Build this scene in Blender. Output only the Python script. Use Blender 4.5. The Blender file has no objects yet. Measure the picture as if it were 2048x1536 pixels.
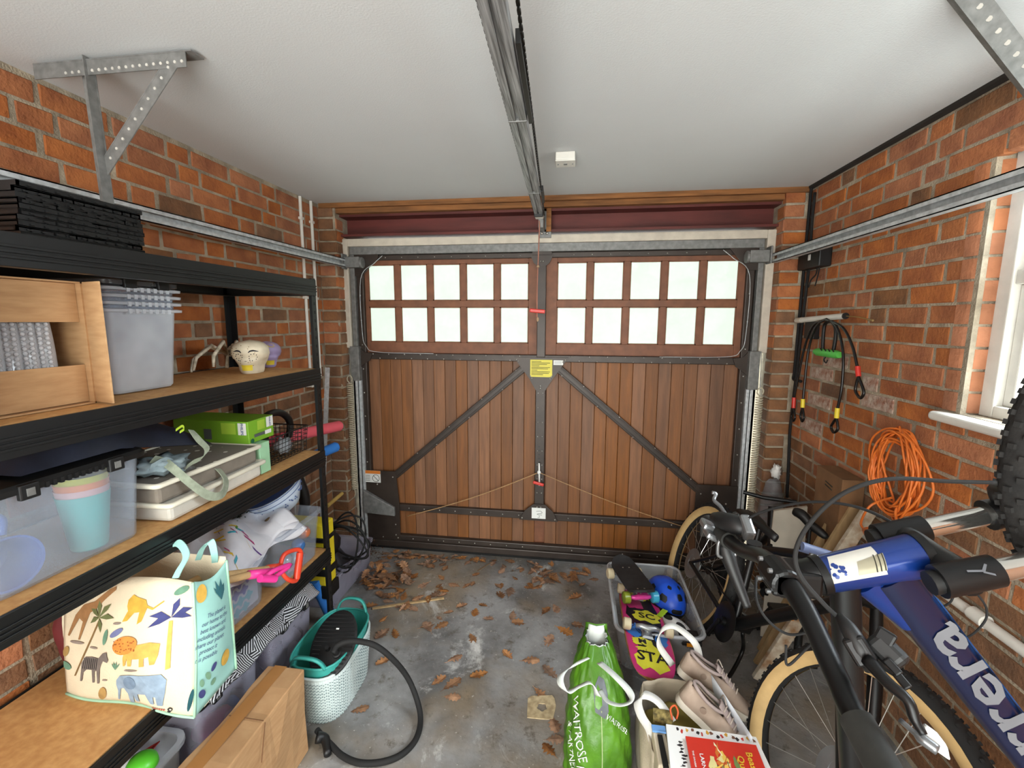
import bpy, bmesh, math, random
from mathutils import Vector, Matrix, Quaternion
R = random.Random(7)
scene = bpy.context.scene
# ------------------------------------------------------------------ camera
ZC = 1.68
CAM = Vector((0, 0, ZC))
FPX = 897.27                      # focal length in pixels of the 2048 x 1536 frame
PITCH, YAW, ROLL = math.radians(-8.016), math.radians(-7.959), math.radians(0.217)
_f = Vector((math.sin(YAW)*math.cos(PITCH), math.cos(YAW)*math.cos(PITCH), math.sin(PITCH)))
_r = Vector((math.cos(YAW), -math.sin(YAW), 0)); _u = _r.cross(_f)
RT = math.cos(ROLL)*_r + math.sin(ROLL)*_u
UP = -math.sin(ROLL)*_r + math.cos(ROLL)*_u
FW = _f
cam_data = bpy.data.cameras.new('camera'); cam = bpy.data.objects.new('camera', cam_data)
scene.collection.objects.link(cam); scene.camera = cam
cam_data.sensor_width = 36; cam_data.lens = FPX/2048*36; cam_data.clip_start = 0.02
cam.matrix_world = Matrix(((RT.x, UP.x, -FW.x, 0), (RT.y, UP.y, -FW.y, 0), (RT.z, UP.z, -FW.z, ZC), (0, 0, 0, 1)))
def U(px, py, x=None, y=None, z=None):
    """world point where the sight line of a picture point meets the plane x=, y= or z="""
    d = FW + RT*((px-1024)/FPX) - UP*((py-768)/FPX)
    if x is not None: t = x/d.x
    elif y is not None: t = y/d.y
    else: t = (z-ZC)/d.z
    return CAM + d*t
def in_frame(p, m=40):
    v = Vector(p)-CAM; c = v.dot(FW)
    if c < .05: return False
    X = 1024+FPX*v.dot(RT)/c; Y = 768-FPX*v.dot(UP)/c
    return -m < X < 2048+m and -m < Y < 1536+m
# ------------------------------------------------------------------ light
world = bpy.data.worlds.new('world'); scene.world = world; world.use_nodes = True
wn = world.node_tree.nodes; wl = world.node_tree.links
wbg = wn['Background']; wbg.inputs[1].default_value = 5.0
wbg.inputs[0].default_value = (0.93, 1.0, 0.95, 1)
def area(name, loc, target, sx, sy, power, col):
    l = bpy.data.lights.new(name, 'AREA'); l.shape = 'RECTANGLE'; l.size = sx; l.size_y = sy; l.energy = power; l.color = col
    o = bpy.data.objects.new(name, l); scene.collection.objects.link(o); o.location = loc
    o.rotation_euler = (Vector(target)-Vector(loc)).to_track_quat('-Z', 'Y').to_euler(); return o
area('rear_doorway_daylight', (-0.62, -1.35, 1.35), (0.1, 2, 1.2), 1.35, 2.0, 42, (1.0, 0.985, 0.965))  # added fill light behind the camera, no known source
area('window_daylight', (1.95, 1.08, 2.35), (-0.6, 1.35, 0.6), 1.2, 1.0, 150, (0.88, 0.95, 1.0))
scene.view_settings.view_transform = 'Standard'; scene.view_settings.look = 'None'
scene.view_settings.gamma = 1; scene.view_settings.use_curve_mapping = False
scene.view_settings.exposure = 0.52
try: scene.cycles.transparent_max_bounces = 40
except Exception: pass
# ------------------------------------------------------------------ materials
def S(r, g, b):                   # sRGB 0-255 to linear
    f = lambda c: ((c/255)/12.92 if c/255 <= .04045 else (((c/255)+.055)/1.055)**2.4)
    return (f(r), f(g), f(b), 1)
MATS = {}
def mat(name, col, rough=.6, metal=0, var=.12, scale=9, bump=0, bscale=60, col2=None, objvar=0, stretch=None, coat=0, sheen=0, island=False):
    if name in MATS: return MATS[name]
    m = bpy.data.materials.new(name); m.use_nodes = True; MATS[name] = m
    n, l = m.node_tree.nodes, m.node_tree.links; b = n['Principled BSDF']
    c = col if len(col) == 4 else S(*col)
    b.inputs['Roughness'].default_value = rough; b.inputs['Metallic'].default_value = metal
    if coat: b.inputs['Coat Weight'].default_value = coat
    if sheen: b.inputs['Sheen Weight'].default_value = sheen
    tc = n.new('ShaderNodeTexCoord'); mp = n.new('ShaderNodeMapping'); l.new(tc.outputs['Object'], mp.inputs[0])
    if stretch: mp.inputs['Scale'].default_value = stretch
    nz = n.new('ShaderNodeTexNoise'); nz.inputs['Scale'].default_value = scale; nz.inputs['Detail'].default_value = 5
    l.new(mp.outputs[0], nz.inputs['Vector'])
    if objvar:
        oi = n.new('ShaderNodeObjectInfo'); ad = n.new('ShaderNodeVectorMath'); ad.operation = 'ADD'
        sc = n.new('ShaderNodeVectorMath'); sc.operation = 'SCALE'; sc.inputs['Scale'].default_value = 37
        cb = n.new('ShaderNodeCombineXYZ')
        src = oi.outputs['Random']
        if island:
            gm = n.new('ShaderNodeNewGeometry'); am = n.new('ShaderNodeMath'); am.operation = 'ADD'
            fr = n.new('ShaderNodeMath'); fr.operation = 'FRACT'
            l.new(src, am.inputs[0]); l.new(gm.outputs['Random Per Island'], am.inputs[1]); l.new(am.outputs[0], fr.inputs[0]); src = fr.outputs[0]
        for k in range(3): l.new(src, cb.inputs[k])
        l.new(cb.outputs[0], sc.inputs[0]); l.new(mp.outputs[0], ad.inputs[0]); l.new(sc.outputs[0], ad.inputs[1]); l.new(ad.outputs[0], nz.inputs['Vector'])
    mx = n.new('ShaderNodeMix'); mx.data_type = 'RGBA'
    d = col2 if col2 else tuple(max(0, x*(1-2.2*var)) for x in c[:3])+(1,)
    if len(d) == 3: d = S(*d)
    rp = n.new('ShaderNodeMapRange'); rp.inputs['From Min'].default_value = .32; rp.inputs['From Max'].default_value = .68
    l.new(nz.outputs['Fac'], rp.inputs['Value'])
    l.new(rp.outputs[0], mx.inputs['Factor']); mx.inputs['A'].default_value = c; mx.inputs['B'].default_value = d
    out = mx.outputs['Result']
    if objvar:
        hs = n.new('ShaderNodeHueSaturation'); l.new(out, hs.inputs['Color'])
        mr = n.new('ShaderNodeMapRange'); mr.inputs['To Min'].default_value = 1-objvar; mr.inputs['To Max'].default_value = 1+objvar*.7
        l.new(src, mr.inputs['Value']); l.new(mr.outputs[0], hs.inputs['Value'])
        m2 = n.new('ShaderNodeMath'); m2.operation = 'MULTIPLY'; m2.inputs[1].default_value = 7.31; m3 = n.new('ShaderNodeMath'); m3.operation = 'FRACT'
        l.new(src, m2.inputs[0]); l.new(m2.outputs[0], m3.inputs[0])
        ms = n.new('ShaderNodeMapRange'); ms.inputs['To Min'].default_value = 1-objvar*.6; ms.inputs['To Max'].default_value = 1+objvar*.3
        l.new(m3.outputs[0], ms.inputs['Value']); l.new(ms.outputs[0], hs.inputs['Saturation'])
        out = hs.outputs['Color']
    l.new(out, b.inputs['Base Color'])
    if bump:
        n2 = n.new('ShaderNodeTexNoise'); n2.inputs['Scale'].default_value = bscale; n2.inputs['Detail'].default_value = 4; l.new(mp.outputs[0], n2.inputs['Vector'])
        bp = n.new('ShaderNodeBump'); bp.inputs['Strength'].default_value = bump; bp.inputs['Distance'].default_value = .01
        l.new(n2.outputs['Fac'], bp.inputs['Height']); l.new(bp.outputs[0], b.inputs['Normal'])
    return m
def clear(name, col, fac=.3, rough=.25):
    """milky see-through plastic: part of the light passes straight, the rest meets the surface"""
    if name in MATS: return MATS[name]
    m = bpy.data.materials.new(name); m.use_nodes = True; MATS[name] = m
    n, l = m.node_tree.nodes, m.node_tree.links; b = n['Principled BSDF']; o = n['Material Output']
    c = S(*col); b.inputs['Base Color'].default_value = c; b.inputs['Roughness'].default_value = rough
    t = n.new('ShaderNodeBsdfTransparent'); t.inputs[0].default_value = tuple(min(1, x*.3+.7) for x in c[:3])+(1,)
    tc = n.new('ShaderNodeTexCoord'); nz = n.new('ShaderNodeTexNoise'); nz.inputs['Scale'].default_value = 7; l.new(tc.outputs['Object'], nz.inputs['Vector'])
    mr = n.new('ShaderNodeMapRange'); mr.inputs['From Min'].default_value = .3; mr.inputs['From Max'].default_value = .7
    mr.inputs['To Min'].default_value = fac*.8; mr.inputs['To Max'].default_value = min(1, fac*1.2); l.new(nz.outputs['Fac'], mr.inputs['Value'])
    mx = n.new('ShaderNodeMixShader'); l.new(mr.outputs[0], mx.inputs[0]); l.new(t.outputs[0], mx.inputs[1]); l.new(b.outputs[0], mx.inputs[2]); l.new(mx.outputs[0], o.inputs[0])
    return m
# ------------------------------------------------------------------ mesh builder
COL = scene.collection
def wloc(o):
    v = Vector((0, 0, 0))
    while o is not None: v = v+o.location; o = o.parent
    return v
def tag(o, label=None, cat=None, group=None, kind=None):
    if label: o['label'] = label
    if cat: o['category'] = cat
    if group: o['group'] = group
    if kind: o['kind'] = kind
    return o
def empty(name, loc, label=None, cat=None, group=None, kind=None):
    o = bpy.data.objects.new(name, None); COL.objects.link(o); o.location = loc; o.empty_display_size = .05
    return tag(o, label, cat, group, kind)
def V(*a): return Vector(a[0] if len(a) == 1 else a)
class MB:
    def __init__(s): s.v = []; s.f = []
    def add(s, vs, fs, M=None):
        o = len(s.v)
        for p in vs: s.v.append(M @ V(p) if M else V(p))
        for f in fs: s.f.append([i+o for i in f])
        return s
    def box(s, c, d, rot=None):
        x, y, z = d[0]/2, d[1]/2, d[2]/2
        vs = [(-x,-y,-z),(x,-y,-z),(x,y,-z),(-x,y,-z),(-x,-y,z),(x,-y,z),(x,y,z),(-x,y,z)]
        M = Matrix.Translation(V(c))
        if rot is not None: M = M @ (rot.to_4x4() if isinstance(rot, (Matrix, Quaternion)) is False and hasattr(rot, 'to_4x4') else (rot.to_matrix().to_4x4() if isinstance(rot, Quaternion) else rot.to_4x4()))
        return s.add(vs, [(0,3,2,1),(4,5,6,7),(0,1,5,4),(1,2,6,5),(2,3,7,6),(3,0,4,7)], M)
    def bb(s, a, b):
        a, b = V(a), V(b); return s.box((a+b)/2, [abs(b[i]-a[i]) for i in range(3)])
    def bar(s, a, b, w, h, up=(0,0,1)):
        a, b = V(a), V(b); d = (b-a); L = d.length; d.normalize(); up = V(up)
        x = up.cross(d)
        if x.length < 1e-4: x = V(1,0,0).cross(d)
        if x.length < 1e-4: x = V(0,1,0)
        x.normalize(); z = d.cross(x)
        return s.box((a+b)/2, (w, L, h), Matrix((x, d, z)).transposed())
    def hexa(s, p):               # 8 corners: bottom 4 ccw, top 4 ccw
        return s.add(p, [(0,3,2,1),(4,5,6,7),(0,1,5,4),(1,2,6,5),(2,3,7,6),(3,0,4,7)])
    def tube(s, pts, r, n=8, closed=False, cap=True):
        pts = [V(p) for p in pts]; N = len(pts); rr = r if isinstance(r, (list, tuple)) else [r]*N
        T = []
        for i in range(N):
            a = pts[(i-1) % N] if (closed or i) else pts[i]; b = pts[(i+1) % N] if (closed or i < N-1) else pts[i]
            t = (b-a); T.append(t.normalized() if t.length > 1e-9 else V(0,0,1))
        ref = V(0,0,1) if abs(T[0].z) < .9 else V(1,0,0)
        u = (ref - T[0]*ref.dot(T[0])).normalized(); o = len(s.v)
        for i in range(N):
            u = (u - T[i]*u.dot(T[i]))
            u = u.normalized() if u.length > 1e-6 else T[i].orthogonal().normalized()
            w = T[i].cross(u)
            for k in range(n):
                a = 2*math.pi*k/n; s.v.append(pts[i]+(u*math.cos(a)+w*math.sin(a))*rr[i])
        for i in range(N if closed else N-1):
            j = (i+1) % N
            for k in range(n): s.f.append([o+i*n+k, o+i*n+(k+1) % n, o+j*n+(k+1) % n, o+j*n+k])
        if cap and not closed:
            s.f.append([o+k for k in range(n)][::-1]); s.f.append([o+(N-1)*n+k for k in range(n)])
        return s
    def cyl(s, a, b, r0, r1=None, n=16, cap=True): return s.tube([a, b], [r0, r0 if r1 is None else r1], n, False, cap)
    def lathe(s, prof, o=(0,0,0), axis=(0,0,1), n=24, closed=False):
        q = V(0,0,1).rotation_difference(V(axis).normalized()); b = len(s.v); o = V(o)
        for (r, z) in prof:
            for k in range(n):
                a = 2*math.pi*k/n; s.v.append(o+q @ V(r*math.cos(a), r*math.sin(a), z))
        P = len(prof)
        for i in range(P if closed else P-1):
            j = (i+1) % P
            for k in range(n): s.f.append([b+i*n+k, b+i*n+(k+1) % n, b+j*n+(k+1) % n, b+j*n+k])
        if not closed:
            if prof[0][0] > 1e-5: s.f.append([b+k for k in range(n)][::-1])
            if prof[-1][0] > 1e-5: s.f.append([b+(P-1)*n+k for k in range(n)])
        return s
    def prism(s, poly, t, M):     # 2-D outline pushed out by t along local z
        n = len(poly); vs = [(x, y, 0) for x, y in poly]+[(x, y, t) for x, y in poly]
        fs = [list(range(n))[::-1], list(range(n, 2*n))]+[[i, (i+1) % n, n+(i+1) % n, n+i] for i in range(n)]
        return s.add(vs, fs, M)
    def grid(s, fn, nu, nv, wrapu=False, wrapv=False):
        o = len(s.v); a = nu if wrapu else nu+1; b = nv if wrapv else nv+1
        for i in range(a):
            for j in range(b): s.v.append(V(fn(i/nu, j/nv)))
        for i in range(nu):
            for j in range(nv): s.f.append([o+i*b+j, o+((i+1) % a)*b+j, o+((i+1) % a)*b+(j+1) % b, o+i*b+(j+1) % b])
        return s
    def ball(s, c, r, n=12, m=8, sc=(1,1,1)):
        c = V(c); prof = [(math.sin(math.pi*i/m), -math.cos(math.pi*i/m)) for i in range(m+1)]
        o = len(s.v); s.lathe([(max(a, 0), z) for a, z in prof], (0,0,0), (0,0,1), n)
        for i in range(o, len(s.v)): s.v[i] = c+V(s.v[i].x*r*sc[0], s.v[i].y*r*sc[1], s.v[i].z*r*sc[2])
        return s
    def mesh(s, name, off=V(0,0,0)):
        me = bpy.data.meshes.new(name); me.from_pydata([tuple(p-off) for p in s.v], [], s.f); me.update(); return me
    def build(s, name, m, parent=None, label=None, cat=None, group=None, kind=None, smooth=False, bevel=0, solid=0, sub=0, weld=True, seg=2):
        if parent is not None: off = wloc(parent)
        else:
            lo = [min(p[i] for p in s.v) for i in range(3)]; hi = [max(p[i] for p in s.v) for i in range(3)]
            off = V((lo[0]+hi[0])/2, (lo[1]+hi[1])/2, lo[2])
        me = s.mesh(name, off); me.materials.append(m)
        bm = bmesh.new(); bm.from_mesh(me)
        if weld: bmesh.ops.remove_doubles(bm, verts=bm.verts, dist=1e-5)
        if not solid: bmesh.ops.recalc_face_normals(bm, faces=bm.faces)
        bm.to_mesh(me); bm.free()
        o = bpy.data.objects.new(name, me); COL.objects.link(o)
        if parent is not None: o.parent = parent
        else: o.location = off
        if smooth:
            for p in me.polygons: p.use_smooth = True
            if smooth == 'auto': me.set_sharp_from_angle(angle=math.radians(38))
        if solid: k = o.modifiers.new('thick', 'SOLIDIFY'); k.thickness = solid; k.offset = 0
        if bevel: k = o.modifiers.new('bevel', 'BEVEL'); k.width = bevel; k.segments = seg; k.limit_method = 'ANGLE'; k.angle_limit = math.radians(35)
        if sub: k = o.modifiers.new('sub', 'SUBSURF'); k.levels = sub; k.render_levels = sub
        return tag(o, label, cat, group, kind)
def copy_tree(o, parent=None, loc=None):
    c = o.copy(); COL.objects.link(c)
    if parent is not None: c.parent = parent
    if loc is not None: c.location = loc
    for ch in list(o.children): copy_tree(ch, c)
    return c
def spline(pts, n=8, closed=False):
    pts = [V(p) for p in pts]; N = len(pts); out = []
    for i in range(N if closed else N-1):
        p1, p2 = pts[i], pts[(i+1) % N]
        p0 = pts[(i-1) % N] if (closed or i) else p1*2-p2
        p3 = pts[(i+2) % N] if (closed or i < N-2) else p2*2-p1
        for k in range(n):
            t = k/n
            out.append(.5*((2*p1)+(p2-p0)*t+(2*p0-5*p1+4*p2-p3)*t*t+(3*p1-p0-3*p2+p3)*t*t*t))
    if not closed: out.append(pts[-1])
    return out
def ribbon(pts, w, wd, n=6):      # flat strap along a path, width direction(s) wd
    sp = spline(pts, n); wds = [V(w_) for w_ in (wd if isinstance(wd[0], (list, tuple, Vector)) else [wd]*len(pts))]; ws = spline(wds, n)
    b = MB(); b.grid(lambda a, c: sp[round(a*(len(sp)-1))]+ws[round(a*(len(ws)-1))].normalized()*(c-.5)*w, len(sp)-1, 1); return b
def text_geo(s, size=1.0, bold=False):
    cu = bpy.data.curves.new('lettering', 'FONT'); cu.body = s; cu.size = size; cu.resolution_u = 2; cu.align_x = 'CENTER'; cu.align_y = 'CENTER'
    if bold: cu.offset = size*.02
    o = bpy.data.objects.new('lettering', cu); COL.objects.link(o)
    dg = bpy.context.evaluated_depsgraph_get(); me = bpy.data.meshes.new_from_object(o.evaluated_get(dg))
    vs = [tuple(v.co) for v in me.vertices]; fs = [list(p.vertices) for p in me.polygons]
    bpy.data.objects.remove(o); bpy.data.curves.remove(cu); bpy.data.meshes.remove(me); return vs, fs
def lettering(fn, s, cx, cy, size, rot=0, bold=False, sx=1, mb=None):
    """flat lettering laid on a surface: fn maps 2-D surface coordinates to the world"""
    vs, fs = text_geo(s, size, bold); b = mb or MB(); c, q = math.cos(rot), math.sin(rot)
    b.add([fn(cx+(x*sx*c-y*q), cy+(x*sx*q+y*c)) for x, y, _ in vs], fs); return b
def patch(o, ux, uy, lift=.0012):
    o, ux, uy = V(o), V(ux), V(uy); n = ux.cross(uy).normalized()*lift
    return lambda a, b: o+ux*a+uy*b+n
def shape(fn, poly, mb=None):     # flat printed shape
    b = mb or MB(); b.add([fn(x, y) for x, y in poly], [list(range(len(poly)))]); return b
def oval(cx, cy, rx, ry, rot=0, n=14):
    return [(cx+rx*math.cos(t)*math.cos(rot)-ry*math.sin(t)*math.sin(rot), cy+rx*math.cos(t)*math.sin(rot)+ry*math.sin(t)*math.cos(rot)) for t in [2*math.pi*k/n for k in range(n)]]
# ================================================================== SHELL
XL, XR, H, YP, YD, YB = -1.70, 1.31, 2.435, 2.87, 3.0, -1.45
m_mortar = mat('mortar', (180, 166, 144), .95, var=.22, scale=14, bump=.6, bscale=120)
m_brick = mat('brick', (180, 110, 62), .9, var=.2, scale=11, bump=.55, bscale=70, objvar=.17, island=True, col2=(146, 84, 48))
m_brick_dull = mat('brick_sooty', (142, 98, 64), .95, var=.2, scale=11, bump=.55, bscale=70, objvar=.17, island=True, col2=(108, 76, 52))  # duller, browner brick, mostly for the lower courses
m_lime = mat('lime_wash', (196, 180, 166), .95, var=.2, scale=30, bump=.6, bscale=90, col2=(150, 105, 85))
m_plaster = mat('white_plaster', (210, 212, 213), .95, var=.03, scale=1.2, bump=.12, bscale=180)
m_white = mat('white_gloss_paint', (225, 222, 214), .45, var=.05, scale=20)
m_cream = mat('cream_paint', (204, 194, 178), .6, var=.09, scale=16, bump=.15, bscale=40)
m_galv = mat('galvanised_steel', (206, 210, 212), .45, .25, var=.16, scale=45, stretch=(1, 1, 1))
m_galv_dull = mat('dull_zinc', (134, 134, 132), .55, .35, var=.16, scale=40)
m_brown = mat('brown_steel', (62, 52, 46), .45, .25, var=.14, scale=12)
m_black = mat('black_paint', (17, 17, 18), .45, var=.15, scale=20)
m_blackp = mat('black_plastic', (15, 15, 16), .5, var=.15, scale=20)
m_rubber = mat('black_rubber', (18, 17, 17), .8, var=.2, scale=30)

# concrete floor: dusty pale patches, brown damp stain, fine grit
def floor_material():
    m = bpy.data.materials.new('stained_concrete'); m.use_nodes = True; n, l = m.node_tree.nodes, m.node_tree.links; b = n['Principled BSDF']
    tc = n.new('ShaderNodeTexCoord')
    def noise(scale, det=6, rough=.55, dist=0):
        z = n.new('ShaderNodeTexNoise'); z.inputs['Scale'].default_value = scale; z.inputs['Detail'].default_value = det; z.inputs['Roughness'].default_value = rough; z.inputs['Distortion'].default_value = dist
        l.new(tc.outputs['Object'], z.inputs['Vector']); return z.outputs['Fac']
    def rng(v, a, c):
        r = n.new('ShaderNodeMapRange'); r.inputs['From Min'].default_value = a; r.inputs['From Max'].default_value = c; l.new(v, r.inputs['Value']); return r.outputs[0]
    def mix(f, a, c):
        x = n.new('ShaderNodeMix'); x.data_type = 'RGBA'; l.new(f, x.inputs['Factor'])
        for k, s_ in (('A', a), ('B', c)):
            if isinstance(s_, tuple): x.inputs[k].default_value = s_
            else: l.new(s_, x.inputs[k])
        return x.outputs['Result']
    c = mix(rng(noise(3.2), .38, .62), S(150, 150, 150), S(98, 97, 96))
    c = mix(rng(noise(1.7, 4), .48, .72), c, S(142, 124, 98))
    c = mix(rng(noise(2.6, 8, .75, .6), .56, .70), c, S(204, 203, 200))
    c = mix(rng(noise(14, 8, .75), .56, .70), c, S(84, 76, 66))
    c = mix(rng(noise(60, 3, .7), .66, .72), c, S(190, 186, 178))
    l.new(c, b.inputs['Base Color']); b.inputs['Roughness'].default_value = .62
    bp = n.new('ShaderNodeBump'); bp.inputs['Strength'].default_value = .25; bp.inputs['Distance'].default_value = .01; l.new(noise(40, 6), bp.inputs['Height']); l.new(bp.outputs[0], b.inputs['Normal'])
    return m
MB().bb((XL-.25, YB-.2, -.12), (XR+.25, 3.6, 0)).build('floor', floor_material(), kind='structure')
MB().bb((XL-.25, YB-.2, H), (XR+.25, 3.3, H+.1)).build('ceiling', m_plaster, kind='structure')
# brick walls: a mortar slab set back, each brick a piece of its own
_bm = {}
def brick_mesh(L, D, key, m, hgt=.0625):
    k = (round(L, 3), round(D, 3), key, m.name, round(hgt, 3))
    if k in _bm: return _bm[k]
    rr = random.Random(hash(str(k)) & 0xffff if False else sum(ord(c) for c in str(k)))
    bm = bmesh.new(); bmesh.ops.create_cube(bm, size=1); bmesh.ops.scale(bm, vec=(L, D, hgt), verts=bm.verts)
    for v in bm.verts:
        v.co.x += rr.uniform(-.0025, .0025); v.co.z += rr.uniform(-.0022, .0022); v.co.y += rr.uniform(-.002, .002)
    es = [e for e in bm.edges if sum(v.co.y for v in e.verts) < 0 or True]
    bmesh.ops.bevel(bm, geom=es, offset=.003, segments=1, affect='EDGES')
    me = bpy.data.meshes.new('brick'); bm.to_mesh(me); bm.free(); me.materials.append(m); _bm[k] = me; return me
def brick_face(parent, o, ud, ulen, z0, z1, holes=(), dull=None, seed=1, limes=(), proud=.007, jitter=1, hide=None):
    """courses of stretchers and headers over the strip starting at o, running along ud; bricks face 90 degrees right of ud"""
    rr = random.Random(seed); ud = V(ud).normalized(); o = V(o); D = .04; rest = []
    rz = math.atan2(ud.y, ud.x); nrm = V(ud.y, -ud.x, 0); pl = wloc(parent)
    rows = int((z1-z0)/.075+.5); cnt = 0
    for r in range(rows):
        z = z0+.075*(r+.5); u = -rr.choice([.0, .06, .11, .17]) if ulen > .3 else 0; u += -.1125 if r % 2 else 0; k = r*2 % 5
        while u < ulen-.01:
            L = .1025 if (k % (3 if ulen > .3 else 2)) == (2 if ulen > .3 else r % 2) else .215; k += 1
            a, c = max(u, 0), min(u+L, ulen); u += L+.0135
            if c-a < .02: continue
            segs = [(a, c)]
            for (h0, h1, g0, g1) in holes:
                if g0 < z < g1:
                    ns = []
                    for (p, q) in segs:
                        if q <= h0 or p >= h1: ns.append((p, q))
                        else:
                            if p < h0: ns.append((p, h0))
                            if q > h1: ns.append((h1, q))
                    segs = ns
            for (p, q) in segs:
                if q-p < .02: continue
                m = m_lime if any(abs(z-lz) < .036 and p < lu < q for lu, lz in limes) else (m_brick_dull if dull and dull(p, z, rr) else m_brick)
                LL = q-p; me = brick_mesh(round(LL, 2) if LL not in (.215, .1025) else LL, D, rr.randrange(4), m)
                c3 = o+ud*((p+q)/2)+nrm*(.0032+rr.uniform(-.0013, .0013)*jitter-D/2)+V(0, 0, z+rr.uniform(-.0015, .0015))
                if cnt < 298 and in_frame(c3) and not (hide and hide(c3)):
                    b = bpy.data.objects.new('brick', me); COL.objects.link(b); b.parent = parent; b.location = c3-pl
                    b.rotation_euler = (rr.uniform(-.012, .012), rr.uniform(-.006, .006), rz+rr.uniform(-.01, .01)); cnt += 1
                else: rest.append((c3, me, rz))
    if rest:
        b = MB(); ms = {}
        for c3, me, a in rest:
            M = Matrix.Translation(c3) @ Matrix.Rotation(a, 4, 'Z'); b.add([v.co for v in me.vertices], [list(p.vertices) for p in me.polygons], M)
        b.build('brickwork', m_brick, parent, kind='stuff', weld=False)
    return cnt
# left wall
wall_left = MB().bb((XL-.2, YB, 0), (XL, 3.3, H)).build('wall_left', m_mortar, kind='structure')
brick_face(wall_left, (XL, YB, 0), (0, 1, 0), YP-YB, .02, H, seed=3, dull=lambda u, z, r: z < 1.45-r.random()*.5 or r.random() < .07, hide=lambda c: c.y < 1.0)
# right wall with window opening
WY0, WY1, WZ0, WZ1 = .45, 1.705, 1.37, 2.215
wr = MB()
wr.bb((XR, YB, 0), (XR+.24, 3.3, WZ0)); wr.bb((XR, YB, WZ1), (XR+.24, 3.3, H)); wr.bb((XR, YB, WZ0), (XR+.24, WY0, WZ1)); wr.bb((XR, WY1, WZ0), (XR+.24, 3.3, WZ1))
wall_right = wr.build('wall_right', m_mortar, kind='structure', weld=False)
LM = [U(a, b, x=XR) for a, b in [(1653, 748), (1648, 795), (1743, 815), (1643, 850), (1740, 760), (1660, 722)]]
brick_face(wall_right, (XR, YP, 0), (0, -1, 0), YP-YB, .02, H, holes=[(YP-WY1-.055, YP-WY0+.055, WZ0-.02, WZ1)], seed=8, limes=[(YP-p.y, p.z) for p in LM],
           dull=lambda u, z, r: z < 1.25-r.random()*.5 or r.random() < .1, hide=lambda c: c.y < 1.2)
# rounded jamb bricks of the window
def bullnose(me_name='brick'):
    b = MB(); pr = [(0, 0), (.10, 0), (.10, .055)]; n = 6
    pr += [(.05-.05*math.sin(math.pi/2*k/n)+.0, .055+0) if False else (.05-.05*math.sin(math.pi/2*k/n), .005+.05*math.cos(math.pi/2*k/n)) for k in range(n+1)]
    return pr
for i in range(int((WZ1-WZ0)/.075)):
    z = WZ0+.075*i+.005
    # outline in (x into wall, y towards camera side) with a quarter-round arris
    out = [(.11, .078), (.11, 0)]+[(.05-.05*math.sin(math.pi/2*k/6)-.006, .05-.05*math.cos(math.pi/2*k/6)) for k in range(7)]+[(-.006, .078)]
    b = MB(); b.prism([(XR+x, WY1+y-.008) for x, y in out], .066, Matrix.Translation((0, 0, z)))
    b.build('brick', mat('bullnose_brick', (184, 116, 76), .9, var=.15, scale=12, bump=.4, objvar=.15), wall_right, smooth=False)  # lighter than the wall bricks; window light put into the colour
# rear of the garage: brick returns, opening added behind the camera for light
wall_back = MB().bb((XL, YB-.2, 0), (-1.3, YB, H)).bb((1.1, YB-.2, 0), (XR, YB, H)).bb((-1.3, YB-.2, 2.15), (1.1, YB, H)).build('wall_back', m_brick, kind='structure', weld=False)
# front wall: piers either side of the garage door, steel lintel and timber plate above
PLI, PRI = -1.575, 1.172
wf = MB(); wf.bb((XL, YP+.004, 0), (PLI-.004, 3.3, H)); wf.bb((PRI+.004, YP+.004, 0), (XR, 3.3, H)); wf.bb((PLI, 3.06, 2.235), (PRI, 3.3, H))
wall_front = wf.build('wall_front', m_mortar, kind='structure', weld=False)
darker = lambda u, z, r: z < 1.5 or r.random() < .35  # darker bricks low down, some at random above
brick_face(wall_front, (XL+.004, YP, 0), (1, 0, 0), PLI-XL-.004, .02, 2.42, seed=21, dull=darker)
brick_face(wall_front, (PRI, YP, 0), (1, 0, 0), XR-PRI-.004, .02, 2.42, seed=23, dull=darker)
brick_face(wall_front, (PLI, YP+.004, 0), (0, 1, 0), .09, .02, 2.37, seed=25, dull=darker)
brick_face(wall_front, (PRI, YP+.094, 0), (0, -1, 0), .09, .02, 2.37, seed=27, dull=darker)
m_lintel = mat('oxide_red_steel', (104, 44, 38), .6, .1, var=.2, scale=6, stretch=(.5, 1, 3))
b = MB(); b.bb((PLI-.05, 2.93, 2.235), (PRI+.05, 3.05, 2.25)); b.bb((PLI-.05, 3.035, 2.235), (PRI+.05, 3.055, 2.375)); b.bb((PLI-.05, 2.93, 2.36), (PRI+.05, 3.05, 2.375))
b.build('trim_1', m_lintel, kind='structure', label='dark red steel lintel beam above the garage door', weld=False)
m_batten = mat('aged_pine', (150, 98, 52), .8, var=.25, scale=7, stretch=(.6, 5, 5), bump=.2)
b = MB(); b.bb((XL+.02, 2.885, 2.375), (XR-.01, 2.99, 2.405)); b.bb((XL+.02, 2.855, 2.405), (XR-.01, 2.99, 2.434))
b.build('trim_2', m_batten, kind='structure', label='rough brown timber plate under the ceiling edge', weld=False)
# dirty gap where ceiling boards stop short of the right wall
MB().bb((XR-.03, .2, H-.012), (XR+.0, YP, H+.001)).build('trim_3', mat('soot', (42, 36, 32), .95), kind='structure', label='sooty gap along the ceiling edge above the right wall')
# white timber frame of the garage door
b = MB(); b.bb((-1.588, 2.945, 1.49), (-1.54, 3.05, 2.222)); b.bb((1.12, 2.945, 1.49), (1.168, 3.05, 2.222)); b.bb((-1.54, 2.945, 2.172), (1.12, 3.05, 2.222))
b.build('trim_4', m_cream, kind='structure', label='cream painted timber frame around the garage door', bevel=.004, weld=False)
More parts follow.
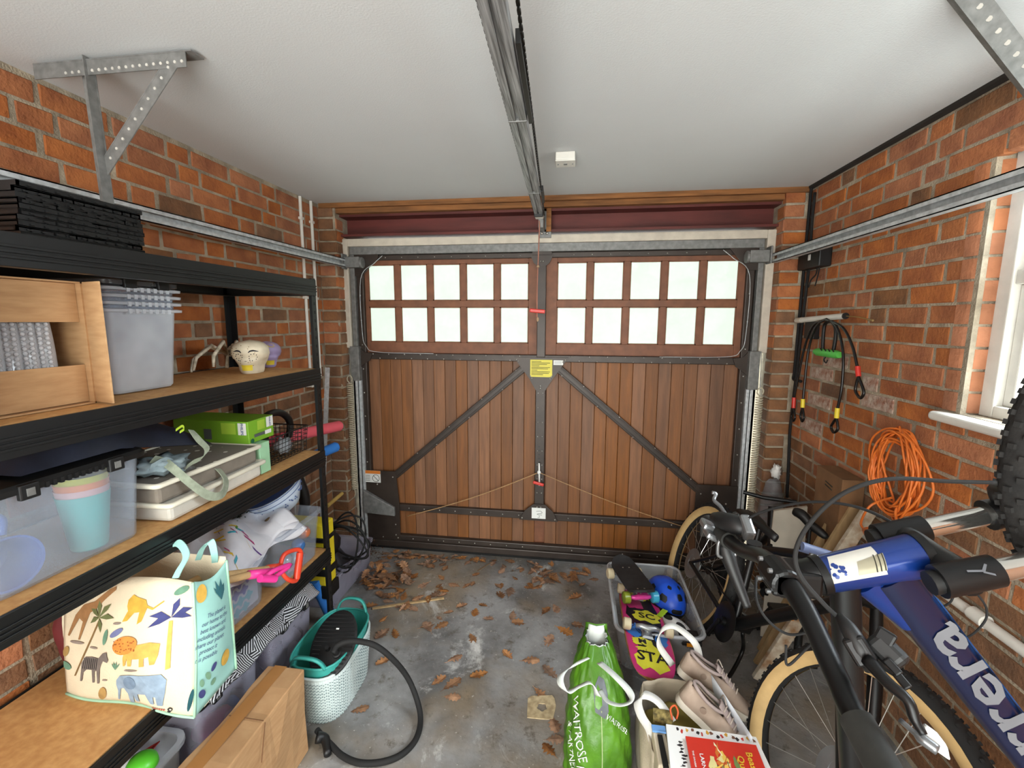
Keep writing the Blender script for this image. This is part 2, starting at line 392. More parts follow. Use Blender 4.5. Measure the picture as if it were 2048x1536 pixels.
# window in the right wall
win = empty('window_1', (XR+.09, (WY0+WY1)/2, WZ0), kind='structure', label='white painted casement window in the right wall')
m_glass = clear('window_glass', (235, 244, 250), .08, .05)
fx0, fx1 = XR+.05, XR+.13
b = MB(); b.bb((fx0, WY1-.055, WZ0), (fx1, WY1-.004, WZ1)); b.bb((fx0, WY0+.004, WZ0), (fx1, WY0+.055, WZ1)); b.bb((fx0, WY0+.055, WZ1-.05), (fx1, WY1-.055, WZ1)); b.bb((fx0, WY0+.055, WZ0), (fx1, WY1-.055, WZ0+.04))
b.build('window_frame', m_white, win, bevel=.004, weld=False)
MB().bb((fx0+.008, WY0+.055, 1.80), (fx1, WY1-.055, 1.845)).build('transom', m_white, win, bevel=.004)
MB().bb((fx0+.008, 1.06, WZ0+.04), (fx1, 1.10, WZ1-.05)).build('mullion', m_white, win, bevel=.004)
for (y0, y1) in ((WY0+.055, 1.06), (1.10, WY1-.055)):
    for (z0, z1) in ((WZ0+.04, 1.80), (1.845, WZ1-.05)):
        s = MB(); t = .038
        s.bb((fx0+.025, y0, z0), (fx1-.015, y0+t, z1)); s.bb((fx0+.025, y1-t, z0), (fx1-.015, y1, z1)); s.bb((fx0+.025, y0+t, z0), (fx1-.015, y1-t, z0+t)); s.bb((fx0+.025, y0+t, z1-t), (fx1-.015, y1-t, z1))
        sa = s.build('sash', m_white, win, bevel=.005, weld=False)
        MB().bb((fx1-.035, y0+t, z0+t), (fx1-.031, y1-t, z1-t)).build('pane', m_glass, sa)
b = MB(); b.bb((XR-.05, WY0-.06, WZ0-.035), (XR+.10, WY1+.075, WZ0-.002)); b.build('window_sill', m_white, win, bevel=.014, seg=4)
# soft green garden and sky seen through the window
# ================================================================== GARAGE DOOR
door = empty('door_1', (-.22, YD, .03), kind='structure', label='brown timber up-and-over garage door with two rows of frosted panes')
m_board = mat('cedar_board', (128, 78, 35), .55, var=.16, scale=5, stretch=(9, 9, .7), objvar=.24, bump=.12, bscale=30)
m_rail = mat('cedar_rail', (126, 78, 52), .6, var=.14, scale=6, stretch=(3, 3, 3))
m_rivet = mat('bright_rivet', (205, 202, 195), .35, .8)
m_frost = clear('frosted_glass', (226, 236, 226), .22, .6)
m_frost.node_tree.nodes['Transparent BSDF'].inputs[0].default_value = (.43, .455, .425, 1)
DXL, DXR = -1.535, 1.10; DM = -.222
def fbox(x0, x1, z0, z1, y0, y1, name, m, parent=door, bev=.002, **k): return MB().bb((x0, y0, z0), (x1, y1, z1)).build(name, m, parent, bevel=bev, **k)
# timber boards below the panes, each one a board
def boards(x0, x1, n, z0, z1):
    w = (x1-x0)/n; me = []
    for i in range(n):
        b = MB(); b.bb((x0+w*i+.0008, 3.012+R.uniform(-.001, .001), z0), (x0+w*(i+1)-.0008, 3.03, z1)); b.build('board', m_board, door, bevel=.003)
MB().bb((-1.50, 3.0305, .05), (1.07, 3.045, 1.50)).build('backing_panel', m_rail, door)  # added behind the boards to stop daylight through their gaps
boards(-1.452, -.258, 15, .10, 1.435); boards(-.186, 1.03, 15, .10, 1.435)
# glazed panels
for q in ((-1.56, -1.47, 1.2, 2.2), (1.045, 1.15, 1.2, 2.2), (-1.5, 1.1, 2.095, 2.2), (-.255, -.19, 1.4, 2.2), (-1.56, -1.47, .03, 1.3), (1.05, 1.15, .03, 1.3)): MB().bb((q[0], 3.034, q[2]), (q[1], 3.05, q[3])).build('weather_strip', m_brown, door)  # added strips behind the frame, closing gaps against daylight
rows = [(1.53, 1.772), (1.814, 2.058)]
for (x0, x1, cs) in ((-1.475, -.243, [-1.43, -1.1985, -.967, -.7355, -.504]), (-.203, 1.05, [-.125, .1065, .338, .5695, .801])):
    w = .193; y0, y1 = 3.005, 3.032
    fbox(x0, cs[0], 1.455, 2.10, y0, y1, 'stile', m_rail); fbox(cs[-1]+w, x1, 1.455, 2.10, y0, y1, 'stile', m_rail)
    for (z0, z1) in ((1.455, 1.53), (1.772, 1.814), (2.058, 2.10)): fbox(cs[0], cs[-1]+w, z0, z1, y0+.001, y1, 'window_rail', m_rail)
    for i in range(4):
        for (z0, z1) in rows: fbox(cs[i]+w, cs[i+1], z0, z1, y0+.002, y1, 'glazing_bar', m_rail)
    for c in cs:
        for (z0, z1) in rows:
            fbox(c, c+w, z0, z1, 3.018, 3.023, 'pane', m_frost, bev=0)
            g = MB(); t = .007
            g.bb((c, 3.010, z0), (c+t, 3.018, z1)); g.bb((c+w-t, 3.010, z0), (c+w, 3.018, z1)); g.bb((c, 3.010, z0), (c+w, 3.018, z0+t)); g.bb((c, 3.010, z1-t), (c+w, 3.018, z1))
            g.build('glazing_bead', m_rail, door, weld=False)
# steel frame
def steel(name, x0, x1, z0, z1, d=.03): 
    b = MB(); b.bb((x0, 3.008-d, z0), (x1, 3.012, z1))
    return b.build(name, m_brown, door, bevel=.004)
steel('top_rail', -1.47, 1.06, 2.085, 2.118); steel('middle_rail', -1.47, 1.05, 1.41, 1.455)
steel('side_stile', -1.50, -1.452, .06, 2.13); steel('side_stile', 1.03, 1.075, .06, 2.13)
steel('centre_post', -.252, -.195, 1.44, 2.14, .034); steel('centre_post', -.256, -.19, .30, 1.32, .034)
steel('bottom_rail', -1.27, .85, .30, .35); 
b = MB(); b.bb((-1.51, 2.972, .075), (1.07, 3.012, .115)); b.bb((-1.52, 2.955, .03), (1.08, 3.012, .078)); b.build('threshold_rail', m_brown, door, bevel=.006, weld=False)
MB().bb((-1.57, 2.985, .0), (1.17, 3.03, .05)).build('floor_seal', m_rubber, door)  # added to keep daylight from leaking under the door
def brace(a, c):
    a = V(a[0], 2.985, a[1]); c = V(c[0], 2.985, c[1]); b = MB(); b.bar(a, c, .052, .02, (0, 1, 0)); b.build('brace', m_brown, door, bevel=.004)
    g = MB(); d = (c-a).normalized(); s = d.cross(V(0, 1, 0)).normalized()*.014
    g.bar(a+s+V(0, -.012, 0), c+s+V(0, -.012, 0), .008, .012, (0, 1, 0)); g.bar(a-s+V(0, -.012, 0), c-s+V(0, -.012, 0), .008, .012, (0, 1, 0)); g.build('brace_rib', m_brown, door, bevel=.002, weld=False)
    L = (c-a).length; n = int(L/.16); r = MB()
    for i in range(n):
        p = a+d*(.1+i*.155); r.ball(p+s.normalized()*(.02 if i % 2 else -.02)+V(0, -.012, 0), .005, 6, 4)
    r.build('rivets', m_rivet, door, kind='stuff')
brace((-.30, 1.40), (-1.27, .565)); brace((-.145, 1.40), (.87, .545))
def plate(poly, name='gusset_plate', t=.006, y=2.972, m=None): return MB().prism([(x, z) for x, z in poly], t, Matrix(((1, 0, 0, 0), (0, 0, 1, y), (0, 1, 0, 0), (0, 0, 0, 1)))).build(name, m or m_brown, door)
plate([(-.40, 1.44), (-.04, 1.44), (-.07, 1.40), (-.14, 1.30), (-.19, 1.22), (-.255, 1.22), (-.30, 1.30), (-.375, 1.40)], y=2.966)
plate([(-.30, 2.10), (-.15, 2.10), (-.175, 2.05), (-.20, 2.03), (-.25, 2.03), (-.275, 2.05)])
plate([(-.285, 2.175), (-.16, 2.175), (-.16, 2.10), (-.285, 2.10)], y=2.958)
plate([(-1.51, 2.155), (-1.33, 2.155), (-1.33, 2.10), (-1.45, 1.98), (-1.51, 1.98)], y=2.96); plate([(1.10, 2.155), (.915, 2.155), (.915, 2.12), (1.03, 1.99), (1.10, 1.99)], y=2.96)
plate([(-1.515, .60), (-1.26, .60), (-1.24, .35), (-1.24, .06), (-1.515, .06)], y=2.968); plate([(1.085, .62), (.81, .62), (.81, .40), (.84, .06), (1.085, .06)], y=2.968)
plate([(-.36, .30), (-.09, .30), (-.125, .37), (-.18, .42), (-.26, .42), (-.32, .37)], y=2.962)
plate([(-1.50, 1.50), (-1.46, 1.46), (-1.40, 1.45), (-1.42, 1.40), (-1.46, 1.38), (-1.50, 1.34)], y=2.965); plate([(1.075, 1.50), (1.04, 1.46), (.98, 1.45), (1.0, 1.40), (1.03, 1.38), (1.075, 1.34)], y=2.965)
# rivets along the frame
r = MB()
for x in [(-1.4+i*.115) for i in range(22)]:
    if abs(x+.22) > .12: r.ball((x, 2.976, 1.447), .0045, 6, 4); r.ball((x+.05, 2.976, 1.418), .0045, 6, 4); r.ball((x, 2.976, .325), .0045, 6, 4); r.ball((x+.03, 2.962, .098), .0045, 6, 4); r.ball((x, 2.976, 2.10), .004, 6, 4)
for z in [.5+i*.1 for i in range(9)]: r.ball((-.238, 2.972, z), .0045, 6, 4); r.ball((-.207, 2.972, z), .0045, 6, 4)
for z in [.15+i*.17 for i in range(11)]: r.ball((-1.476, 2.976, z), .005, 6, 4); r.ball((1.052, 2.976, z), .005, 6, 4)
for p in [(-.385, 1.425), (-.37, 1.415), (-.06, 1.425), (-.075, 1.412), (-.29, 1.315), (-.28, 1.30), (-.15, 1.315), (-.16, 1.30), (-.223, 1.25), (-.223, 1.235), (-1.49, 2.14), (-1.40, 2.14), (-1.35, 2.14), (.94, 2.14), (1.0, 2.14), (1.07, 2.14), (-1.28, .56), (-1.40, .5), (-1.27, .2), (-1.27, .12), (.84, .56), (1.0, .5), (-.34, .315), (-.11, .315), (-.235, .40), (-.21, .40), (-.27, 2.14), (-.175, 2.14), (-.23, 2.06), (-.215, 2.06)]: r.ball((p[0], 2.962, p[1]), .0055, 6, 4)
r.build('rivets', m_rivet, door, kind='stuff', smooth=True)
r = MB()
for i in range(9): r.bb((-.231, 2.9725, .60+i*.028), (-.222, 2.974, .61+i*.028))
r.build('slot', m_black, door, kind='stuff')
# stickers
m_yel = mat('yellow_label', (214, 200, 60), .5, var=.05); m_paper = mat('white_label', (226, 226, 222), .5, var=.04); m_ink = mat('dark_ink', (52, 50, 40), .7); m_or = mat('orange_label', (222, 130, 50), .5, var=.06)
lab = fbox(-.292, -.146, 1.31, 1.425, 2.9635, 2.966, 'instruction_label', m_yel, bev=0, label='yellow instruction label')
g = MB()
for i, wl_ in enumerate((.5, .95, .8, .4, .95, .85, .3, .95, .9, .6)): g.bb((-.284, 2.9628, 1.412-i*.0098), (-.284+.13*wl_, 2.9634, 1.4155-i*.0098))
g.build('print', m_ink, lab, weld=False)
lab = fbox(-.138, -.075, 1.392, 1.423, 2.9635, 2.966, 'rating_label', m_paper, bev=0); g = MB()
for i in range(3): g.bb((-.133, 2.9628, 1.414-i*.008), (-.085, 2.9634, 1.4165-i*.008))
g.build('print', m_galv_dull, lab, weld=False)
lab = fbox(-.272, -.175, .318, .395, 2.958, 2.961, 'number_label', m_paper, bev=0); g = MB(); g.tube(spline([(-.24, 2.957, .37), (-.21, 2.957, .373), (-.2, 2.957, .36), (-.235, 2.957, .35), (-.2, 2.957, .345)], 4), .0012, 4); g.tube([(-.22, 2.957, .34), (-.215, 2.957, .33), (-.23, 2.957, .325)], .0012, 4); g.build('print', m_ink, lab)
lab = fbox(-1.51, -1.375, .512, .60, 2.9645, 2.967, 'warning_label', m_paper, bev=0, label='white warning sticker with orange header')
fbox(-1.51, -1.375, .577, .60, 2.9635, 2.9645, 'header', m_or, lab, bev=0)
pf = lambda a, c: V(a, 2.9636, c); g = MB(); lettering(pf, 'WARNING', -1.435, .588, .022, mb=g); g.build('lettering', m_ink, lab)
g = MB(); g.tube([(-1.41+.026*math.cos(t*.3927), 2.9638, .544+.026*math.sin(t*.3927)) for t in range(16)], .0018, 4, True); g.tube([(-1.428, 2.9638, .562), (-1.392, 2.9638, .526)], .0018, 4)
for i in range(4): g.bb((-1.50, 2.9632, .525+i*.012), (-1.455, 2.9638, .528+i*.012))
g.build('print', m_ink, lab, weld=False)
# galvanised head channel and side channels, roller brackets, springs
b = MB(); b.bb((-1.53, 2.955, 2.12), (1.11, 2.985, 2.172)); b.build('head_channel', m_galv_dull, door, bevel=.003)
def side(xi, s):
    b = MB(); b.bb((xi, 2.94, .02), (xi+s*.016, 2.99, 1.36)); b.bb((xi, 2.94, .02), (xi+s*.03, 2.946, 1.36)); b.bb((xi+s*.03, 2.955, .02), (xi+s*.048, 2.99, 1.36)); b.build('side_channel', m_galv, door, bevel=.002, weld=False)
    b = MB(); b.bb((xi+s*.005, 2.955, 1.36), (xi+s*.035, 2.99, 2.12)); b.build('side_channel', m_galv_dull, door, bevel=.002)
    b = MB(); b.bb((xi-s*.012, 2.935, 1.26), (xi+s*.05, 2.985, 1.50)); b.build('spring_mount', m_galv_dull, door, bevel=.003)
side(-1.537, 1); side(1.118, -1)
def spring(x, z0, z1, y=2.915):
    turns = 58; pts = []
    for i in range(turns*8+1):
        a = 2*math.pi*i/8; pts.append((x+.0185*math.cos(a), y+.0185*math.sin(a), z0+(z1-z0)*i/(turns*8)))
    b = MB(); b.tube(pts, .0044, 6)
    hook = [(x, y, z1), (x-.016, y, z1+.02), (x-.012, y, z1+.045), (x+.008, y, z1+.052), (x+.02, y, z1+.035), (x+.016, y, z1+.012)]
    b.tube(spline(hook, 5), .0035, 6); b.tube([(x, y, z0), (x+.004, y, z0-.03), (x-.004, y, z0-.06)], .0035, 6)
    b.build('spring', mat('spring_steel', (208, 198, 174), .45, .2, var=.1, scale=60), door, smooth=True, label='long coiled steel counterbalance spring')
    w = MB(); w.cyl((x, y, z0-.05), (x, y, .1), .002, n=5); w.cyl((x, y, z1+.04), (x, y+.03, 1.5), .0025, n=5); w.build('spring_wire', m_galv_dull, door)
p1_, p2_ = U(701, 765, y=2.915), U(714, 985, y=2.915); spring(-1.552, .47, 1.245)
spring(1.135, .33, 1.225)
# arm at the lower left corner
b = MB(); b.hexa([V(*p) for p in [(-1.50, 2.93, .29), (-1.27, 2.945, .27), (-1.27, 2.965, .27), (-1.50, 2.965, .29), (-1.50, 2.93, .46), (-1.27, 2.945, .335), (-1.27, 2.965, .335), (-1.50, 2.965, .46)]]); b.build('pivot_arm', m_galv_dull, door, bevel=.003)
b = MB(); b.hexa([V(*p) for p in [(1.07, 2.93, .29), (1.07, 2.965, .29), (.85, 2.965, .27), (.85, 2.945, .27), (1.07, 2.93, .46), (1.07, 2.965, .46), (.85, 2.965, .335), (.85, 2.945, .335)]]); b.build('pivot_arm', m_galv_dull, door, bevel=.003)
# roller brackets
for s, x in ((1, -1.50), (-1, 1.075)):
    b = MB(); b.bb((x-s*.05, 2.90, 2.03), (x+s*.06, 2.955, 2.10)); b.bb((x-s*.055, 2.88, 2.02), (x-s*.045, 2.96, 2.12)); b.cyl((x+s*.06, 2.925, 2.062), (x+s*.078, 2.925, 2.062), .036, n=16); b.build('roller_bracket', m_galv_dull, door, bevel=.004, weld=False)
# latch, red pull and cables
m_red = mat('red_plastic', (205, 54, 44), .4, var=.06); m_cord = mat('braided_cord', (176, 138, 96), .8, var=.15, scale=60)
lx, ly = U(1078, 943, y=2.95).x, 2.95
b = MB(); b.cyl((lx, ly, .72), (lx+.004, ly, .56), .006, n=8); b.ball((lx, ly, .655), .014, 8, 6); b.build('latch_rod', m_paper, door, smooth=True)
b = MB(); b.bar((lx-.04, ly-.01, .588), (lx+.035, ly-.01, .57), .02, .018, (0, 1, 0)); b.build('latch_pull', m_red, door, bevel=.006)
b = MB(); a = V(lx, ly, .655); e = U(815, 1032, y=2.955); b.tube([a+(e-a)*t+V(0, 0, -.04*math.sin(math.pi*t)*.6) for t in [i/8 for i in range(9)]], .0036, 6); b.build('latch_cable', m_cord, door, smooth=True)
b = MB(); e = U(1400, 1064, y=2.955); b.tube([a+(e-a)*t+V(0, 0, -.02*math.sin(math.pi*t)) for t in [i/8 for i in range(9)]], .0028, 6); b.build('latch_cable', m_cord, door, smooth=True)
for s, x in ((1, -1.455), (-1, 1.035)):
    b = MB(); b.tube(spline([(x+s*.16, 2.952, 2.11), (x+s*.10, 2.95, 2.06), (x+s*.0, 2.95, 1.96), (x-s*.005, 2.95, 1.6), (x+s*.02, 2.952, 1.50), (x+s*.1, 2.955, 1.462), (x+s*.5, 2.957, 1.456)], 6), .0022, 5); b.build('lift_wire', m_galv, door, smooth=True)

# ================================================================== TRACKS, OPENER RAIL
def track(a, c, label):
    a, c = V(a), V(c); b = MB(); L = c-a
    # C-section channel: web, two lips
    for (dx0, dx1, dz0, dz1) in ((.0, .004, -.027, .027), (.0, .03, .023, .027), (.0, .03, -.027, -.023), (.026, .03, .010, .027), (.026, .03, -.027, -.010)):
        s = -1 if a.x > 0 else 1
        q = [V(a.x+s*x, y, a.z+z+ (c.z-a.z)*((y-a.y)/(c.y-a.y))) for y in (a.y, c.y) for x, z in ((dx0, dz0), (dx1, dz0), (dx1, dz1), (dx0, dz1))]
        b.hexa([q[0], q[1], q[2], q[3], q[4], q[5], q[6], q[7]])
    return b.build('door_track', m_galv, label=label, cat='door track', group='tracks of the garage door', weld=False)
track((-1.565, .2, 2.05), (-1.565, 2.90, 2.06), 'galvanised door track running above the shelving on the left')
track((1.165, .2, 2.055), (1.165, 2.90, 2.05), 'galvanised door track crossing in front of the window on the right')
rail = empty('opener_rail', (-.2, 2.75, 2.26), 'dark greasy steel opener rail with chain hanging under the ceiling', 'opener rail')
m_rail_steel = mat('greasy_steel', (186, 188, 190), .4, .45, var=.35, scale=7, stretch=(26, .7, 6), col2=(84, 84, 84))
A, B = V(-.155, .35, 2.285), V(-.228, 2.74, 2.31)
def on(t): return A+(B-A)*t
def railseg(t0, t1, w, m=m_rail_steel):
    a, c = on(t0), on(t1); b = MB(); up = V(0, 0, 1); d = (c-a).normalized(); sx = d.cross(up).normalized()
    b.bar(a+up*.014, c+up*.014, w, .004); b.bar(a-sx*w*.48, c-sx*w*.48, .004, .03); b.bar(a+sx*w*.48, c+sx*w*.48, .004, .03); b.bar(a-sx*w*.28-up*.014, c-sx*w*.28-up*.014, w*.36, .003); b.bar(a+sx*w*.28-up*.014, c+sx*w*.28-up*.014, w*.36, .003)
    b.bar(a-up*.006, c-up*.006, w*.3, .003)
    b.build('rail_section', m, rail, weld=False)
railseg(0, .46, .052); railseg(.463, .80, .050); railseg(.803, 1, .046)
for t0, t1 in ((.30, .475), (.80, .89)):
    b = MB(); o = V(.038, 0, .004); b.bar(on(t0)+o, on(t1)+o, .012, .03); b.build('side_plate', m_black, rail)
for t in (.4615, .8015):
    b = MB(); b.box(on(t), (.058, .01, .036)); b.build('joint_strap', m_galv_dull, rail, bevel=.003)
# chains: small links either side of the rail
def chain(o0, o1, name, t0=0, t1=1.0, n=190):
    b = MB(); a = on(t0)+V(*o0); c = on(t1)+V(*o1)
    for i in range(n):
        p = a+(c-a)*(i/n); L = (c-a).length/n
        b.box(p, (.008 if i % 2 else .005, L*.95, .005 if i % 2 else .010))
    b.build(name, mat('oily_chain', (44, 42, 40), .4, .7, var=.3, scale=50), rail, kind='stuff', weld=False)
chain((.052, 0, .02), (.03, .04, -.01), 'chain'); chain((-.03, 0, .006), (-.026, 0, .0), 'chain')
b = MB(); b.box(B+V(0, .02, -.005), (.05, .07, .045)); b.build('end_sleeve', m_white, rail, bevel=.006)
b = MB(); b.box(B+V(0, -.02, -.004), (.054, .02, .05)); b.build('end_stop', m_black, rail, bevel=.004)
b = MB(); b.bb((-.235, 2.79, 2.235), (-.205, 2.95, 2.31)); b.bb((-.245, 2.93, 2.20), (-.165, 2.95, 2.38)); b.build('wall_bracket', m_galv_dull, rail, bevel=.002, weld=False)
b = MB(); b.bb((-.195, 2.918, 2.235), (-.165, 2.929, 2.375)); b.build('packing_block', m_batten, rail)
for s_ in (-.222, -.19): MB().ball((s_, 2.925, 2.225), .009, 8, 6).build('bolt', m_rivet, rail, smooth=True)
cord = empty('pull_cord', (B.x, 2.77, 1.5), 'pale red release cord with red handle hanging before the door', 'pull cord')
q0, q1 = V(B.x+.0, 2.77, 2.27), U(1074, 622, y=2.77)
b = MB(); b.tube(spline([q0, q0+V(.002, 0, -.05), (q0+q1)/2+V(.002, 0, .1), (q0+q1)/2+V(-.003, .0, -.1), q1, q1+V(.002, 0, -.05)], 6), .0035, 6); b.build('cord', mat('faded_red_cord', (176, 118, 98), .8), cord, smooth=True)
for kp, kr in (((q0+q1)/2, 1), (q1+V(.004, 0, -.05), 1.6)):
    b = MB(); b.ball(kp, .009, 8, 6, (1, 1, kr)); b.build('knot', mat('frayed_end', (170, 140, 110), .9), cord, smooth=True)
b = MB(); b.bar(q1+V(-.045, -.004, .004), q1+V(.05, -.004, -.004), .024, .024, (0, 1, 0)); b.build('handle', m_red, cord, bevel=.006)
# ceiling connection box
cr = empty('ceiling_switch_unit', (-.07, 2.25, H-.04), 'small white rectangular connection unit fixed to the ceiling', 'ceiling unit')
c = U(1131, 318, z=H-.02); b = MB(); b.box((c.x, c.y, H-.019), (.088, .088, .036)); b.build('back_box', m_white, cr, bevel=.004)
b = MB(); b.box((c.x, c.y, H-.039), (.09, .09, .006)); b.build('front_plate', m_white, cr, bevel=.003)
b = MB(); b.box((c.x, c.y, H-.0425), (.016, .012, .004)); b.build('lamp_window', mat('grey_plastic', (120, 120, 118), .5), cr)
for s_ in (-.033, .033): MB().ball((c.x+s_, c.y, H-.042), .004, 6, 4).build('screw', m_galv_dull, cr)
# perforated angle brackets
def perf(b, a, c, w=.038, t=.003, up=(0, 1, 0)):
    a, c = V(a), V(c); b.bar(a, c, w, t, up)
def dots(a, c, off, n, r=.0042):
    b = MB(); a, c = V(a), V(c)
    for i in range(n): p = a+(c-a)*((i+.5)/n)+V(*off); b.cyl(p-V(0, .001, 0), p+V(0, .0015, 0), r, n=8)
    return b
by = 1.25
br = empty('angle_bracket', (-1.47, by, 2.0), 'galvanised slotted angle bracket hanging from the ceiling above the shelves', 'bracket')
m_slot = mat('slot_light', (200, 196, 188), .7)
ue, le = U(174, 122, y=by), U(213, 392, y=by); le = le+(le-ue)*.12
ae = U(372, 118, y=by-.02); de = U(205, 345, y=by-.005); dt = U(345, 125, y=by-.02)
b = MB(); perf(b, ue, le, .045); b.bar(ue+V(.02, -.015, 0), le+V(.02, -.015, 0), .003, .03, (0, 1, 0)); b.build('upright', m_galv_dull, br, weld=False)
aw = V(-1.60, by-.02, ae.z)
b = MB(); perf(b, aw, ae, .042); b.bar(aw+V(0, .02, .02), ae+V(0.02, .02, .02), .045, .003); b.build('arm', m_galv_dull, br, weld=False)
b = MB(); perf(b, dt, de, .04); d_ = (de-dt).normalized().cross(V(0, 1, 0))*.02; b.bar(dt-d_+V(0, .01, 0), de-d_+V(0, .01, 0), .003, .024, (0, 1, 0)); b.build('diagonal_brace', m_galv_dull, br, weld=False)
dots(aw+V(.1, 0, -.006), ae, (0, -.003, -.006), 18).build('hole', m_slot, br, kind='stuff'); dots(dt, de, (0, -.003, 0), 11).build('hole', m_slot, br, kind='stuff'); dots(ue, le, (0, -.003, 0), 12).build('hole', m_slot, br, kind='stuff')
a = U(1930, -25, z=H-.002); c = V(1.17, a.y+.12, 2.08); c = U(2090, 185, x=1.165)
br2 = empty('hanger_strap', a, 'galvanised slotted strap hanging from the ceiling at top right', 'bracket')
b = MB(); b.bar(a, c, .045, .003, (-.6, -.8, 0)); b.bar(a+V(-.02, .012, -.012), c+V(-.02, .012, -.012), .003, .03, (-.6, -.8, 0)); b.build('strap', m_galv_dull, br2, weld=False)
n_ = V(-.5, -.75, -.2).normalized(); g = MB()
for i in range(9): p = a+(c-a)*((i+.5)/9)+n_*.002; g.cyl(p, p+n_*.003, .006, n=8)
g.build('hole', m_slot, br2, kind='stuff')
# ================================================================== SHELVING ON THE LEFT
SX, SB, SY0, SY1 = -1.214, -1.668, .45, 2.0
T1, T2, T3, T4 = 1.866, 1.452, 1.045, .535
sh = empty('shelving_unit', ((SX+SB)/2, (SY0+SY1)/2, 0), 'black steel boltless shelving unit with chipboard shelves along the left wall', 'shelving')
m_mdf = mat('chipboard', (205, 158, 100), .75, var=.08, scale=50, col2=(184, 134, 80))
m_steelblk = mat('black_powder_coat', (21, 22, 23), .42, .1, var=.12, scale=40)
for (x, sx) in ((SX, -1), (SB, 1)):
    for (y, sy) in ((SY1, -1), (SY0, 1)):
        b = MB(); b.bb((x, y, 0), (x+sx*.034, y+sy*.002, 1.872)); b.bb((x, y, 0), (x+sx*.002, y+sy*.034, 1.872))
        post = b.build('post', m_steelblk, sh, weld=False)
        g = MB()
        for i in range(46):
            z = .05+i*.0395; g.bb((x+sx*.012, y-sy*.0006, z), (x+sx*.02, y-sy*.0001, z+.014)); g.bb((x-sx*.0006, y+sy*.012, z), (x-sx*.0001, y+sy*.02, z+.014))
        g.build('slots', mat('slot_dark', (6, 6, 6), .8) , post, kind='stuff', weld=False)
for zt in (T1, T2, T3, T4):
    for (x, s) in ((SX, 1), (SB, -1)):
        b = MB(); h = .074
        b.bb((x-.002*s, SY0+.004, zt-h), (x+.006*s, SY1-.004, zt)); b.bb((x-.03*s, SY0+.004, zt-h), (x, SY1-.004, zt-h+.003))
        for k in (.40, .56, .72): b.bb((x+.004*s, SY0+.004, zt-h*k-.004), (x+.010*s, SY1-.004, zt-h*k+.003))
        b.build('beam', m_steelblk, sh, bevel=.0015, weld=False)
    for y in (SY0+.01, SY1-.01):
        b = MB(); b.bb((SB+.004, y-.005, zt-.074), (SX-.004, y+.005, zt-.004)); b.build('end_beam', m_steelblk, sh)
    b = MB(); b.bb((SB+.008, SY0+.016, zt-.014), (SX-.007, SY1-.016, zt-.001)); b.build('shelf_board', m_mdf, sh)
# ---- shared small builders
def rrect(sx, sy, r, n=4):
    out = []
    for cx, cy, a0 in ((sx/2-r, sy/2-r, 0), (-sx/2+r, sy/2-r, 90), (-sx/2+r, -sy/2+r, 180), (sx/2-r, -sy/2+r, 270)):
        for k in range(n+1):
            a = math.radians(a0+90*k/n); out.append((cx+r*math.cos(a), cy+r*math.sin(a)))
    return out
def loft(b, secs, close0=False, close1=False):
    n = len(secs[0]); o = len(b.v)
    for s in secs:
        for p in s: b.v.append(V(p))
    for i in range(len(secs)-1):
        for k in range(n): b.f.append([o+i*n+k, o+i*n+(k+1) % n, o+(i+1)*n+(k+1) % n, o+(i+1)*n+k])
    if close0: b.f.append([o+k for k in range(n)][::-1])
    if close1: b.f.append([o+(len(secs)-1)*n+k for k in range(n)])
    return b
def tubshell(c, sx, sy, h, taper=.9, r=.03, wall=.003, rim=.014, rz=0, z_floor=.003):
    """open tub: outer wall, turned rim, inner wall and floor"""
    c = V(c); Mz = Matrix.Rotation(rz, 3, 'Z')
    def sec(kx, ky, z, rr_): return [c+Mz @ V(x, y, z) for x, y in rrect(kx, ky, rr_)]
    b = MB(); s0 = (sx*taper, sy*taper)
    secs = [sec(s0[0]-.01, s0[1]-.01, 0, r), sec(*s0, .008, r), sec(sx, sy, h-rim, r), sec(sx+2*rim, sy+2*rim, h-rim+.001, r+rim), sec(sx+2*rim, sy+2*rim, h, r+rim), sec(sx-2*wall, sy-2*wall, h, r), sec(s0[0]-2*wall, s0[1]-2*wall, z_floor+.005, r)]
    loft(b, secs, True, True); return b
m_clear = clear('clear_polypropylene', (206, 214, 226), .19, .3)
m_clear2 = clear('milky_polypropylene', (222, 226, 232), .5, .35)
m_card = mat('corrugated_card', (184, 146, 104), .85, var=.08, scale=14, stretch=(1, 1, 6), col2=(168, 128, 88))
def blob(c, r, sc, amp=.25, f=3, seed=0, n=20, m=12):
    rr = random.Random(seed); ph = [rr.uniform(0, 6.28) for _ in range(6)]; b = MB(); c = V(c)
    def fn(u, v):
        a = 2*math.pi*u; t = math.pi*v; x, y, z = math.sin(t)*math.cos(a), math.sin(t)*math.sin(a), math.cos(t)
        k = 1+amp*(math.sin(f*x*2+ph[0])*math.sin(f*y*2+ph[1])+.6*math.sin(f*z*3+ph[2]+x*2)+.35*math.sin(f*2.3*(x+y)+ph[3]))
        return c+V(x*sc[0]*r*k, y*sc[1]*r*k, z*sc[2]*r*k)
    b.grid(fn, n, m, wrapu=True); return b
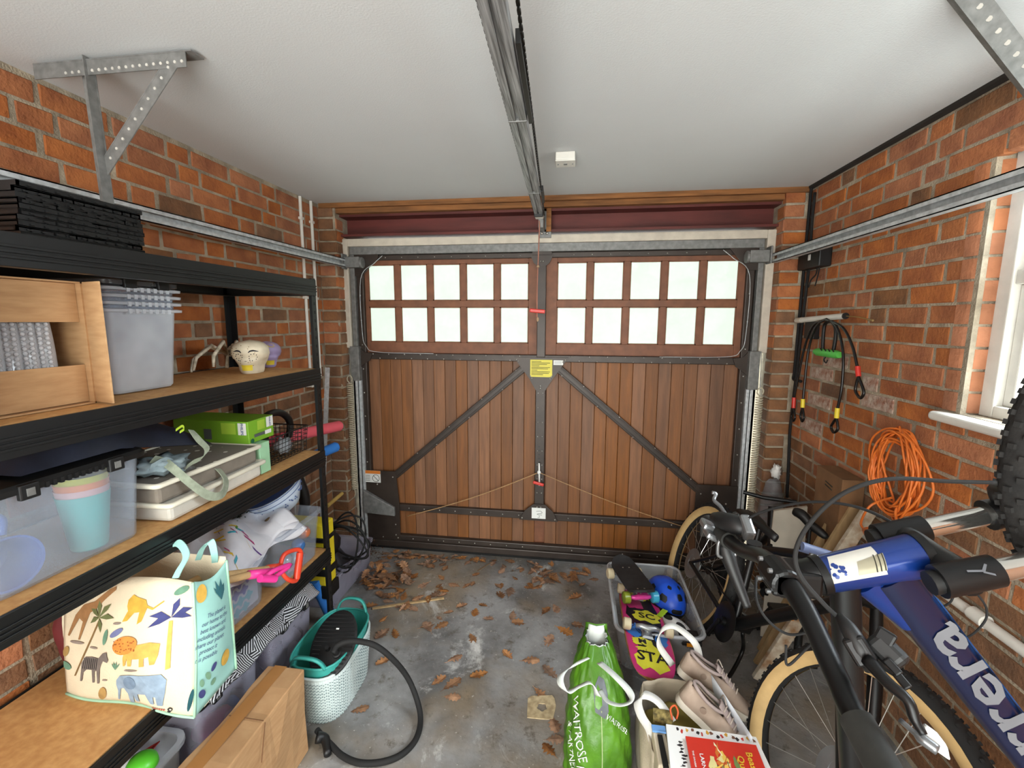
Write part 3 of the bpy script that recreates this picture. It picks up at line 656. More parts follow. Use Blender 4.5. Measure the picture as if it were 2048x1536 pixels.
# ---- stack of black interlocking plastic tiles on the top shelf
q = U(289, 492, x=-1.25); y1 = q.y
m_tile = mat('black_tile_plastic', (18, 19, 20), .4, var=.1)
ty0, ty1, th = y1-.30, y1, .0225
pr = MB()
pr.bb((-.15, -.15, .012), (.15, .15, .018))
for k in range(13): pr.bb((-.15, -.147+k*.0242, 0), (.15, -.147+k*.0242+.004, .0195))
pr.bb((-.15, -.15, 0), (.15, -.146, .019)); pr.bb((.146, -.15, 0), (.15, .15, .019)); pr.bb((-.15, .146, 0), (.15, .15, .019)); pr.bb((-.15, -.15, 0), (-.146, .15, .019))
for k in range(10): pr.bb((.15, -.13+k*.029, .003), (.155, -.12+k*.029, .009))
pm = pr.mesh('tile'); pm.materials.append(m_tile)
NT = 10
for i in range(NT):
    o = bpy.data.objects.new('decking_tile', pm); COL.objects.link(o); o.location = (-1.40+R.uniform(-.004, .004), (ty0+ty1)/2+R.uniform(-.004, .004), T1+.001+i*.0124); o.scale = (1, 1, .58); o.rotation_euler = (0, 0, R.uniform(-.02, .02))
    tag(o, ['lowest', 'second from bottom', 'third from bottom', 'fourth from bottom', 'fifth from bottom', 'fifth from top', 'fourth from top', 'third from top', 'second from top', 'topmost'][i]+' black ribbed plastic tile in the stack on the top shelf', 'plastic tile', 'stack of black plastic tiles')
# ---- second shelf: open carton with bubble wrap
t2 = T2+.0005
box = empty('open_carton', (-1.42, .98, t2), 'open brown cardboard carton holding bubble wrap on the second shelf', 'cardboard box')
cx0, cx1, cy0, cy1, ch = -1.63, -1.30, .70, 1.045, .325
b = MB(); t = .004
b.bb((cx0, cy0, t2), (cx1, cy1, t2+t)); b.bb((cx0, cy0, t2), (cx0+t, cy1, t2+ch)); b.bb((cx0, cy0, t2), (cx1, cy0+t, t2+ch)); b.bb((cx0, cy1-t, t2), (cx1, cy1, t2+ch)); b.bb((cx0, cy0, t2+ch-t), (cx1, cy1, t2+ch))
b.build('carton_body', m_card, box, weld=False)
m_card_edge = mat('card_flute_edge', (196, 146, 92), .85, var=.25, scale=120)
def flap(p0, p1, d, name='flap'):
    p0, p1, d = V(p0), V(p1), V(d); b = MB(); n = (p1-p0).cross(d).normalized()*.004
    b.hexa([p0, p1, p1+d, p0+d, p0+n, p1+n, p1+d+n, p0+d+n]); b.build(name, m_card, box)
flap((cx1, cy1, t2+.004), (cx1, cy1, t2+ch), (.075, -.02, 0)); flap((cx1, cy0, t2+.004), (cx1, cy0, t2+ch), (.075, .06, 0))
flap((cx1-.02, cy0+.01, t2+ch-.105), (cx1-.02, cy1-.005, t2+ch-.105), (0, 0, .10)); flap((cx1-.02, cy0+.01, t2+.006), (cx1-.02, cy1-.005, t2+.006), (0, 0, .10))
bw = empty('bubble_wrap_roll', (-1.42, .98, t2+.006), 'roll of clear bubble wrap inside the open carton', 'bubble wrap')
m_wrap = clear('bubble_film', (214, 216, 220), .5, .15)
for k in range(4):
    b = MB(); pts = [(-1.36+.006*k, .86+k*.035, t2+.02), (-1.365, .875+k*.035, t2+.16), (-1.355, .855+k*.035, t2+.30)]; b.tube(spline(pts, 6), .026, 10); b.build('wrap_fold', m_wrap, bw, smooth=True)
g = MB()
for k in range(4):
    for i in range(22):
        for j in range(2): g.ball((-1.337+.004*j, .855+k*.035+j*.014, t2+.035+i*.012), .0055, 6, 4)
g.build('bubbles', m_wrap, bw, kind='stuff', smooth=True)
# ---- nested clear boxes
nest = [(-1.495, 1.262)]
for i in range(4):
    c = V(-1.495, 1.258, t2+.002+i*.0215); e = empty('storage_box', c, ['lowest clear plastic storage box of the nested stack on the second shelf', 'second clear plastic box up in the nested stack', 'third clear plastic box up in the nested stack', 'topmost clear plastic box in the nested stack under dark clips'][i], 'storage box', 'nested clear boxes on the second shelf')
    tubshell(c, .30, .235, .255, .88, .02, .002, .002).build('box_body', m_clear2 if i == 0 else m_clear, e, smooth='auto')
    b = MB(); zz = c.z+.247
    loft(b, [[V(c.x+x, c.y+y, zz+dz) for x, y in rrect(.31+w, .243+w, .024)] for w, dz in ((0, 0), (.022, .001), (.024, .009), (.004, .012))]); b.build('rim', m_clear2, e, smooth='auto')
    g = MB()
    for k in range(7): g.bb((c.x+.168, c.y-.07+k*.022, zz-.004), (c.x+.171, c.y-.06+k*.022, zz+.01))
    g.build('clip_ribs', m_clear2, e, kind='stuff', weld=False)
c = V(-1.495, 1.255, t2+.002+3*.0215+.262)
e = empty('box_lid', c, 'smoky clear lid with dark clips topping the nested boxes', 'lid')
b = MB(); loft(b, [[V(c.x+x, c.y+y, c.z+dz) for x, y in rrect(.335+w, .25+w, .026)] for w, dz in ((-.01, 0), (0, .002), (0, .014), (-.02, .018))], True, True); b.build('lid_panel', clear('smoky_plastic', (96, 98, 102), .6, .3), e, smooth='auto')
for yy_ in (-.055, .055):
    b = MB(); b.bb((c.x+.155, c.y+yy_-.02, c.z-.008), (c.x+.175, c.y+yy_+.02, c.z+.02)); b.build('clip', m_blackp, e, bevel=.003)
# ---- skeleton spider
sp = empty('toy_spider', (-1.56, 1.83, t2), 'bone-coloured plastic skeleton spider standing on the second shelf', 'toy spider')
m_bone = mat('bone_plastic', (214, 204, 184), .6, var=.2, scale=40, col2=(150, 140, 120))
sc_ = V(-1.53, 1.83, t2+.10)
def sleg(name, pxs):
    b = MB(); b.tube([U(a, c_, x=xx) for a, c_, xx in pxs], [.006, .008, .007, .005, .003][:len(pxs)], 6); b.build('leg', m_bone, sp, smooth=True)
sleg('a', [(456, 708, -1.53), (423, 691, -1.50), (392, 716, -1.49), (387, 741, -1.49)]); sleg('b', [(456, 710, -1.53), (417, 693, -1.56), (386, 720, -1.57), (382, 744, -1.55)])
sleg('c', [(455, 706, -1.52), (446, 683, -1.46), (427, 712, -1.43), (427, 734, -1.43)]); sleg('d', [(455, 712, -1.53), (454, 736, -1.52)])
sleg('e', [(460, 705, -1.53), (473, 683, -1.56), (486, 702, -1.58)]); sleg('f', [(460, 706, -1.53), (466, 690, -1.50), (473, 706, -1.47), (476, 726, -1.47)])
sleg('g', [(462, 705, -1.54), (485, 686, -1.59), (502, 684, -1.60)])
b = MB()
for k in range(6): b.tube([U(462, 702, x=-1.53)+V(.022*math.cos(t)*math.sin(math.pi*(k+.5)/6), .022*math.sin(t), .024*math.cos(t)) for t in [i*.5236 for i in range(12)]], .002, 5, True)
b.build('rib_cage', m_bone, sp, smooth=True)
b = MB(); b.ball(U(470, 706, x=-1.53), .016, 10, 8, (1, 1, .8)); b.build('head', m_bone, sp, smooth=True)
# ---- painted skulls
def skull(c, s, turn, m, name, label, yellow, deco):
    c = V(c); e = empty(name, c, label, 'skull ornament'); Mz = Matrix.Rotation(turn, 3, 'Z'); b = MB()
    def surf(u, v, lift=0):       # u around, v 0..1 up; local +x is the face
        a = 2*math.pi*u; t = v
        prof = [(0, .62), (.06, .70), (.22, .74), (.38, .92), (.6, 1.06), (.78, 1.0), (.9, .78), (.97, .45), (1.0, 0.02)]
        for i in range(len(prof)-1):
            if prof[i][0] <= t <= prof[i+1][0]: k = (t-prof[i][0])/(prof[i+1][0]-prof[i][0]); r = prof[i][1]*(1-k)+prof[i+1][1]*k; break
        f = math.cos(a); x = r*math.cos(a)*(1.05 if f < 0 else .95); y = r*math.sin(a)*.86
        if f > 0 and t < .42: x += .10*f*f; y *= .88
        for ey in (-.36, .36):    # eye sockets
            d = ((y-ey)/.3)**2+((t-.52)/.14)**2
            if f > 0 and d < 1: x -= .10*(1-d)
        dn = (y/.14)**2+((t-.40)/.09)**2
        if f > 0 and dn < 1: x -= .07*(1-dn)
        return c+Mz @ V((x+lift)*s, y*s, t*s*1.78)
    b.grid(lambda u, v: surf(u, v), 32, 22, wrapu=True); b.build('skull_body', m, e, smooth=True)
    def dec(pts, mm, nm):         # thin painted marks on the surface in (angle, height)
        g = MB(); g.add([surf(u % 1, v, .012) for u, v in pts], [list(range(len(pts)))]); g.build(nm, mm, e)
    g = MB(); g.grid(lambda a, v: surf((-.075+.15*a) % 1, .10+.17*v, .03), 8, 4); g.build('mouth_patch', yellow, e, smooth=True)
    deco(dec, surf, s, e); return e
m_yelp = mat('yellow_paint', (232, 208, 58), .5, var=.05); m_inkd = mat('black_paint_marks', (40, 38, 44), .7)
def deco1(dec, surf, s, e):
    for sgn in (-1, 1):
        g = MB(); g.tube([surf((sgn*(.03+.085*k/6)) % 1, .70-.05*abs(k/6-.45)*1.2-(.03 if k == 0 else 0), .015) for k in range(7)], [.0018, .003, .0035, .0035, .003, .002, .001], 5); g.build('brow', m_inkd, e)
        g = MB()
        for k in range(9): a = k*.698; g.ball(surf((sgn*.065+.035*math.cos(a)) % 1, .5+.10*math.sin(a), .008), .0022, 5, 4)
        g.build('eye_dots', m_inkd, e, kind='stuff')
    g = MB()
    for k in range(26): g.ball(surf(R.uniform(.70, 1.1) % 1, R.uniform(.15, .85), .008), .0018, 5, 4)
    g.build('speckles', mat('brown_specks', (130, 96, 60), .8), e, kind='stuff')
    g = MB(); g.add([surf(u % 1, v, .01) for u, v in [(-.02, .38), (0, .44), (.02, .38)]], [[0, 1, 2]]); g.build('nose', m_inkd, e)
m_cream_sk = mat('cream_ceramic', (226, 214, 188), .5, var=.1, scale=14, col2=(196, 184, 160))
pk = U(507, 748, z=t2); skull((pk.x-.045, pk.y+.05, t2), .080, math.radians(-68), m_cream_sk, 'painted_skull', 'cream painted skull with yellow mouth on the second shelf', m_yelp, deco1)
def deco2(dec, surf, s, e):
    dec(oval(.02, .86, .05, .08, 0, 10), m_yelp, 'yellow_band'); dec(oval(-.08, .5, .03, .06, 0, 10), m_yelp, 'yellow_spot')
pk2 = U(540, 736, z=t2); skull((pk2.x-.055, pk2.y+.06, t2), .07, math.radians(-40), mat('lilac_paint', (176, 160, 206), .5, var=.08), 'painted_skull', 'lilac painted skull with yellow mouth behind the cream skull', m_yelp, deco2)
# ---- third shelf: clear box of cups with black lid
t3 = T3+.0005
def lidbox(c, sx, sy, h, label, cat='storage box', group=None, lid=True, lidm=None, taper=.9, body=m_clear):
    c = V(c); e = empty('lidded_storage_box', c, label, cat, group)
    tubshell(c, sx, sy, h, taper, .02, .003, .006).build('box_body', body, e, smooth='auto')
    if lid:
        b = MB(); loft(b, [[V(c.x+x, c.y+y, c.z+h+dz) for x, y in rrect(sx+w, sy+w, .03)] for w, dz in ((.0, -.004), (.03, -.006), (.034, .008), (.02, .016), (-.03, .010), (-.06, .012))], True, True); lo = b.build('lid', lidm or m_blackp, e, smooth='auto')
        for k in (-.27, .27):
            b = MB(); b.bb((c.x+sx/2+.008, c.y+sy*k-.02, c.z+h-.022), (c.x+sx/2+.022, c.y+sy*k+.02, c.z+h+.014)); b.build('clip', m_blackp, lo, bevel=.003)
            b = MB(); b.bb((c.x+sx/2+.022, c.y+sy*k-.008, c.z+h-.014), (c.x+sx/2+.024, c.y+sy*k+.008, c.z+h+.004)); b.build('clip_tab', m_galv_dull, lo)
        g = MB()
        for k in range(9): g.bb((c.x+sx/2+.012, c.y-sy*.18+k*sy*.043, c.z+h-.008), (c.x+sx/2+.019, c.y-sy*.18+k*sy*.043+sy*.02, c.z+h+.006))
        g.build('grip_ribs', m_blackp, lo, kind='stuff', weld=False)
    return e
cb = V(-1.43, .925, t3+.001)
lidbox(cb, .35, .37, .245, 'clear box with black clip lid holding picnic cups on the third shelf', taper=.92)
cupc = U(237, 1068, z=t3+.006); cupc = V(-1.335, 1.008, t3+.006)
ccols = [('teal', (110, 196, 190)), ('pink', (232, 190, 190)), ('orange', (240, 150, 96)), ('lime yellow', (206, 206, 70))]
for i, (nm, cc) in enumerate(ccols):
    z0 = cupc.z+i*.0175; b = MB(); b.lathe([(.0, 0), (.040, 0), (.0405, .004), (.057, .152), (.0585, .157), (.0555, .155), (.039, .008), (.0, .007)], V(cupc.x, cupc.y, z0), n=28)
    b.build('plastic_cup', mat('cup_'+nm.replace(' ', '_'), cc, .45, var=.03), label=nm+' plastic cup in the nested stack inside the clear box', cat='cup', group='nested picnic cups', smooth='auto')
mugc = V(-1.34, .80, t3+.006)
e = empty('plastic_jug', mugc, 'blue plastic jug lying open-end forward in the clear box', 'jug'); m_blue = mat('blue_plastic', (70, 104, 180), .45, var=.05)
b = MB(); b.lathe([(.0, -.11), (.046, -.11), (.05, -.10), (.062, 0), (.065, .003), (.060, .001), (.047, -.095), (.0, -.10)], mugc+V(.055, .0, .066), (1, -.1, .02), 28); b.build('jug_body', m_blue, e, smooth='auto')
b = MB(); b.tube(spline([mugc+V(.03, .01, .13), mugc+V(.02, .02, .165), mugc+V(-.03, .02, .165), mugc+V(-.04, .01, .12)], 6), .008, 8); b.build('handle', m_blue, e, smooth=True)
# ---- flat grey dotted under-bed bags
def dotted():
    m = bpy.data.materials.new('taupe_spotted_fabric'); m.use_nodes = True; n, l = m.node_tree.nodes, m.node_tree.links; b = n['Principled BSDF']
    tc = n.new('ShaderNodeTexCoord'); mp = n.new('ShaderNodeMapping'); mp.inputs['Scale'].default_value = (17, 17, 0); l.new(tc.outputs['Object'], mp.inputs[0])
    vo = n.new('ShaderNodeTexVoronoi'); vo.inputs['Scale'].default_value = 1; vo.inputs['Randomness'].default_value = .25; l.new(mp.outputs[0], vo.inputs['Vector'])
    lt = n.new('ShaderNodeMath'); lt.operation = 'LESS_THAN'; lt.inputs[1].default_value = .15; l.new(vo.outputs['Distance'], lt.inputs[0])
    mx = n.new('ShaderNodeMix'); mx.data_type = 'RGBA'; l.new(lt.outputs[0], mx.inputs['Factor']); mx.inputs['A'].default_value = S(120, 112, 104); mx.inputs['B'].default_value = S(222, 218, 208); l.new(mx.outputs['Result'], b.inputs['Base Color']); b.inputs['Roughness'].default_value = .9
    return m
m_dots = dotted(); m_taupe = mat('taupe_fabric', (128, 119, 108), .95, var=.1, scale=20); m_piping = mat('cream_piping', (222, 216, 198), .8, var=.05); m_calico = mat('cream_fabric', (206, 202, 192), .95, var=.08, scale=14)
def flatbag(x0, x1, y0, y1, z0, h, m, top, label, rz):
    c = V((x0+x1)/2, (y0+y1)/2, z0); e = empty('storage_bag', c, label, 'storage bag', 'flat zipped storage bags'); e.rotation_euler = (0, 0, rz)
    def bx(a, cc, z_, zz_, name, mm, bev): 
        b = MB(); b.bb((-a/2, -cc/2, z_), (a/2, cc/2, zz_)); o = b.build(name, mm, bevel=bev); o.parent = e; o.location = (0, 0, z_); return o
    a, cc = x1-x0, y1-y0
    bx(a-.02, cc-.02, 0, h-.012, 'bag_body', m, .012); bx(a-.012, cc-.012, h-.010, h-.001, 'bag_lid', top, .004)
    b = MB(); b.tube([V(x, y, 0) for x, y in rrect(a, cc, .012, 3)], .009, 6, True); o = b.build('piping', m_piping, smooth=True); o.parent = e; o.location = (0, 0, h-.014)
flatbag(-1.63, -1.245, 1.16, 1.62, t3+.001, .062, m_calico, m_calico, 'lower flat storage bag, cream sided, on the third shelf', .04)
flatbag(-1.64, -1.255, 1.15, 1.61, t3+.064, .068, m_taupe, m_dots, 'upper flat storage bag with taupe spotted lid and cream piping', .0)
# ---- green bulb carton
zg = t3+.134
p00 = U(500, 912, z=zg+.0)
gx1 = -1.30; gp0 = U(495, 845, x=gx1); gp1 = U(545, 828, x=gx1); gy0, gy1, gz1 = gp0.y, gp1.y, (gp0.z+gp1.z)/2
gx0, zg0 = -1.64, t3+.134
e = empty('product_carton', (gx1, gy0, zg0), 'bright green electrical product carton with white labels on the third shelf', 'carton')
m_green = mat('lime_card', (120, 172, 44), .45, var=.08, scale=4); m_lime = mat('pale_lime_print', (168, 204, 66), .45)
b = MB(); b.bb((gx0, gy0, zg0), (gx1, gy1, gz1)); b.build('carton_body', m_green, e, bevel=.002)
ph = gz1-zg0; pw = gy1-gy0
f1 = patch((gx1, gy0, zg0), (0, 1, 0), (0, 0, 1)); f2 = patch((gx0, gy0, zg0), (1, 0, 0), (0, 0, 1)); LX = gx1-gx0
def rect(x0, y0, x1, y1): return [(x0, y0), (x1, y0), (x1, y1), (x0, y1)]
shape(f1, rect(pw*.70, ph*.5, pw*.98, ph*.97)).build('white_panel', m_paper, e); shape(f1, rect(pw*.34, ph*.5, pw*.64, ph*.92)).build('lime_panel', m_lime, e); shape(f1, rect(0.0, 0, pw, ph), None)
f1b = patch((gx1, gy0, zg0), (0, 1, 0), (0, 0, 1), .002); lettering(f1b, 'PHILIPS', pw*.84, ph*.74, .0125, math.pi/2*-1, True).build('lettering', mat('navy_ink', (44, 70, 130), .6), e)
shape(f1b, rect(pw*.2, ph*.22, pw*.62, ph*.36)).build('lamp_print', mat('grey_print', (88, 94, 92), .6), e); shape(f1b, rect(pw*.62, ph*.20, pw*.88, ph*.38)).build('lamp_print', m_paper, e); shape(f1b, oval(pw*.12, ph*.1, .010, .010)).build('recycling_mark', mat('dark_green_ink', (20, 90, 60), .6), e)
shape(f2, rect(LX-.085, ph*.45, LX-.008, ph*.95)[0:4]).build('white_panel', m_paper, e) if False else None
shape(f2, rect(LX-.045, ph*.40, LX-.008, ph*.93)).build('white_panel', m_paper, e); f2b = patch((gx0, gy0, zg0), (1, 0, 0), (0, 0, 1), .002)
lettering(f2b, 'PHILIPS', LX-.027, ph*.665, .0155, -math.pi/2, True).build('lettering', mat('navy_ink', (44, 70, 130), .6), e)
shape(f2, rect(LX-.12, ph*.42, LX-.055, ph*.92)).build('lime_panel', m_lime, e); shape(f2b, rect(LX-.20, ph*.15, LX-.165, ph*.62)).build('lamp_print', mat('grey_print', (88, 94, 92), .6), e)
# pale green box below it
b = MB(); b.bb((-1.62, 1.625, t3+.001), (-1.272, 1.685, t3+.13)); b.build('mint_card_box', mat('mint_card', (160, 208, 168), .5, var=.05), label='pale mint card box standing under the green carton', cat='box', bevel=.002)
# ---- navy bag slumped over the boxes, lime tag, webbing straps
m_navy = mat('navy_nylon', (30, 36, 54), .6, var=.25, scale=10, bump=.3, bscale=14)
e = empty('sports_bag', (-1.45, 1.15, t3+.27), 'navy fabric sports bag slumped over the black lid', 'bag')
b = MB()
def nav(u, v):
    y = .84+.56*u; x = -1.64+.36*v; w = math.sin(math.pi*min(1, max(0, u)))**.5*math.sin(math.pi*v)**.5
    base = t3+.268 if u < .42 else t3+.268-(u-.42)*.13
    return V(x, y, base+.001+w*(.112+.014*math.sin(13*u+3*v)+.010*math.sin(9*v+5*u)))
def navb(u, v):
    y = .84+.56*u; x = -1.64+.36*v; base = t3+.268 if u < .42 else t3+.268-(u-.42)*.13
    return V(x, y, base)
b.grid(nav, 26, 16); b.grid(navb, 26, 16); b.build('bag_body', m_navy, e, smooth=True)
zp = lambda px, py, z: U(px, py, z=z)
def px_(pts, x): return [U(a, c_, x=x if not isinstance(x, (list, tuple)) else x[i]) for i, (a, c_) in enumerate(pts)]
b = ribbon(px_([(352, 860), (364, 852), (368, 858), (360, 864)], -1.268), .008, (0, .2, 1)); b.build('lime_loop', mat('lime_webbing', (190, 222, 60), .7), e, solid=.002)
m_web = mat('olive_webbing', (150, 158, 138), .85, var=.12, scale=60)
b = ribbon(px_([(382, 860), (398, 880), (414, 898), (405, 915), (385, 925), (372, 935)], [-1.29, -1.27, -1.265, -1.262, -1.262, -1.262]), .022, [(0, .8, -.3), (0, .9, .3), (0, 1, .2), (0, .8, .5), (0, .6, .6), (0, .5, .5)]); b.build('strap', m_web, e, solid=.002)
b = ribbon(px_([(305, 918), (330, 925), (350, 940), (388, 972), (420, 992), (445, 988), (452, 962), (438, 940), (425, 935), (412, 942)], [-1.33, -1.30, -1.26, -1.225, -1.21, -1.21, -1.23, -1.26, -1.28, -1.30]), .028, [(0, .7, .5), (0, .7, .5), (0, .6, .7), (0, .5, .8), (0, .5, .8), (0, -.3, .9), (0, -.7, .5), (0, -.8, .3), (0, -.8, .2), (0, -.8, .2)]); b.build('shoulder_strap', m_web, e, solid=.002)
e = empty('cloth_bag', (-1.32, 1.22, t3+.135), 'crumpled pale blue-grey cloth bag on the spotted storage bag', 'bag')
c_ = U(320, 945, x=-1.33); blob((c_.x-.01, c_.y+.02, t3+.163), .055, (1.1, 1.35, .5), .22, 3, 4).build('bag_body', mat('pale_blue_cloth', (158, 176, 182), .85, var=.25, scale=16, bump=.4, bscale=22), e, smooth=True)
b = ribbon(px_([(300, 935), (330, 920), (362, 935), (388, 940)], [-1.30, -1.30, -1.29, -1.29]), .02, [(0, .4, .8), (0, .6, .7), (0, .4, .8), (0, .3, .9)]); b.build('tie', mat('pale_blue_cloth', (158, 176, 182)), e, solid=.002)
b = MB(); b.tube(px_([(368, 932), (384, 938)], -1.29), [.011, .012], 10); b.build('toggle', m_galv_dull, e, smooth=True)
# ---- wire basket
k0 = U(531, 934, z=t3); k1 = U(621, 899, z=t3)
wx1 = -1.30; wy0, wy1 = 1.725, 1.985; wx0 = -1.575; wh = .125
e = empty('wire_basket', ((wx0+wx1)/2, (wy0+wy1)/2, t3), 'black wire mesh basket at the far end of the third shelf', 'basket')
m_wire = mat('black_wire', (34, 31, 30), .45, .4)
b = MB(); fl = .012
for i in range(12):
    y = wy0+(wy1-wy0)*i/11; b.tube([(wx1+fl, y, t3+wh), (wx1, y, t3+.004), (wx0, y, t3+.004), (wx0-fl, y, t3+wh)], .0016, 4)
for i in range(13):
    x = wx0+(wx1-wx0)*i/12; b.tube([(x, wy0-fl, t3+wh), (x, wy0, t3+.004), (x, wy1, t3+.004), (x, wy1+fl*.3, t3+wh)], .0016, 4)
for k in range(1, 6):
    f = k/6; d = fl*f; z = t3+.004+(wh-.004)*f; b.tube([(wx0-d, wy0-d, z), (wx1+d, wy0-d, z), (wx1+d, wy1+d*.3, z), (wx0-d, wy1+d*.3, z)], .0016, 4, True)
b.build('wire_mesh', m_wire, e, kind='stuff')
b = MB(); b.tube([(wx0-fl, wy0-fl, t3+wh), (wx1+fl, wy0-fl, t3+wh), (wx1+fl, wy1+fl*.3, t3+wh), (wx0-fl, wy1+fl*.3, t3+wh)], .0032, 6, True); b.build('rim_wire', m_wire, e, smooth=True)
e = empty('loop_handled_appliance', (-1.5, 1.85, t3+.01), 'black loop-handled appliance sticking up out of the wire basket', 'appliance')
hb = px_([(520, 925), (530, 880), (525, 845), (540, 828), (562, 826), (578, 840), (580, 862), (570, 885)], [-1.42]*8)
b = MB(); b.tube(spline(hb, 6), .017, 10); b.build('loop_handle', m_blackp, e, smooth=True)
b = MB(); b.tube(spline([(-1.40, 1.80, t3+.03), (-1.44, 1.86, t3+.045), (-1.5, 1.93, t3+.05)], 5), [.03]*11, 12); b.build('appliance_body', m_blackp, e, smooth=True)
blob((-1.36, 1.90, t3+.045), .035, (.9, 1.3, 1), .2, 3, 9).build('plastic_pouch', clear('pouch_film', (196, 204, 212), .5, .15), label='crinkled clear plastic pouch inside the wire basket', cat='pouch', smooth=True)
# ---- pool noodles
def noodle(p0, p1, r, m, label, nm='pool_noodle'):
    b = MB(); b.tube([p0, V(p0)+(V(p1)-V(p0))*.5, V(p1)-(V(p1)-V(p0)).normalized()*.012, p1], [r, r, r, r*.7], 18); b.build(nm, m, label=label, cat='pool noodle', smooth='auto')
pe = U(682, 851, y=2.42); noodle((-1.645, 1.72, T3+.034), pe, .030, mat('pink_foam', (226, 92, 104), .85, var=.05), 'pink foam pool noodle poking out past the end of the third shelf')
pe = U(676, 892, y=2.36); noodle((-1.645, 1.90, .86), pe, .028, mat('blue_foam', (44, 116, 196), .85, var=.05), 'short blue foam pool noodle below the pink one behind the shelf post')
pe = U(662, 1226, z=.06); noodle((-1.35, 2.06, .30), (pe.x+.02, pe.y-.02, .035), .028, mat('blue_foam', (44, 116, 196)), 'blue foam pool noodle leaning down to the floor behind the teal basket')
# ---- white conduits and junction box on the wall
for (px, nm, zb) in ((608, 'left', 1.28), (627, 'right', 1.30)):
    top = U(px-6 if px < 620 else px-4, 395, x=XL+.02); e = empty('conduit', (XL+.012, top.y, zb), 'white plastic conduit running down to the junction box' if px < 620 else 'white plastic conduit nearer the corner pier, beside the longer one', 'conduit', 'white wall conduits')
    zz = 1.345 if px < 620 else 1.30
    b = MB(); b.cyl((XL+.012, top.y, zz), (XL+.012, top.y, H-.005), .0095, n=12); b.build('pipe', m_white, e, smooth='auto')
    for z_ in (2.30, 1.82):
        b = MB(); b.bb((XL+.0, top.y-.016, z_-.008), (XL+.024, top.y+.014, z_+.008)); b.build('clip', m_white, e, bevel=.002)
jy = U(602, 392, x=XL+.02).y
e = empty('junction_box', (XL+.02, jy, 1.26), 'white surface socket box on the left wall at the foot of a conduit', 'junction box')
b = MB(); b.bb((XL+.002, jy-.045, 1.255), (XL+.042, jy+.043, 1.345)); b.build('back_box', m_white, e, bevel=.004)
b = MB(); b.bb((XL+.042, jy-.046, 1.254), (XL+.050, jy+.044, 1.346)); b.build('front_plate', m_white, e, bevel=.003)
for s_ in (-.03, .03):
    b = MB(); b.cyl((XL+.0495, jy+s_, 1.30), (XL+.052, jy+s_, 1.30), .004, n=8); b.build('screw', m_galv_dull, e)
# flat galvanised bar leaning behind the post
q0, q1 = U(656, 738, y=2.6), U(664, 1000, y=2.5)
b = MB(); b.bar(U(655, 735, y=2.66), V(-1.60, 2.50, .002), .03, .004, (0, 1, 0)); b.build('metal_strip', m_galv, label='pale galvanised metal strip leaning in the corner behind the shelf post', cat='metal strip')
# ================================================================== FOURTH SHELF
t4 = T4+.0005
def item_balls(pts, r, label, cat, group, cols):
    for i, (p, cn) in enumerate(zip(pts, cols)):
        MB().ball(p, r, 16, 10).build('bauble', mat('bauble_'+cn[0].replace(' ', '_'), cn[1], .25, .3, var=.04), label=cn[0]+' shiny ball '+label, cat=cat, group=group, smooth=True)
# right-hand box of balls
rb = V(-1.395, 1.775, t4+.001)
e = empty('storage_box', rb, 'clear open storage box of shiny balls at the right end of the fourth shelf', 'storage box')
tubshell(rb, .36, .33, .235, .9, .03, .003, .014).build('box_body', m_clear, e, smooth='auto')
item_balls([(-1.245, 1.84, t4+.155), (-1.25, 1.80, t4+.11), (-1.245, 1.77, t4+.07), (-1.25, 1.70, t4+.09), (-1.30, 1.75, t4+.04), (-1.30, 1.85, t4+.05)], .03, 'in the clear box on the fourth shelf', 'ball', 'balls in the clear box', [('orange', (226, 130, 84)), ('blue', (70, 130, 200)), ('white pearly', (220, 222, 226)), ('silver', (180, 182, 190)), ('pale blue', (150, 180, 220)), ('lilac', (170, 150, 200))])
blob((-1.265, 1.80, t4+.022), .03, (.5, 2.2, .7), .2, 3, 12).build('mesh_bag', mat('pink_net', (224, 150, 176), .8, var=.3, scale=90), label='pink netting lying at the bottom of the ball box', cat='netting', smooth=True)
# middle box with lattice print
mb_ = V(-1.405, 1.45, t4+.001)
e = empty('storage_box', mb_, 'milky storage box with a lattice patterned item in the middle of the fourth shelf', 'storage box')
tubshell(mb_, .36, .225, .20, .9, .03, .003, .012).build('box_body', m_clear, e, smooth='auto')
m_lat = mat('white_lattice', (206, 206, 214), .6)
la = empty('lattice_basket', (-1.265, 1.42, t4+.006), 'blue and teal quatrefoil patterned pouch inside the milky box', 'pouch')
b = MB(); b.bb((-1.29, 1.355, t4+.008), (-1.262, 1.545, t4+.165)); b.build('pouch_body', m_lat, la, bevel=.008)
fl_ = patch((-1.262, 1.355, t4+.008), (0, 1, 0), (0, 0, 1), .002)
for i in range(3):
    for j in range(4):
        a, c = .022+.044*i+(.022 if j % 2 else 0), .02+.036*j
        pts = [(a+.019*(1+.25*math.cos(4*t))*math.cos(t), c+.017*(1+.25*math.cos(4*t))*math.sin(t)) for t in [k*.2618 for k in range(24)]]
        shape(fl_, pts).build('quatrefoil', mat('violet_print', (96, 96, 176), .6) if j > 1 else mat('aqua_print', (84, 176, 190), .6), la)
blob((-1.30, 1.49, t4+.19), .04, (1, 1.3, .6), .25, 3, 22).build('peach_cloth', mat('peach_cloth', (222, 170, 140), .85), label='peach cloth showing inside the milky box', cat='cloth', smooth=True)
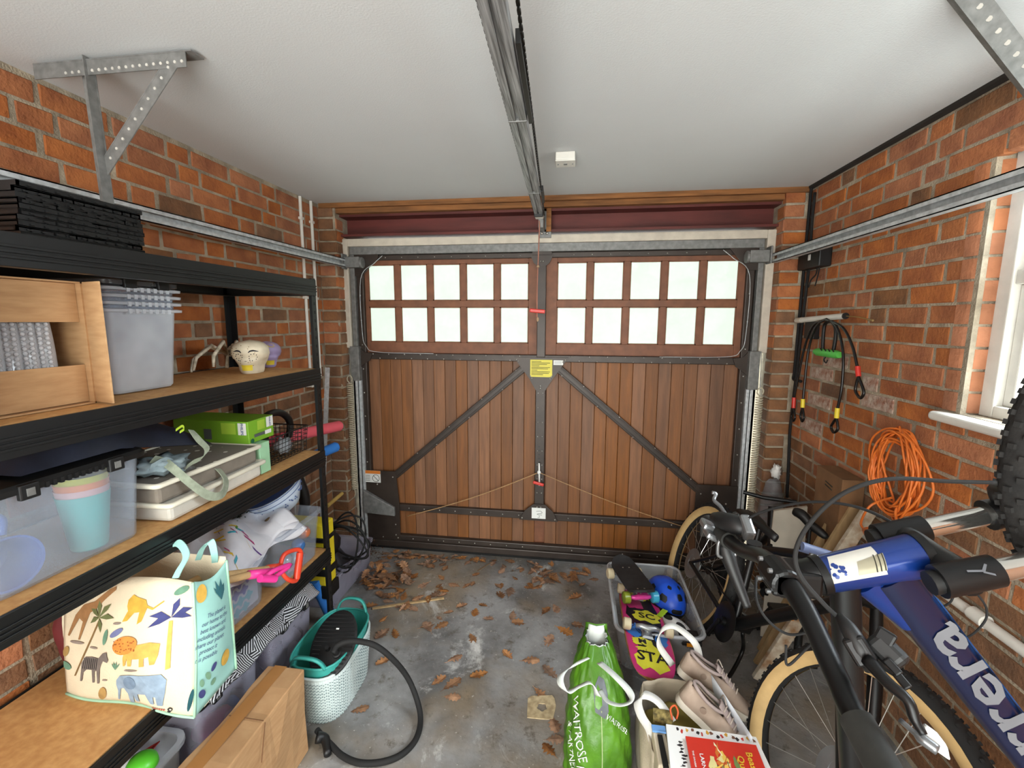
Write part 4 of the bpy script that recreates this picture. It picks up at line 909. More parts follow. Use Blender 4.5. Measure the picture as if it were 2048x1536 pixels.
# confetti tablecloth folded over both boxes
m_cloth = mat('white_pvc_cloth', (222, 220, 224), .45, var=.06, scale=7, col2=(196, 196, 204))
e = empty('tablecloth', (-1.38, 1.48, t4+.24), 'white wipe-clean tablecloth with coloured confetti print bundled over the boxes', 'tablecloth')
def clothf(layer):
    def fn(u, v):
        y = 1.26+.50*u+(.02*math.sin(8*v) if layer else 0); x = -1.60+.395*v+.018*math.sin(6*u+layer)
        z = t4+.245+.05*math.sin(math.pi*v)*math.sin(math.pi*min(1, u*1.05))+.016*math.sin(11*u+4*v+layer*2)+.012*math.sin(7*v*2+9*u)-layer*.016+.035*u
        if v > .86: z -= (v-.86)*.22
        if u < .1: z -= (.1-u)*.3
        return V(x, y, z)
    return fn
for ly in (0, 1, 2):
    b = MB(); b.grid(clothf(ly), 44, 30); b.build('cloth_fold', m_cloth, e, smooth=True, solid=.002)
cf = clothf(0)
for i in range(30):
    u, v = R.uniform(.03, .55), R.uniform(.5, .97); a = R.uniform(0, 3.14); hue = R.choice([('magenta', (190, 40, 120)), ('yellow_dot', (232, 196, 60)), ('green_dot', (90, 160, 60)), ('violet_dot', (90, 50, 140)), ('cyan_dot', (70, 170, 190))])
    d1, d2 = .022*math.cos(a), .05*math.sin(a)
    pts = [cf(min(1, max(0, u+s1*d1+s2*.006)), min(1, max(0, v+s1*d2-s2*.012)))+V(0.001, 0, .003) for s1, s2 in ((-1, -1), (-.2, -1.2), (1, -1), (1, 1), (-.2, .8), (-1, 1))]
    b = MB(); b.add(pts, [list(range(6))]); b.build('confetti_print', mat(*hue, .5), e)
# twine ball, foil, bowl, green cloth
MB().ball((-1.30, 1.705, t4+.262), .034, 14, 10, (1, 1.2, .8)).build('twine_ball', mat('jute', (150, 122, 84), .95, var=.3, scale=40, bump=.8, bscale=60), label='brown ball of jute twine on the box of balls', cat='twine', smooth=True)
bc = V(-1.385, 1.86, t4+.31); ax = V(-.25, -.35, .9).normalized()
e = empty('serving_bowl', bc, 'white oval bowl with blue floral border tipped on the box of balls', 'bowl')
b = MB(); b.lathe([(0, -.06), (.07, -.06), (.085, -.05), (.125, .02), (.138, .055), (.142, .06), (.135, .06), (.12, .02), (.08, -.044), (0, -.05)], bc, ax, 36); b.build('bowl_body', mat('pale_blue_glaze', (206, 220, 236), .2, var=.04, coat=.3), e, smooth='auto')
for r_, z_ in ((.1395, .0545), (.128, .028)):
    b = MB(); b.lathe([(r_+.001, z_-.0015), (r_+.002, z_), (r_+.001, z_+.0015)], bc, ax, 40); b.build('blue_band', mat('cobalt_line', (60, 84, 140), .4), e)
qd = V(0, 0, 1).rotation_difference(ax)
g = MB()
for k in range(70):
    a = R.uniform(0, 6.28); z_ = R.uniform(-.02, .012); r_ = .1065+(z_+.015)*.55+.003; g.ball(bc+qd @ V(r_*math.cos(a), r_*math.sin(a), z_), .0035, 5, 4)
g.build('floral_print', mat('cobalt_line', (60, 84, 140), .4), e, kind='stuff')
e = empty('tinsel_bundle', (-1.5, 1.62, t4+.3), 'silver and dark green foil tinsel heaped behind the tablecloth', 'tinsel'); g = MB()
for k in range(420):
    p = V(-1.48+R.gauss(0, .045), 1.66+R.gauss(0, .075), t4+.30+abs(R.gauss(0, .035))); d = V(R.uniform(-1, 1), R.uniform(-1, 1), R.uniform(-.6, 1)).normalized()*.02; s_ = d.cross(V(R.random(), R.random(), R.random())).normalized()*.003
    g.add([p-s_, p+s_, p+d+s_, p+d-s_], [[0, 1, 2, 3]])
g.build('foil_strands', mat('silver_foil', (190, 196, 190), .2, .9, var=.6, scale=30, col2=(30, 50, 34)), e, kind='stuff', weld=False)
blob((-1.50, 1.66, t4+.275), .07, (.9, 1.4, .6), .2, 3, 31).build('foil_core', mat('dark_foil', (60, 66, 62), .3, .6), e, smooth=True)
blob((-1.315, 1.375, t4+.235), .045, (.6, 1.0, .7), .2, 3, 41).build('lime_cloth', mat('lime_nylon', (140, 208, 40), .6, var=.1), label='bright lime green cloth tucked under the confetti tablecloth', cat='cloth', smooth=True)
blob((-1.285, 1.47, t4+.222), .03, (.6, 1.2, .7), .25, 4, 43).build('dark_scarf', mat('dark_print_cloth', (66, 56, 74), .8, var=.5, scale=40, col2=(150, 120, 130)), label='dark patterned scarf next to the lime cloth', cat='scarf', smooth=True)
blob((-1.46, 1.275, t4+.135), .13, (1.15, .45, .98), .10, 2, 47).build('black_sack', mat('black_nylon', (20, 22, 28), .45, var=.4, scale=9, bump=.4, bscale=16), label='black nylon sack behind the animal tote bag', cat='sack', smooth=True)
blob((-1.60, 1.13, t4+.14), .10, (.4, .5, 1.2), .1, 2, 49).build('dark_red_bag', mat('dark_red_cloth', (96, 24, 26), .8, var=.2), label='dark red cloth bag in the shade behind the tote bag', cat='bag', smooth=True)
# ---- animal tote bag
tote = empty('tote_bag', (-1.30, 1.13, t4), 'cream tote bag printed with safari animals and a mint side panel', 'tote bag')
bx0, bx1, byf, byb, bz0, bz1 = -1.53, -1.088, 1.07, 1.20, t4+.001, t4+.385
def front(x, z, lift=0):
    s = (x-bx0)/(bx1-bx0); t = (z-bz0)/(bz1-bz0); s = min(1, max(0, s)); t = min(1, max(0, t))
    bul = .045*math.sin(math.pi*s)*math.sin(math.pi*min(1, t*1.0+.02))**.6+.006*math.sin(9*s+4*t)
    return V(x, byf-.032+.04*t-bul-lift, z+(-.02*(1-t)*max(0, s-.6)/.4 if True else 0))
def sidef(y, z, lift=0):
    s = (y-byf)/(byb-byf); t = (z-bz0)/(bz1-bz0); s = min(1, max(0, s)); t = min(1, max(0, t))
    return V(bx1+.016*math.sin(math.pi*s)*math.sin(math.pi*t)+lift, y+(1-s)*(-.032+.04*t), z-.02*(1-t)*(1-s))
m_tote = mat('cream_canvas', (224, 210, 182), .9, var=.05, scale=10, bump=.15, bscale=200); m_mint = mat('mint_canvas', (158, 208, 200), .9, var=.06, scale=10)
zs = lambda t: bz0+(bz1-bz0)*t
def topz(s): return 1-.13*max(0, (.55-s)/.55)
b = MB(); b.grid(lambda u, v: front(bx0+(bx1-bx0)*u, zs(v*topz(u))), 28, 20); b.build('front_panel', m_tote, tote, smooth=True, solid=.002)
b = MB(); b.grid(lambda u, v: sidef(byf+(byb-byf)*u, zs(v*(1-.05*math.sin(math.pi*u)-.01*u))), 14, 20); b.build('side_panel', m_mint, tote, smooth=True, solid=.002)
b = MB(); b.grid(lambda u, v: V(bx0+(bx1-bx0)*u, byb+.01*math.sin(math.pi*v), zs(v*(topz(u)+.03))), 10, 8); b.grid(lambda u, v: V(bx0-.03*math.sin(math.pi*v), byf+(byb-byf)*u, zs(v*.86)), 8, 8); b.grid(lambda u, v: V(bx0+(bx1-bx0)*u, byf+(byb-byf)*v, bz0+.001-.02*max(0, u-.6)/.4*(1-v)), 8, 4); b.build('back_panel', m_tote, tote, smooth=True, solid=.002)
b = MB(); b.tube([front(bx1, zs(t), .002) for t in [i/12 for i in range(13)]], .004, 6); b.tube([sidef(byb, zs(t), .002) for t in [i/12 for i in range(13)]], .004, 6); b.tube([front(bx0+(bx1-bx0)*i/16, zs(0), .002) for i in range(17)], .004, 6); b.build('mint_piping', mat('mint_piping', (170, 214, 184), .8), tote, smooth=True)
b = ribbon([front(bx1-.07, zs(1), -.004), front(bx1-.06, zs(1.06), -.01), front(bx1-.05, zs(1.16), -.03), front(bx1-.10, zs(1.22), -.05), front(bx1-.16, zs(1.1), -.06)], .024, [(1, 0, .2), (1, 0, .3), (.9, .2, .6), (.5, .3, .9), (.9, .1, .3)]); b.build('handle', m_mint, tote, solid=.0025)
b = ribbon([(bx1-.10, byb, zs(.98)), (bx1-.07, byb-.01, zs(1.1)), (bx1-.02, byb-.03, zs(1.2)), (bx1-.02, byb-.02, zs(1.08)), (bx1-.04, byb, zs(.97))], .022, [(1, 0, .2), (1, 0, .3), (.7, .4, .6), (1, .2, .3), (1, 0, .2)]); b.build('handle', m_mint, tote, solid=.0025)
Zq = lambda x, y: (x/2.926, 1011+y/2.926)
ZLO, ZHI = U(385, 1421, y=byf-.03).z, U(392, 1168, y=byf+.01).z
def onfront(x, y):
    px, py = Zq(x, y); p = U(px, py, y=byf-.012); return front(max(bx0, min(bx1-.004, p.x)), bz0+.022+(p.z-ZLO)/(ZHI-ZLO)*(bz1-bz0-.026), .0035)
def onside(x, y):
    px, py = Zq(x, y); p = U(px, py, x=bx1+.008); return sidef(p.y, p.z, .0035)
def fan(polys, fn, name, m):      # printed shapes: triangulated so they follow the cloth
    if 1 < len(polys) <= 8:
        for pl in polys: fan([pl], fn, name, m)
        return
    bmx = bmesh.new()
    for pl in polys:
        vs = [bmx.verts.new((x, y, 0)) for x, y in pl]; bmx.faces.new(vs)
    bmx.normal_update(); bmesh.ops.triangulate(bmx, faces=bmx.faces)
    bmesh.ops.subdivide_edges(bmx, edges=bmx.edges, cuts=2, use_grid_fill=True)
    b = MB(); bmx.verts.index_update(); b.add([fn(v.co.x, v.co.y) for v in bmx.verts], [[v.index for v in f.verts] for f in bmx.faces]); bmx.free()
    return b.build(name, m, tote, kind='stuff' if len(polys) > 1 else None)
def blades(cx, cy, tips, w): 
    out = []
    for tx, ty in tips:
        d = V(tx-cx, ty-cy, 0); n_ = V(-d.y, d.x, 0).normalized()*w; mx, my = cx+d.x*.55, cy+d.y*.55-w*.6
        out.append([(cx, cy), (mx+n_.x, my+n_.y), (tx, ty), (mx-n_.x, my-n_.y)])
    return out
pm_ = lambda n, c: mat('print_'+n, c, .9, var=.12, scale=40)
EL = [(775,990),(800,958),(860,950),(1010,955),(1037,990),(1035,1060),(1022,1140),(992,1140),(988,1085),(975,1085),(975,1135),(955,1135),(935,1070),(890,1075),(888,1135),(868,1135),(862,1085),(852,1150),(828,1150),(832,1080),(815,1040),(795,1045),(785,1080),(770,1128),(762,1125),(775,1060),(770,1020)]
fan([EL], onfront, 'elephant_print', pm_('elephant', (142, 162, 182))); fan([oval(855, 1002, 36, 42)], lambda x, y: onfront(x, y)+V(0, -.001, 0), 'elephant_ear_print', pm_('elephant_ear', (118, 140, 164)))
LI = [(830,800),(870,780),(940,775),(985,790),(985,850),(975,895),(955,895),(945,850),(925,855),(930,900),(908,900),(905,855),(870,855),(868,895),(850,895),(845,850),(835,895),(825,895),(822,850)]
fan([LI], onfront, 'lion_print', pm_('lion', (226, 170, 84))); fan([oval(822, 778, 64, 50, -.2, 20)], lambda x, y: onfront(x, y)+V(0, -.001, 0), 'lion_mane_print', pm_('mane', (214, 138, 60)))
fan([oval(785+R.uniform(-20, 95), 740+R.uniform(0, 80), 3.5, 3, 0, 6) for _ in range(26)], lambda x, y: onfront(x, y)+V(0, -.002, 0), 'mane_dots_print', pm_('rust', (150, 70, 30)))
ZE = [(555,905),(575,870),(620,865),(660,870),(690,835),(718,825),(722,850),(730,870),(722,888),(695,880),(680,905),(672,930),(668,1020),(656,1020),(652,945),(640,945),(640,1015),(628,1015),(622,940),(590,940),(570,960),(565,1010),(552,1010),(555,950)]
fan([ZE], onfront, 'zebra_print', pm_('zebra', (116, 106, 100))); fan([[(570+12*k, 872), (574+12*k, 872), (568+12*k, 935), (564+12*k, 935)] for k in range(8)], lambda x, y: onfront(x, y)+V(0, -.001, 0), 'zebra_stripes_print', pm_('stripe', (46, 42, 44)))
fan([[(1003,680),(1020,680),(1045,930),(1025,935)]], onfront, 'palm_trunk_print', pm_('trunk', (216, 180, 92))); fan(blades(1010, 662, [(908, 640), (914, 698), (1036, 562), (1112, 620), (1108, 668)], 17), onfront, 'palm_leaf_print', pm_('navy_leaf', (62, 66, 120)))
fan([[(640,650),(650,655),(520,985),(510,985)]], onfront, 'palm_trunk_print', pm_('bark', (134, 104, 62))); fan(blades(640, 640, [(568, 600), (580, 680), (618, 548), (700, 560), (738, 632), (665, 720)], 15), onfront, 'palm_leaf_print', pm_('olive_leaf', (108, 116, 72)))
LE = [(785,545),(800,522),(822,535),(870,555),(888,590),(880,660),(862,672),(858,612),(835,612),(812,650),(788,652),(802,600),(790,575)]
fan([LE, [(880,580),(915,600),(955,570),(960,575),(915,610),(880,592)]], onfront, 'leopard_print', pm_('leopard', (206, 164, 62)))
GI = [(660,490),(690,478),(697,495),(655,540),(605,600),(565,625),(545,690),(522,780),(510,780),(522,680),(492,665),(444,770),(432,765),(462,650),(505,590),(585,560)]
fan([GI], onfront, 'giraffe_print', pm_('giraffe', (164, 120, 76)))
fan([oval(1042, 520, 46, 20, -.45), oval(440, 940, 44, 22, .1), oval(702, 740, 14, 46, .15)], onfront, 'leaf_print', pm_('green_leaf', (104, 146, 122))); fan([oval(768, 710, 40, 17, -.6)], onfront, 'leaf_print', pm_('slate_leaf', (112, 118, 160))); fan([oval(680, 1085, 22, 42, .2), oval(430, 860, 22, 34, .5)], onfront, 'leaf_print', pm_('ochre_leaf', (176, 142, 84))); fan(blades(775, 925, [(752, 885), (765, 872), (785, 870), (805, 880)], 5), onfront, 'grass_print', pm_('green_leaf', (104, 146, 122)))
fan([oval(865, 922, 36, 6), oval(505, 797, 50, 8), oval(625, 812, 28, 6), oval(700, 998, 16, 5), oval(762, 660, 22, 6)], onfront, 'ground_print', pm_('ground', (150, 136, 126)))
fan([oval(1058, 1162, 13, 12), oval(1052, 1176, 10, 6)], onfront, 'panda_emblem', pm_('ink', (40, 38, 40))); fan([oval(1062, 1160, 6, 5)], lambda x, y: onfront(x, y)+V(0, -.001, 0), 'panda_emblem', m_tote)
fan([rect(955+k*13, 1162, 964+k*13, 1172) for k in range(6)], onfront, 'red_marks_print', pm_('red_ink', (190, 70, 60)))
fan([oval(1178, 515, 28, 52, .15)], onside, 'leaf_print', pm_('mustard_leaf', (222, 176, 78))); fan([oval(1322, 868, 22, 46, .2)], onside, 'leaf_print', pm_('mustard_leaf', (222, 176, 78))); fan(blades(1290, 545, [(1245, 480), (1255, 440), (1290, 425), (1310, 450), (1300, 480)], 10), onside, 'leaf_print', pm_('deep_teal', (52, 112, 122)))
fan([oval(1262, 905, 10, 26, .3)], onside, 'seed_print', pm_('navy_leaf', (62, 66, 120))); fan([oval(1222, 1040, 16, 22)], onside, 'seed_print', pm_('navy_leaf', (62, 66, 120))); fan([oval(1240, 950, 12, 22, -.4), oval(1270, 985, 10, 20, .3), oval(1215, 985, 10, 20, -.2)], onside, 'leaf_print', pm_('sage', (120, 160, 130))); fan([oval(1162, 1070, 14, 60, .2)], onside, 'leaf_print', pm_('deep_teal', (52, 112, 122)))
g = MB()
for k, s_ in enumerate(['The planet is', 'our home to the', 'best known and', 'including animals', 'share our planet', 'protect it', 'it is possible']):
    yc = 610+k*40; xc = 1262-k*7
    vs, fs = text_geo(s_, 36); b_ = math.radians(-27)
    g.add([onside(xc+x*.62*math.cos(b_)+.12*y, yc+x*.62*math.sin(b_)-y) for x, y, _ in vs], fs)
g.build('lettering', pm_('navy_leaf', (62, 66, 120)), tote)
# ---- toy spades poking out of the tote
def spade(label, shaft, head, m, grip, loop):
    e = empty('toy_spade', shaft[0], label, 'toy spade')
    b = MB(); b.tube(shaft, .0125, 12); b.build('wooden_shaft', mat('pale_wood', (202, 166, 116), .7, var=.12, scale=5, stretch=(1, 8, 8)), e, smooth='auto')
    b = MB(); b.tube(head, [.016]*(len(head)-1)+[.014], 12); b.build('socket', m, e, smooth=True)
    b = MB(); b.tube(spline(loop, 6), .009, 8); b.build('handle_loop', m, e, smooth=True); b = MB(); b.tube(grip, .0135, 12); b.build('grip', m, e, smooth='auto')
sa = U(395, 1158, x=-1.20); sb = U(535, 1138, x=-1.15); sc = U(560, 1133, x=-1.14)
m_or2 = mat('orange_red_plastic', (226, 70, 44), .35, var=.04); m_pk = mat('hot_pink_plastic', (236, 60, 150), .35, var=.04)
spade('toy spade with wooden shaft and orange-red D handle leaning out of the tote', [sa+V(-.05, -.1, -.02), sa, sb], [sb, sc], m_or2, [U(600, 1105, x=-1.12), U(593, 1157, x=-1.12)], [sc, U(568, 1110, x=-1.14), U(588, 1100, x=-1.13), U(601, 1103, x=-1.12), U(600, 1130, x=-1.12), U(593, 1160, x=-1.12), U(575, 1158, x=-1.12), U(560, 1140, x=-1.14)])
pa, pb = U(497, 1150, x=-1.13), U(540, 1140, x=-1.10)
spade('toy spade with hot pink handle beside the orange-red one', [U(400, 1175, x=-1.17), pa], [pa, U(520, 1147, x=-1.12), U(545, 1143, x=-1.11)], m_pk, [U(520, 1157, x=-1.095), U(550, 1158, x=-1.085)], [U(528, 1155, x=-1.10), U(550, 1140, x=-1.09), U(580, 1130, x=-1.09), U(555, 1150, x=-1.09), U(545, 1157, x=-1.09)])

# ================================================================== UNDER THE SHELVES
lb1 = V(-1.415, 1.725, .001); lb2 = V(-1.425, 1.36, .001)
m_clear3 = clear('hazy_polypropylene', (206, 204, 220), .32, .3)
m_fill = mat('mixed_toys', (170, 130, 170), .6, var=.6, scale=9, col2=(90, 100, 150))
lidbox(lb1, .33, .30, .345, 'clear box with black lid under the fourth shelf, nearer the garage door', body=m_clear3); lidbox(lb2, .33, .30, .345, 'clear box with black lid under the fourth shelf, behind the cardboard parcel', body=m_clear3)
for i, (p, r_, cc, nm) in enumerate([((-1.33, 1.66, .06), .045, (200, 60, 80), 'red'), ((-1.34, 1.78, .08), .05, (70, 70, 100), 'dark blue'), ((-1.32, 1.80, .17), .04, (206, 200, 214), 'white'), ((-1.35, 1.68, .17), .05, (110, 96, 130), 'mauve'), ((-1.34, 1.42, .13), .05, (90, 150, 220), 'sky blue'), ((-1.33, 1.33, .16), .06, (214, 110, 160), 'pink'), ((-1.34, 1.29, .07), .05, (180, 90, 150), 'plum')]):
    blob(p, r_, (1, 1.1, 1), .12, 2, 60+i).build('soft_toy', mat('toy_'+nm.replace(' ', '_'), cc, .8, var=.2, scale=12), label=nm+' soft toy inside a lidded box under the shelves', cat='soft toy', group='soft toys in the lidded boxes', smooth=True)
def geo_fabric():
    m = bpy.data.materials.new('black_white_geometric_fabric'); m.use_nodes = True; n, l = m.node_tree.nodes, m.node_tree.links; b = n['Principled BSDF']
    tc = n.new('ShaderNodeTexCoord'); vo = n.new('ShaderNodeTexVoronoi'); vo.inputs['Scale'].default_value = 16; l.new(tc.outputs['Object'], vo.inputs['Vector'])
    sp_ = n.new('ShaderNodeSeparateColor'); l.new(vo.outputs['Color'], sp_.inputs[0]); an = n.new('ShaderNodeMath'); an.operation = 'MULTIPLY'; an.inputs[1].default_value = 6.28; l.new(sp_.outputs[0], an.inputs[0])
    vr = n.new('ShaderNodeVectorRotate'); vr.rotation_type = 'Z_AXIS'; l.new(tc.outputs['Object'], vr.inputs['Vector']); l.new(an.outputs[0], vr.inputs['Angle'])
    wv = n.new('ShaderNodeTexWave'); wv.inputs['Scale'].default_value = 38; wv.bands_direction = 'X'; l.new(vr.outputs[0], wv.inputs['Vector'])
    gt = n.new('ShaderNodeMath'); gt.operation = 'GREATER_THAN'; gt.inputs[1].default_value = .62; l.new(wv.outputs['Fac'], gt.inputs[0])
    mx = n.new('ShaderNodeMix'); mx.data_type = 'RGBA'; l.new(gt.outputs[0], mx.inputs['Factor']); mx.inputs['A'].default_value = S(20, 20, 24); mx.inputs['B'].default_value = S(206, 208, 214); l.new(mx.outputs['Result'], b.inputs['Base Color']); b.inputs['Roughness'].default_value = .8
    return m
m_geo = geo_fabric()
b = MB(); b.grid(lambda u, v: V(-1.57+.345*v, 1.24+.66*u, .372+.030*math.sin(math.pi*v)**.5+.008*math.sin(17*u)-(.022 if v > .93 else 0)), 40, 16); b.build('folded_fabric', m_geo, label='black and white striped geometric fabric lying on the black lids', cat='fabric', smooth=True, solid=.02)
# small clear box with toys near the front
sb_ = V(-1.425, 1.0, .001); e = empty('storage_box', sb_, 'small milky storage box of toys on the floor at lower left', 'storage box')
tubshell(sb_, .27, .37, .275, .9, .04, .003, .016).build('box_body', m_clear2, e, smooth='auto')
tc_ = U(283, 1520, z=.33)
e = empty('toy_mushroom', (tc_.x, tc_.y, .15), 'bright green plastic mushroom-shaped toy standing in the small box', 'toy')
m_gr = mat('green_toy_plastic', (92, 200, 50), .35, var=.04)
b = MB(); b.lathe([(0, .035), (.02, .033), (.036, .022), (.042, .006), (.036, -.004), (.015, -.008), (0, -.008)], (tc_.x, tc_.y, .31), (.2, .1, 1), 24); b.build('cap', m_gr, e, smooth=True); b = MB(); b.tube([(tc_.x+.03, tc_.y-.01, .10), (tc_.x+.012, tc_.y-.004, .25), (tc_.x, tc_.y, .305)], [.028, .024, .016], 16); b.build('stem', m_gr, e, smooth=True)
b = MB(); b.add([(-1.325, 1.02, .29), (-1.34, 1.14, .286), (-1.375, 1.12, .27), (-1.365, 1.0, .20), (-1.325, 1.02, .294), (-1.34, 1.14, .29), (-1.375, 1.12, .274), (-1.365, 1.0, .204)], [[0, 1, 2, 3], [7, 6, 5, 4], [0, 4, 5, 1], [1, 5, 6, 2], [2, 6, 7, 3], [3, 7, 4, 0]]); b.build('red_card', mat('dark_red_card', (150, 34, 30), .5), label='dark red card sticking up in the small toy box', cat='card')
blob((-1.43, 1.09, .24), .05, (1, 1, .7), .1, 2, 77).build('white_ball', mat('white_toy', (226, 226, 224), .5), label='white rounded toy in the small box behind the green mushroom', cat='toy', smooth=True)
blob((-1.225, 1.20, .16), .05, (.55, 1.3, 1.7), .08, 2, 78).build('leopard_cushion', mat('leopard_plush', (190, 150, 96), .9, var=.8, scale=26, col2=(40, 34, 30)), label='leopard-spotted plush wedged between toy box and parcel', cat='plush', smooth=True)
# brown parcel
pcx0, pcx1, pcy0, pcy1, pz = -1.15, -.998, .72, 1.425, .352
e = empty('parcel_box', (-1.07, 1.1, 0), 'long brown taped cardboard parcel standing on the floor by the shelves', 'cardboard box')
b = MB(); b.grid(lambda u, v: V(0, 0, 0), 1, 1) if False else None
def boxskin(u, v):                # cross-section loop with soft dents along the length
    return None
ys = [pcy0, .9, 1.05, 1.17, 1.2, 1.23, 1.33, pcy1]; secs = []
for y in ys:
    d = .006 if 1.16 < y < 1.24 else 0; k = .012*math.sin(math.pi*(y-pcy0)/(pcy1-pcy0))
    secs.append([V(pcx0, y, .002), V(pcx1-.004, y, .002), V(pcx1+.028*math.sin(math.pi*(y-pcy0)/(pcy1-pcy0)+.4)*.8, y, .17), V(pcx1-d, y, pz-d+(.004 if y > 1.3 else 0)), V((pcx0+pcx1)/2, y, pz+.004-d*1.4), V(pcx0+d, y, pz-d), V(pcx0-.006, y, .17)])
b = MB(); loft(b, secs, True, True); b.build('carton_body', m_card, e, bevel=.004)
m_tape = mat('brown_packing_tape', (172, 122, 72), .3, var=.06, coat=.2)
b = MB(); b.grid(lambda u, v: V(pcx0+.03+.05*v, pcy0+(pcy1-pcy0)*u, pz+.0055), 8, 2); b.build('tape', m_tape, e)
b = MB(); b.bar((pcx0+.02, 1.2, pz+.0035), (pcx1-.004, 1.2, pz+.0015), .003, .002); b.bar((pcx1+.001, 1.2, pz-.004), (pcx1+.018, 1.15, pz-.10), .003, .002, (0, 1, 0)); b.build('flap_seam', mat('dark_card_gap', (118, 82, 52), .9), e, weld=False)

# knitted-look basket with teal tub, foot pump and hose
kc = V(-1.055, 1.715, .001); KX, KY, KH = .245, .40, .225
e = empty('laundry_basket', kc, 'pale grey knit-textured basket on the concrete floor beside the parcel', 'basket')
def knit_material():
    m = bpy.data.materials.new('knit_polymer'); m.use_nodes = True; n, l = m.node_tree.nodes, m.node_tree.links; b = n['Principled BSDF']
    tc = n.new('ShaderNodeTexCoord'); sp_ = n.new('ShaderNodeSeparateXYZ'); l.new(tc.outputs['Object'], sp_.inputs[0])
    def mth(op, a, c):
        k = n.new('ShaderNodeMath'); k.operation = op
        for i, q in enumerate((a, c)):
            if q is None: continue
            if isinstance(q, (int, float)): k.inputs[i].default_value = q
            else: l.new(q, k.inputs[i])
        return k.outputs[0]
    yx = mth('MULTIPLY', sp_.outputs['Y'], .62); an = mth('ARCTAN2', yx, sp_.outputs['X'])
    s1 = mth('SINE', mth('MULTIPLY', an, 58), None); row = mth('SINE', mth('ADD', mth('MULTIPLY', sp_.outputs['Z'], 420), mth('MULTIPLY', mth('SIGN', s1, None), .8)), None)
    hole = mth('MULTIPLY', mth('GREATER_THAN', mth('ABSOLUTE', s1, None), .55), mth('GREATER_THAN', row, .35)); hole = mth('MULTIPLY', hole, mth('LESS_THAN', sp_.outputs['Z'], .205))
    mx = n.new('ShaderNodeMix'); mx.data_type = 'RGBA'; l.new(hole, mx.inputs['Factor']); mx.inputs['A'].default_value = S(196, 208, 206); mx.inputs['B'].default_value = S(112, 130, 132); l.new(mx.outputs['Result'], b.inputs['Base Color']); b.inputs['Roughness'].default_value = .6
    return m
def se(a, kx, ky, p=3.2):
    c, s = math.cos(a), math.sin(a); r = (abs(c)**p+abs(s)**p)**(-1/p); return V(kx/2*r*c, ky/2*r*s, 0)
def kn(u, v):
    a = 2*math.pi*u; z = KH*v; k = .86+.14*v; nb = .0034*abs(math.sin(math.pi*(u*110)))*(1 if v < .93 else .3)+.0026*abs(math.sin(math.pi*(v*17+.5*(int(u*110) % 2))))
    p = se(a, KX*k+nb*2, KY*k+nb*2); return kc+V(p.x, p.y, z)
b = MB(); b.grid(kn, 330, 51, wrapu=True); b.grid(lambda u, v: kc+se(2*math.pi*u, (KX-.01)*(.86+.14*(1-v)), (KY-.01)*(.86+.14*(1-v)))+V(0, 0, KH-(KH-.006)*v), 48, 4, wrapu=True)
b.add([kc+se(2*math.pi*k/48, KX*.85, KY*.85)+V(0, 0, .003) for k in range(48)], [list(range(48))])
m_knit = knit_material(); b.build('basket_body', m_knit, e, smooth=True)
b = MB(); b.tube([kc+se(2*math.pi*k/48, KX, KY)+V(0, 0, KH) for k in range(48)], .006, 6, True); b.build('rim', m_knit, e, smooth=True)
tcn = kc+V(0, 0, .006)
e = empty('flexi_tub', tcn, 'teal flexible plastic tub with loop handles sitting inside the grey basket', 'tub'); m_teal = mat('teal_polythene', (58, 158, 148), .45, var=.05)
secs = [[tcn+se(2*math.pi*k/40, KX*s_, KY*s_)+V(0, 0, z_) for k in range(40)] for s_, z_ in ((.74, .002), (.80, .01), (.945, .225), (.985, .262), (.97, .262), (.92, .225), (.77, .016))]
b = MB(); loft(b, secs, True, True); b.build('tub_body', m_teal, e, smooth='auto')
b = MB(); b.tube([tcn+se(2*math.pi*k/40, KX*.98, KY*.98)+V(0, 0, .262) for k in range(40)], .005, 6, True); b.build('rim', m_teal, e, smooth=True)
for s_ in (-1, 1):
    b = ribbon([tcn+V(x_, s_*(KY/2*.96+dy), .258+dz) for x_, dy, dz in ((-.075, -.01, 0), (-.06, 0, .035), (-.03, .008, .055), (.03, .008, .055), (.06, 0, .035), (.075, -.01, 0))], .016, [(0, 1, 0)]*6); b.build('handle', m_teal, e, solid=.008, smooth=True)
# foot pump standing askew in the tub
fp = empty('foot_pump', kc+V(0, .0, .05), 'black and yellow foot pump standing in the teal tub', 'foot pump')
fo = U(668, 1286, z=.29); ax1 = V(.12, -.50, .86).normalized()     # face normal tipped towards the camera
xx = V(1, .12, 0); xx = (xx-ax1*xx.dot(ax1)).normalized(); yy_ = ax1.cross(xx)
FR = Matrix((xx, yy_, ax1)).transposed().to_4x4(); FR.translation = fo; FR0 = FR; FR_S = FR @ Matrix.Diagonal((1.25, 1.3, 1, 1))
def fpo(kx, ky, z, n=32): kx *= 1.25; ky *= 1.3; return [FR @ V(kx*math.cos(2*math.pi*k/n), ky*math.sin(2*math.pi*k/n), z) for k in range(n)]
b = MB(); loft(b, [fpo(.070, .102, -.014), fpo(.074, .108, -.008), fpo(.074, .108, .002), fpo(.069, .103, .006)], True, True); b.build('tread_plate', m_blackp, fp, smooth='auto')
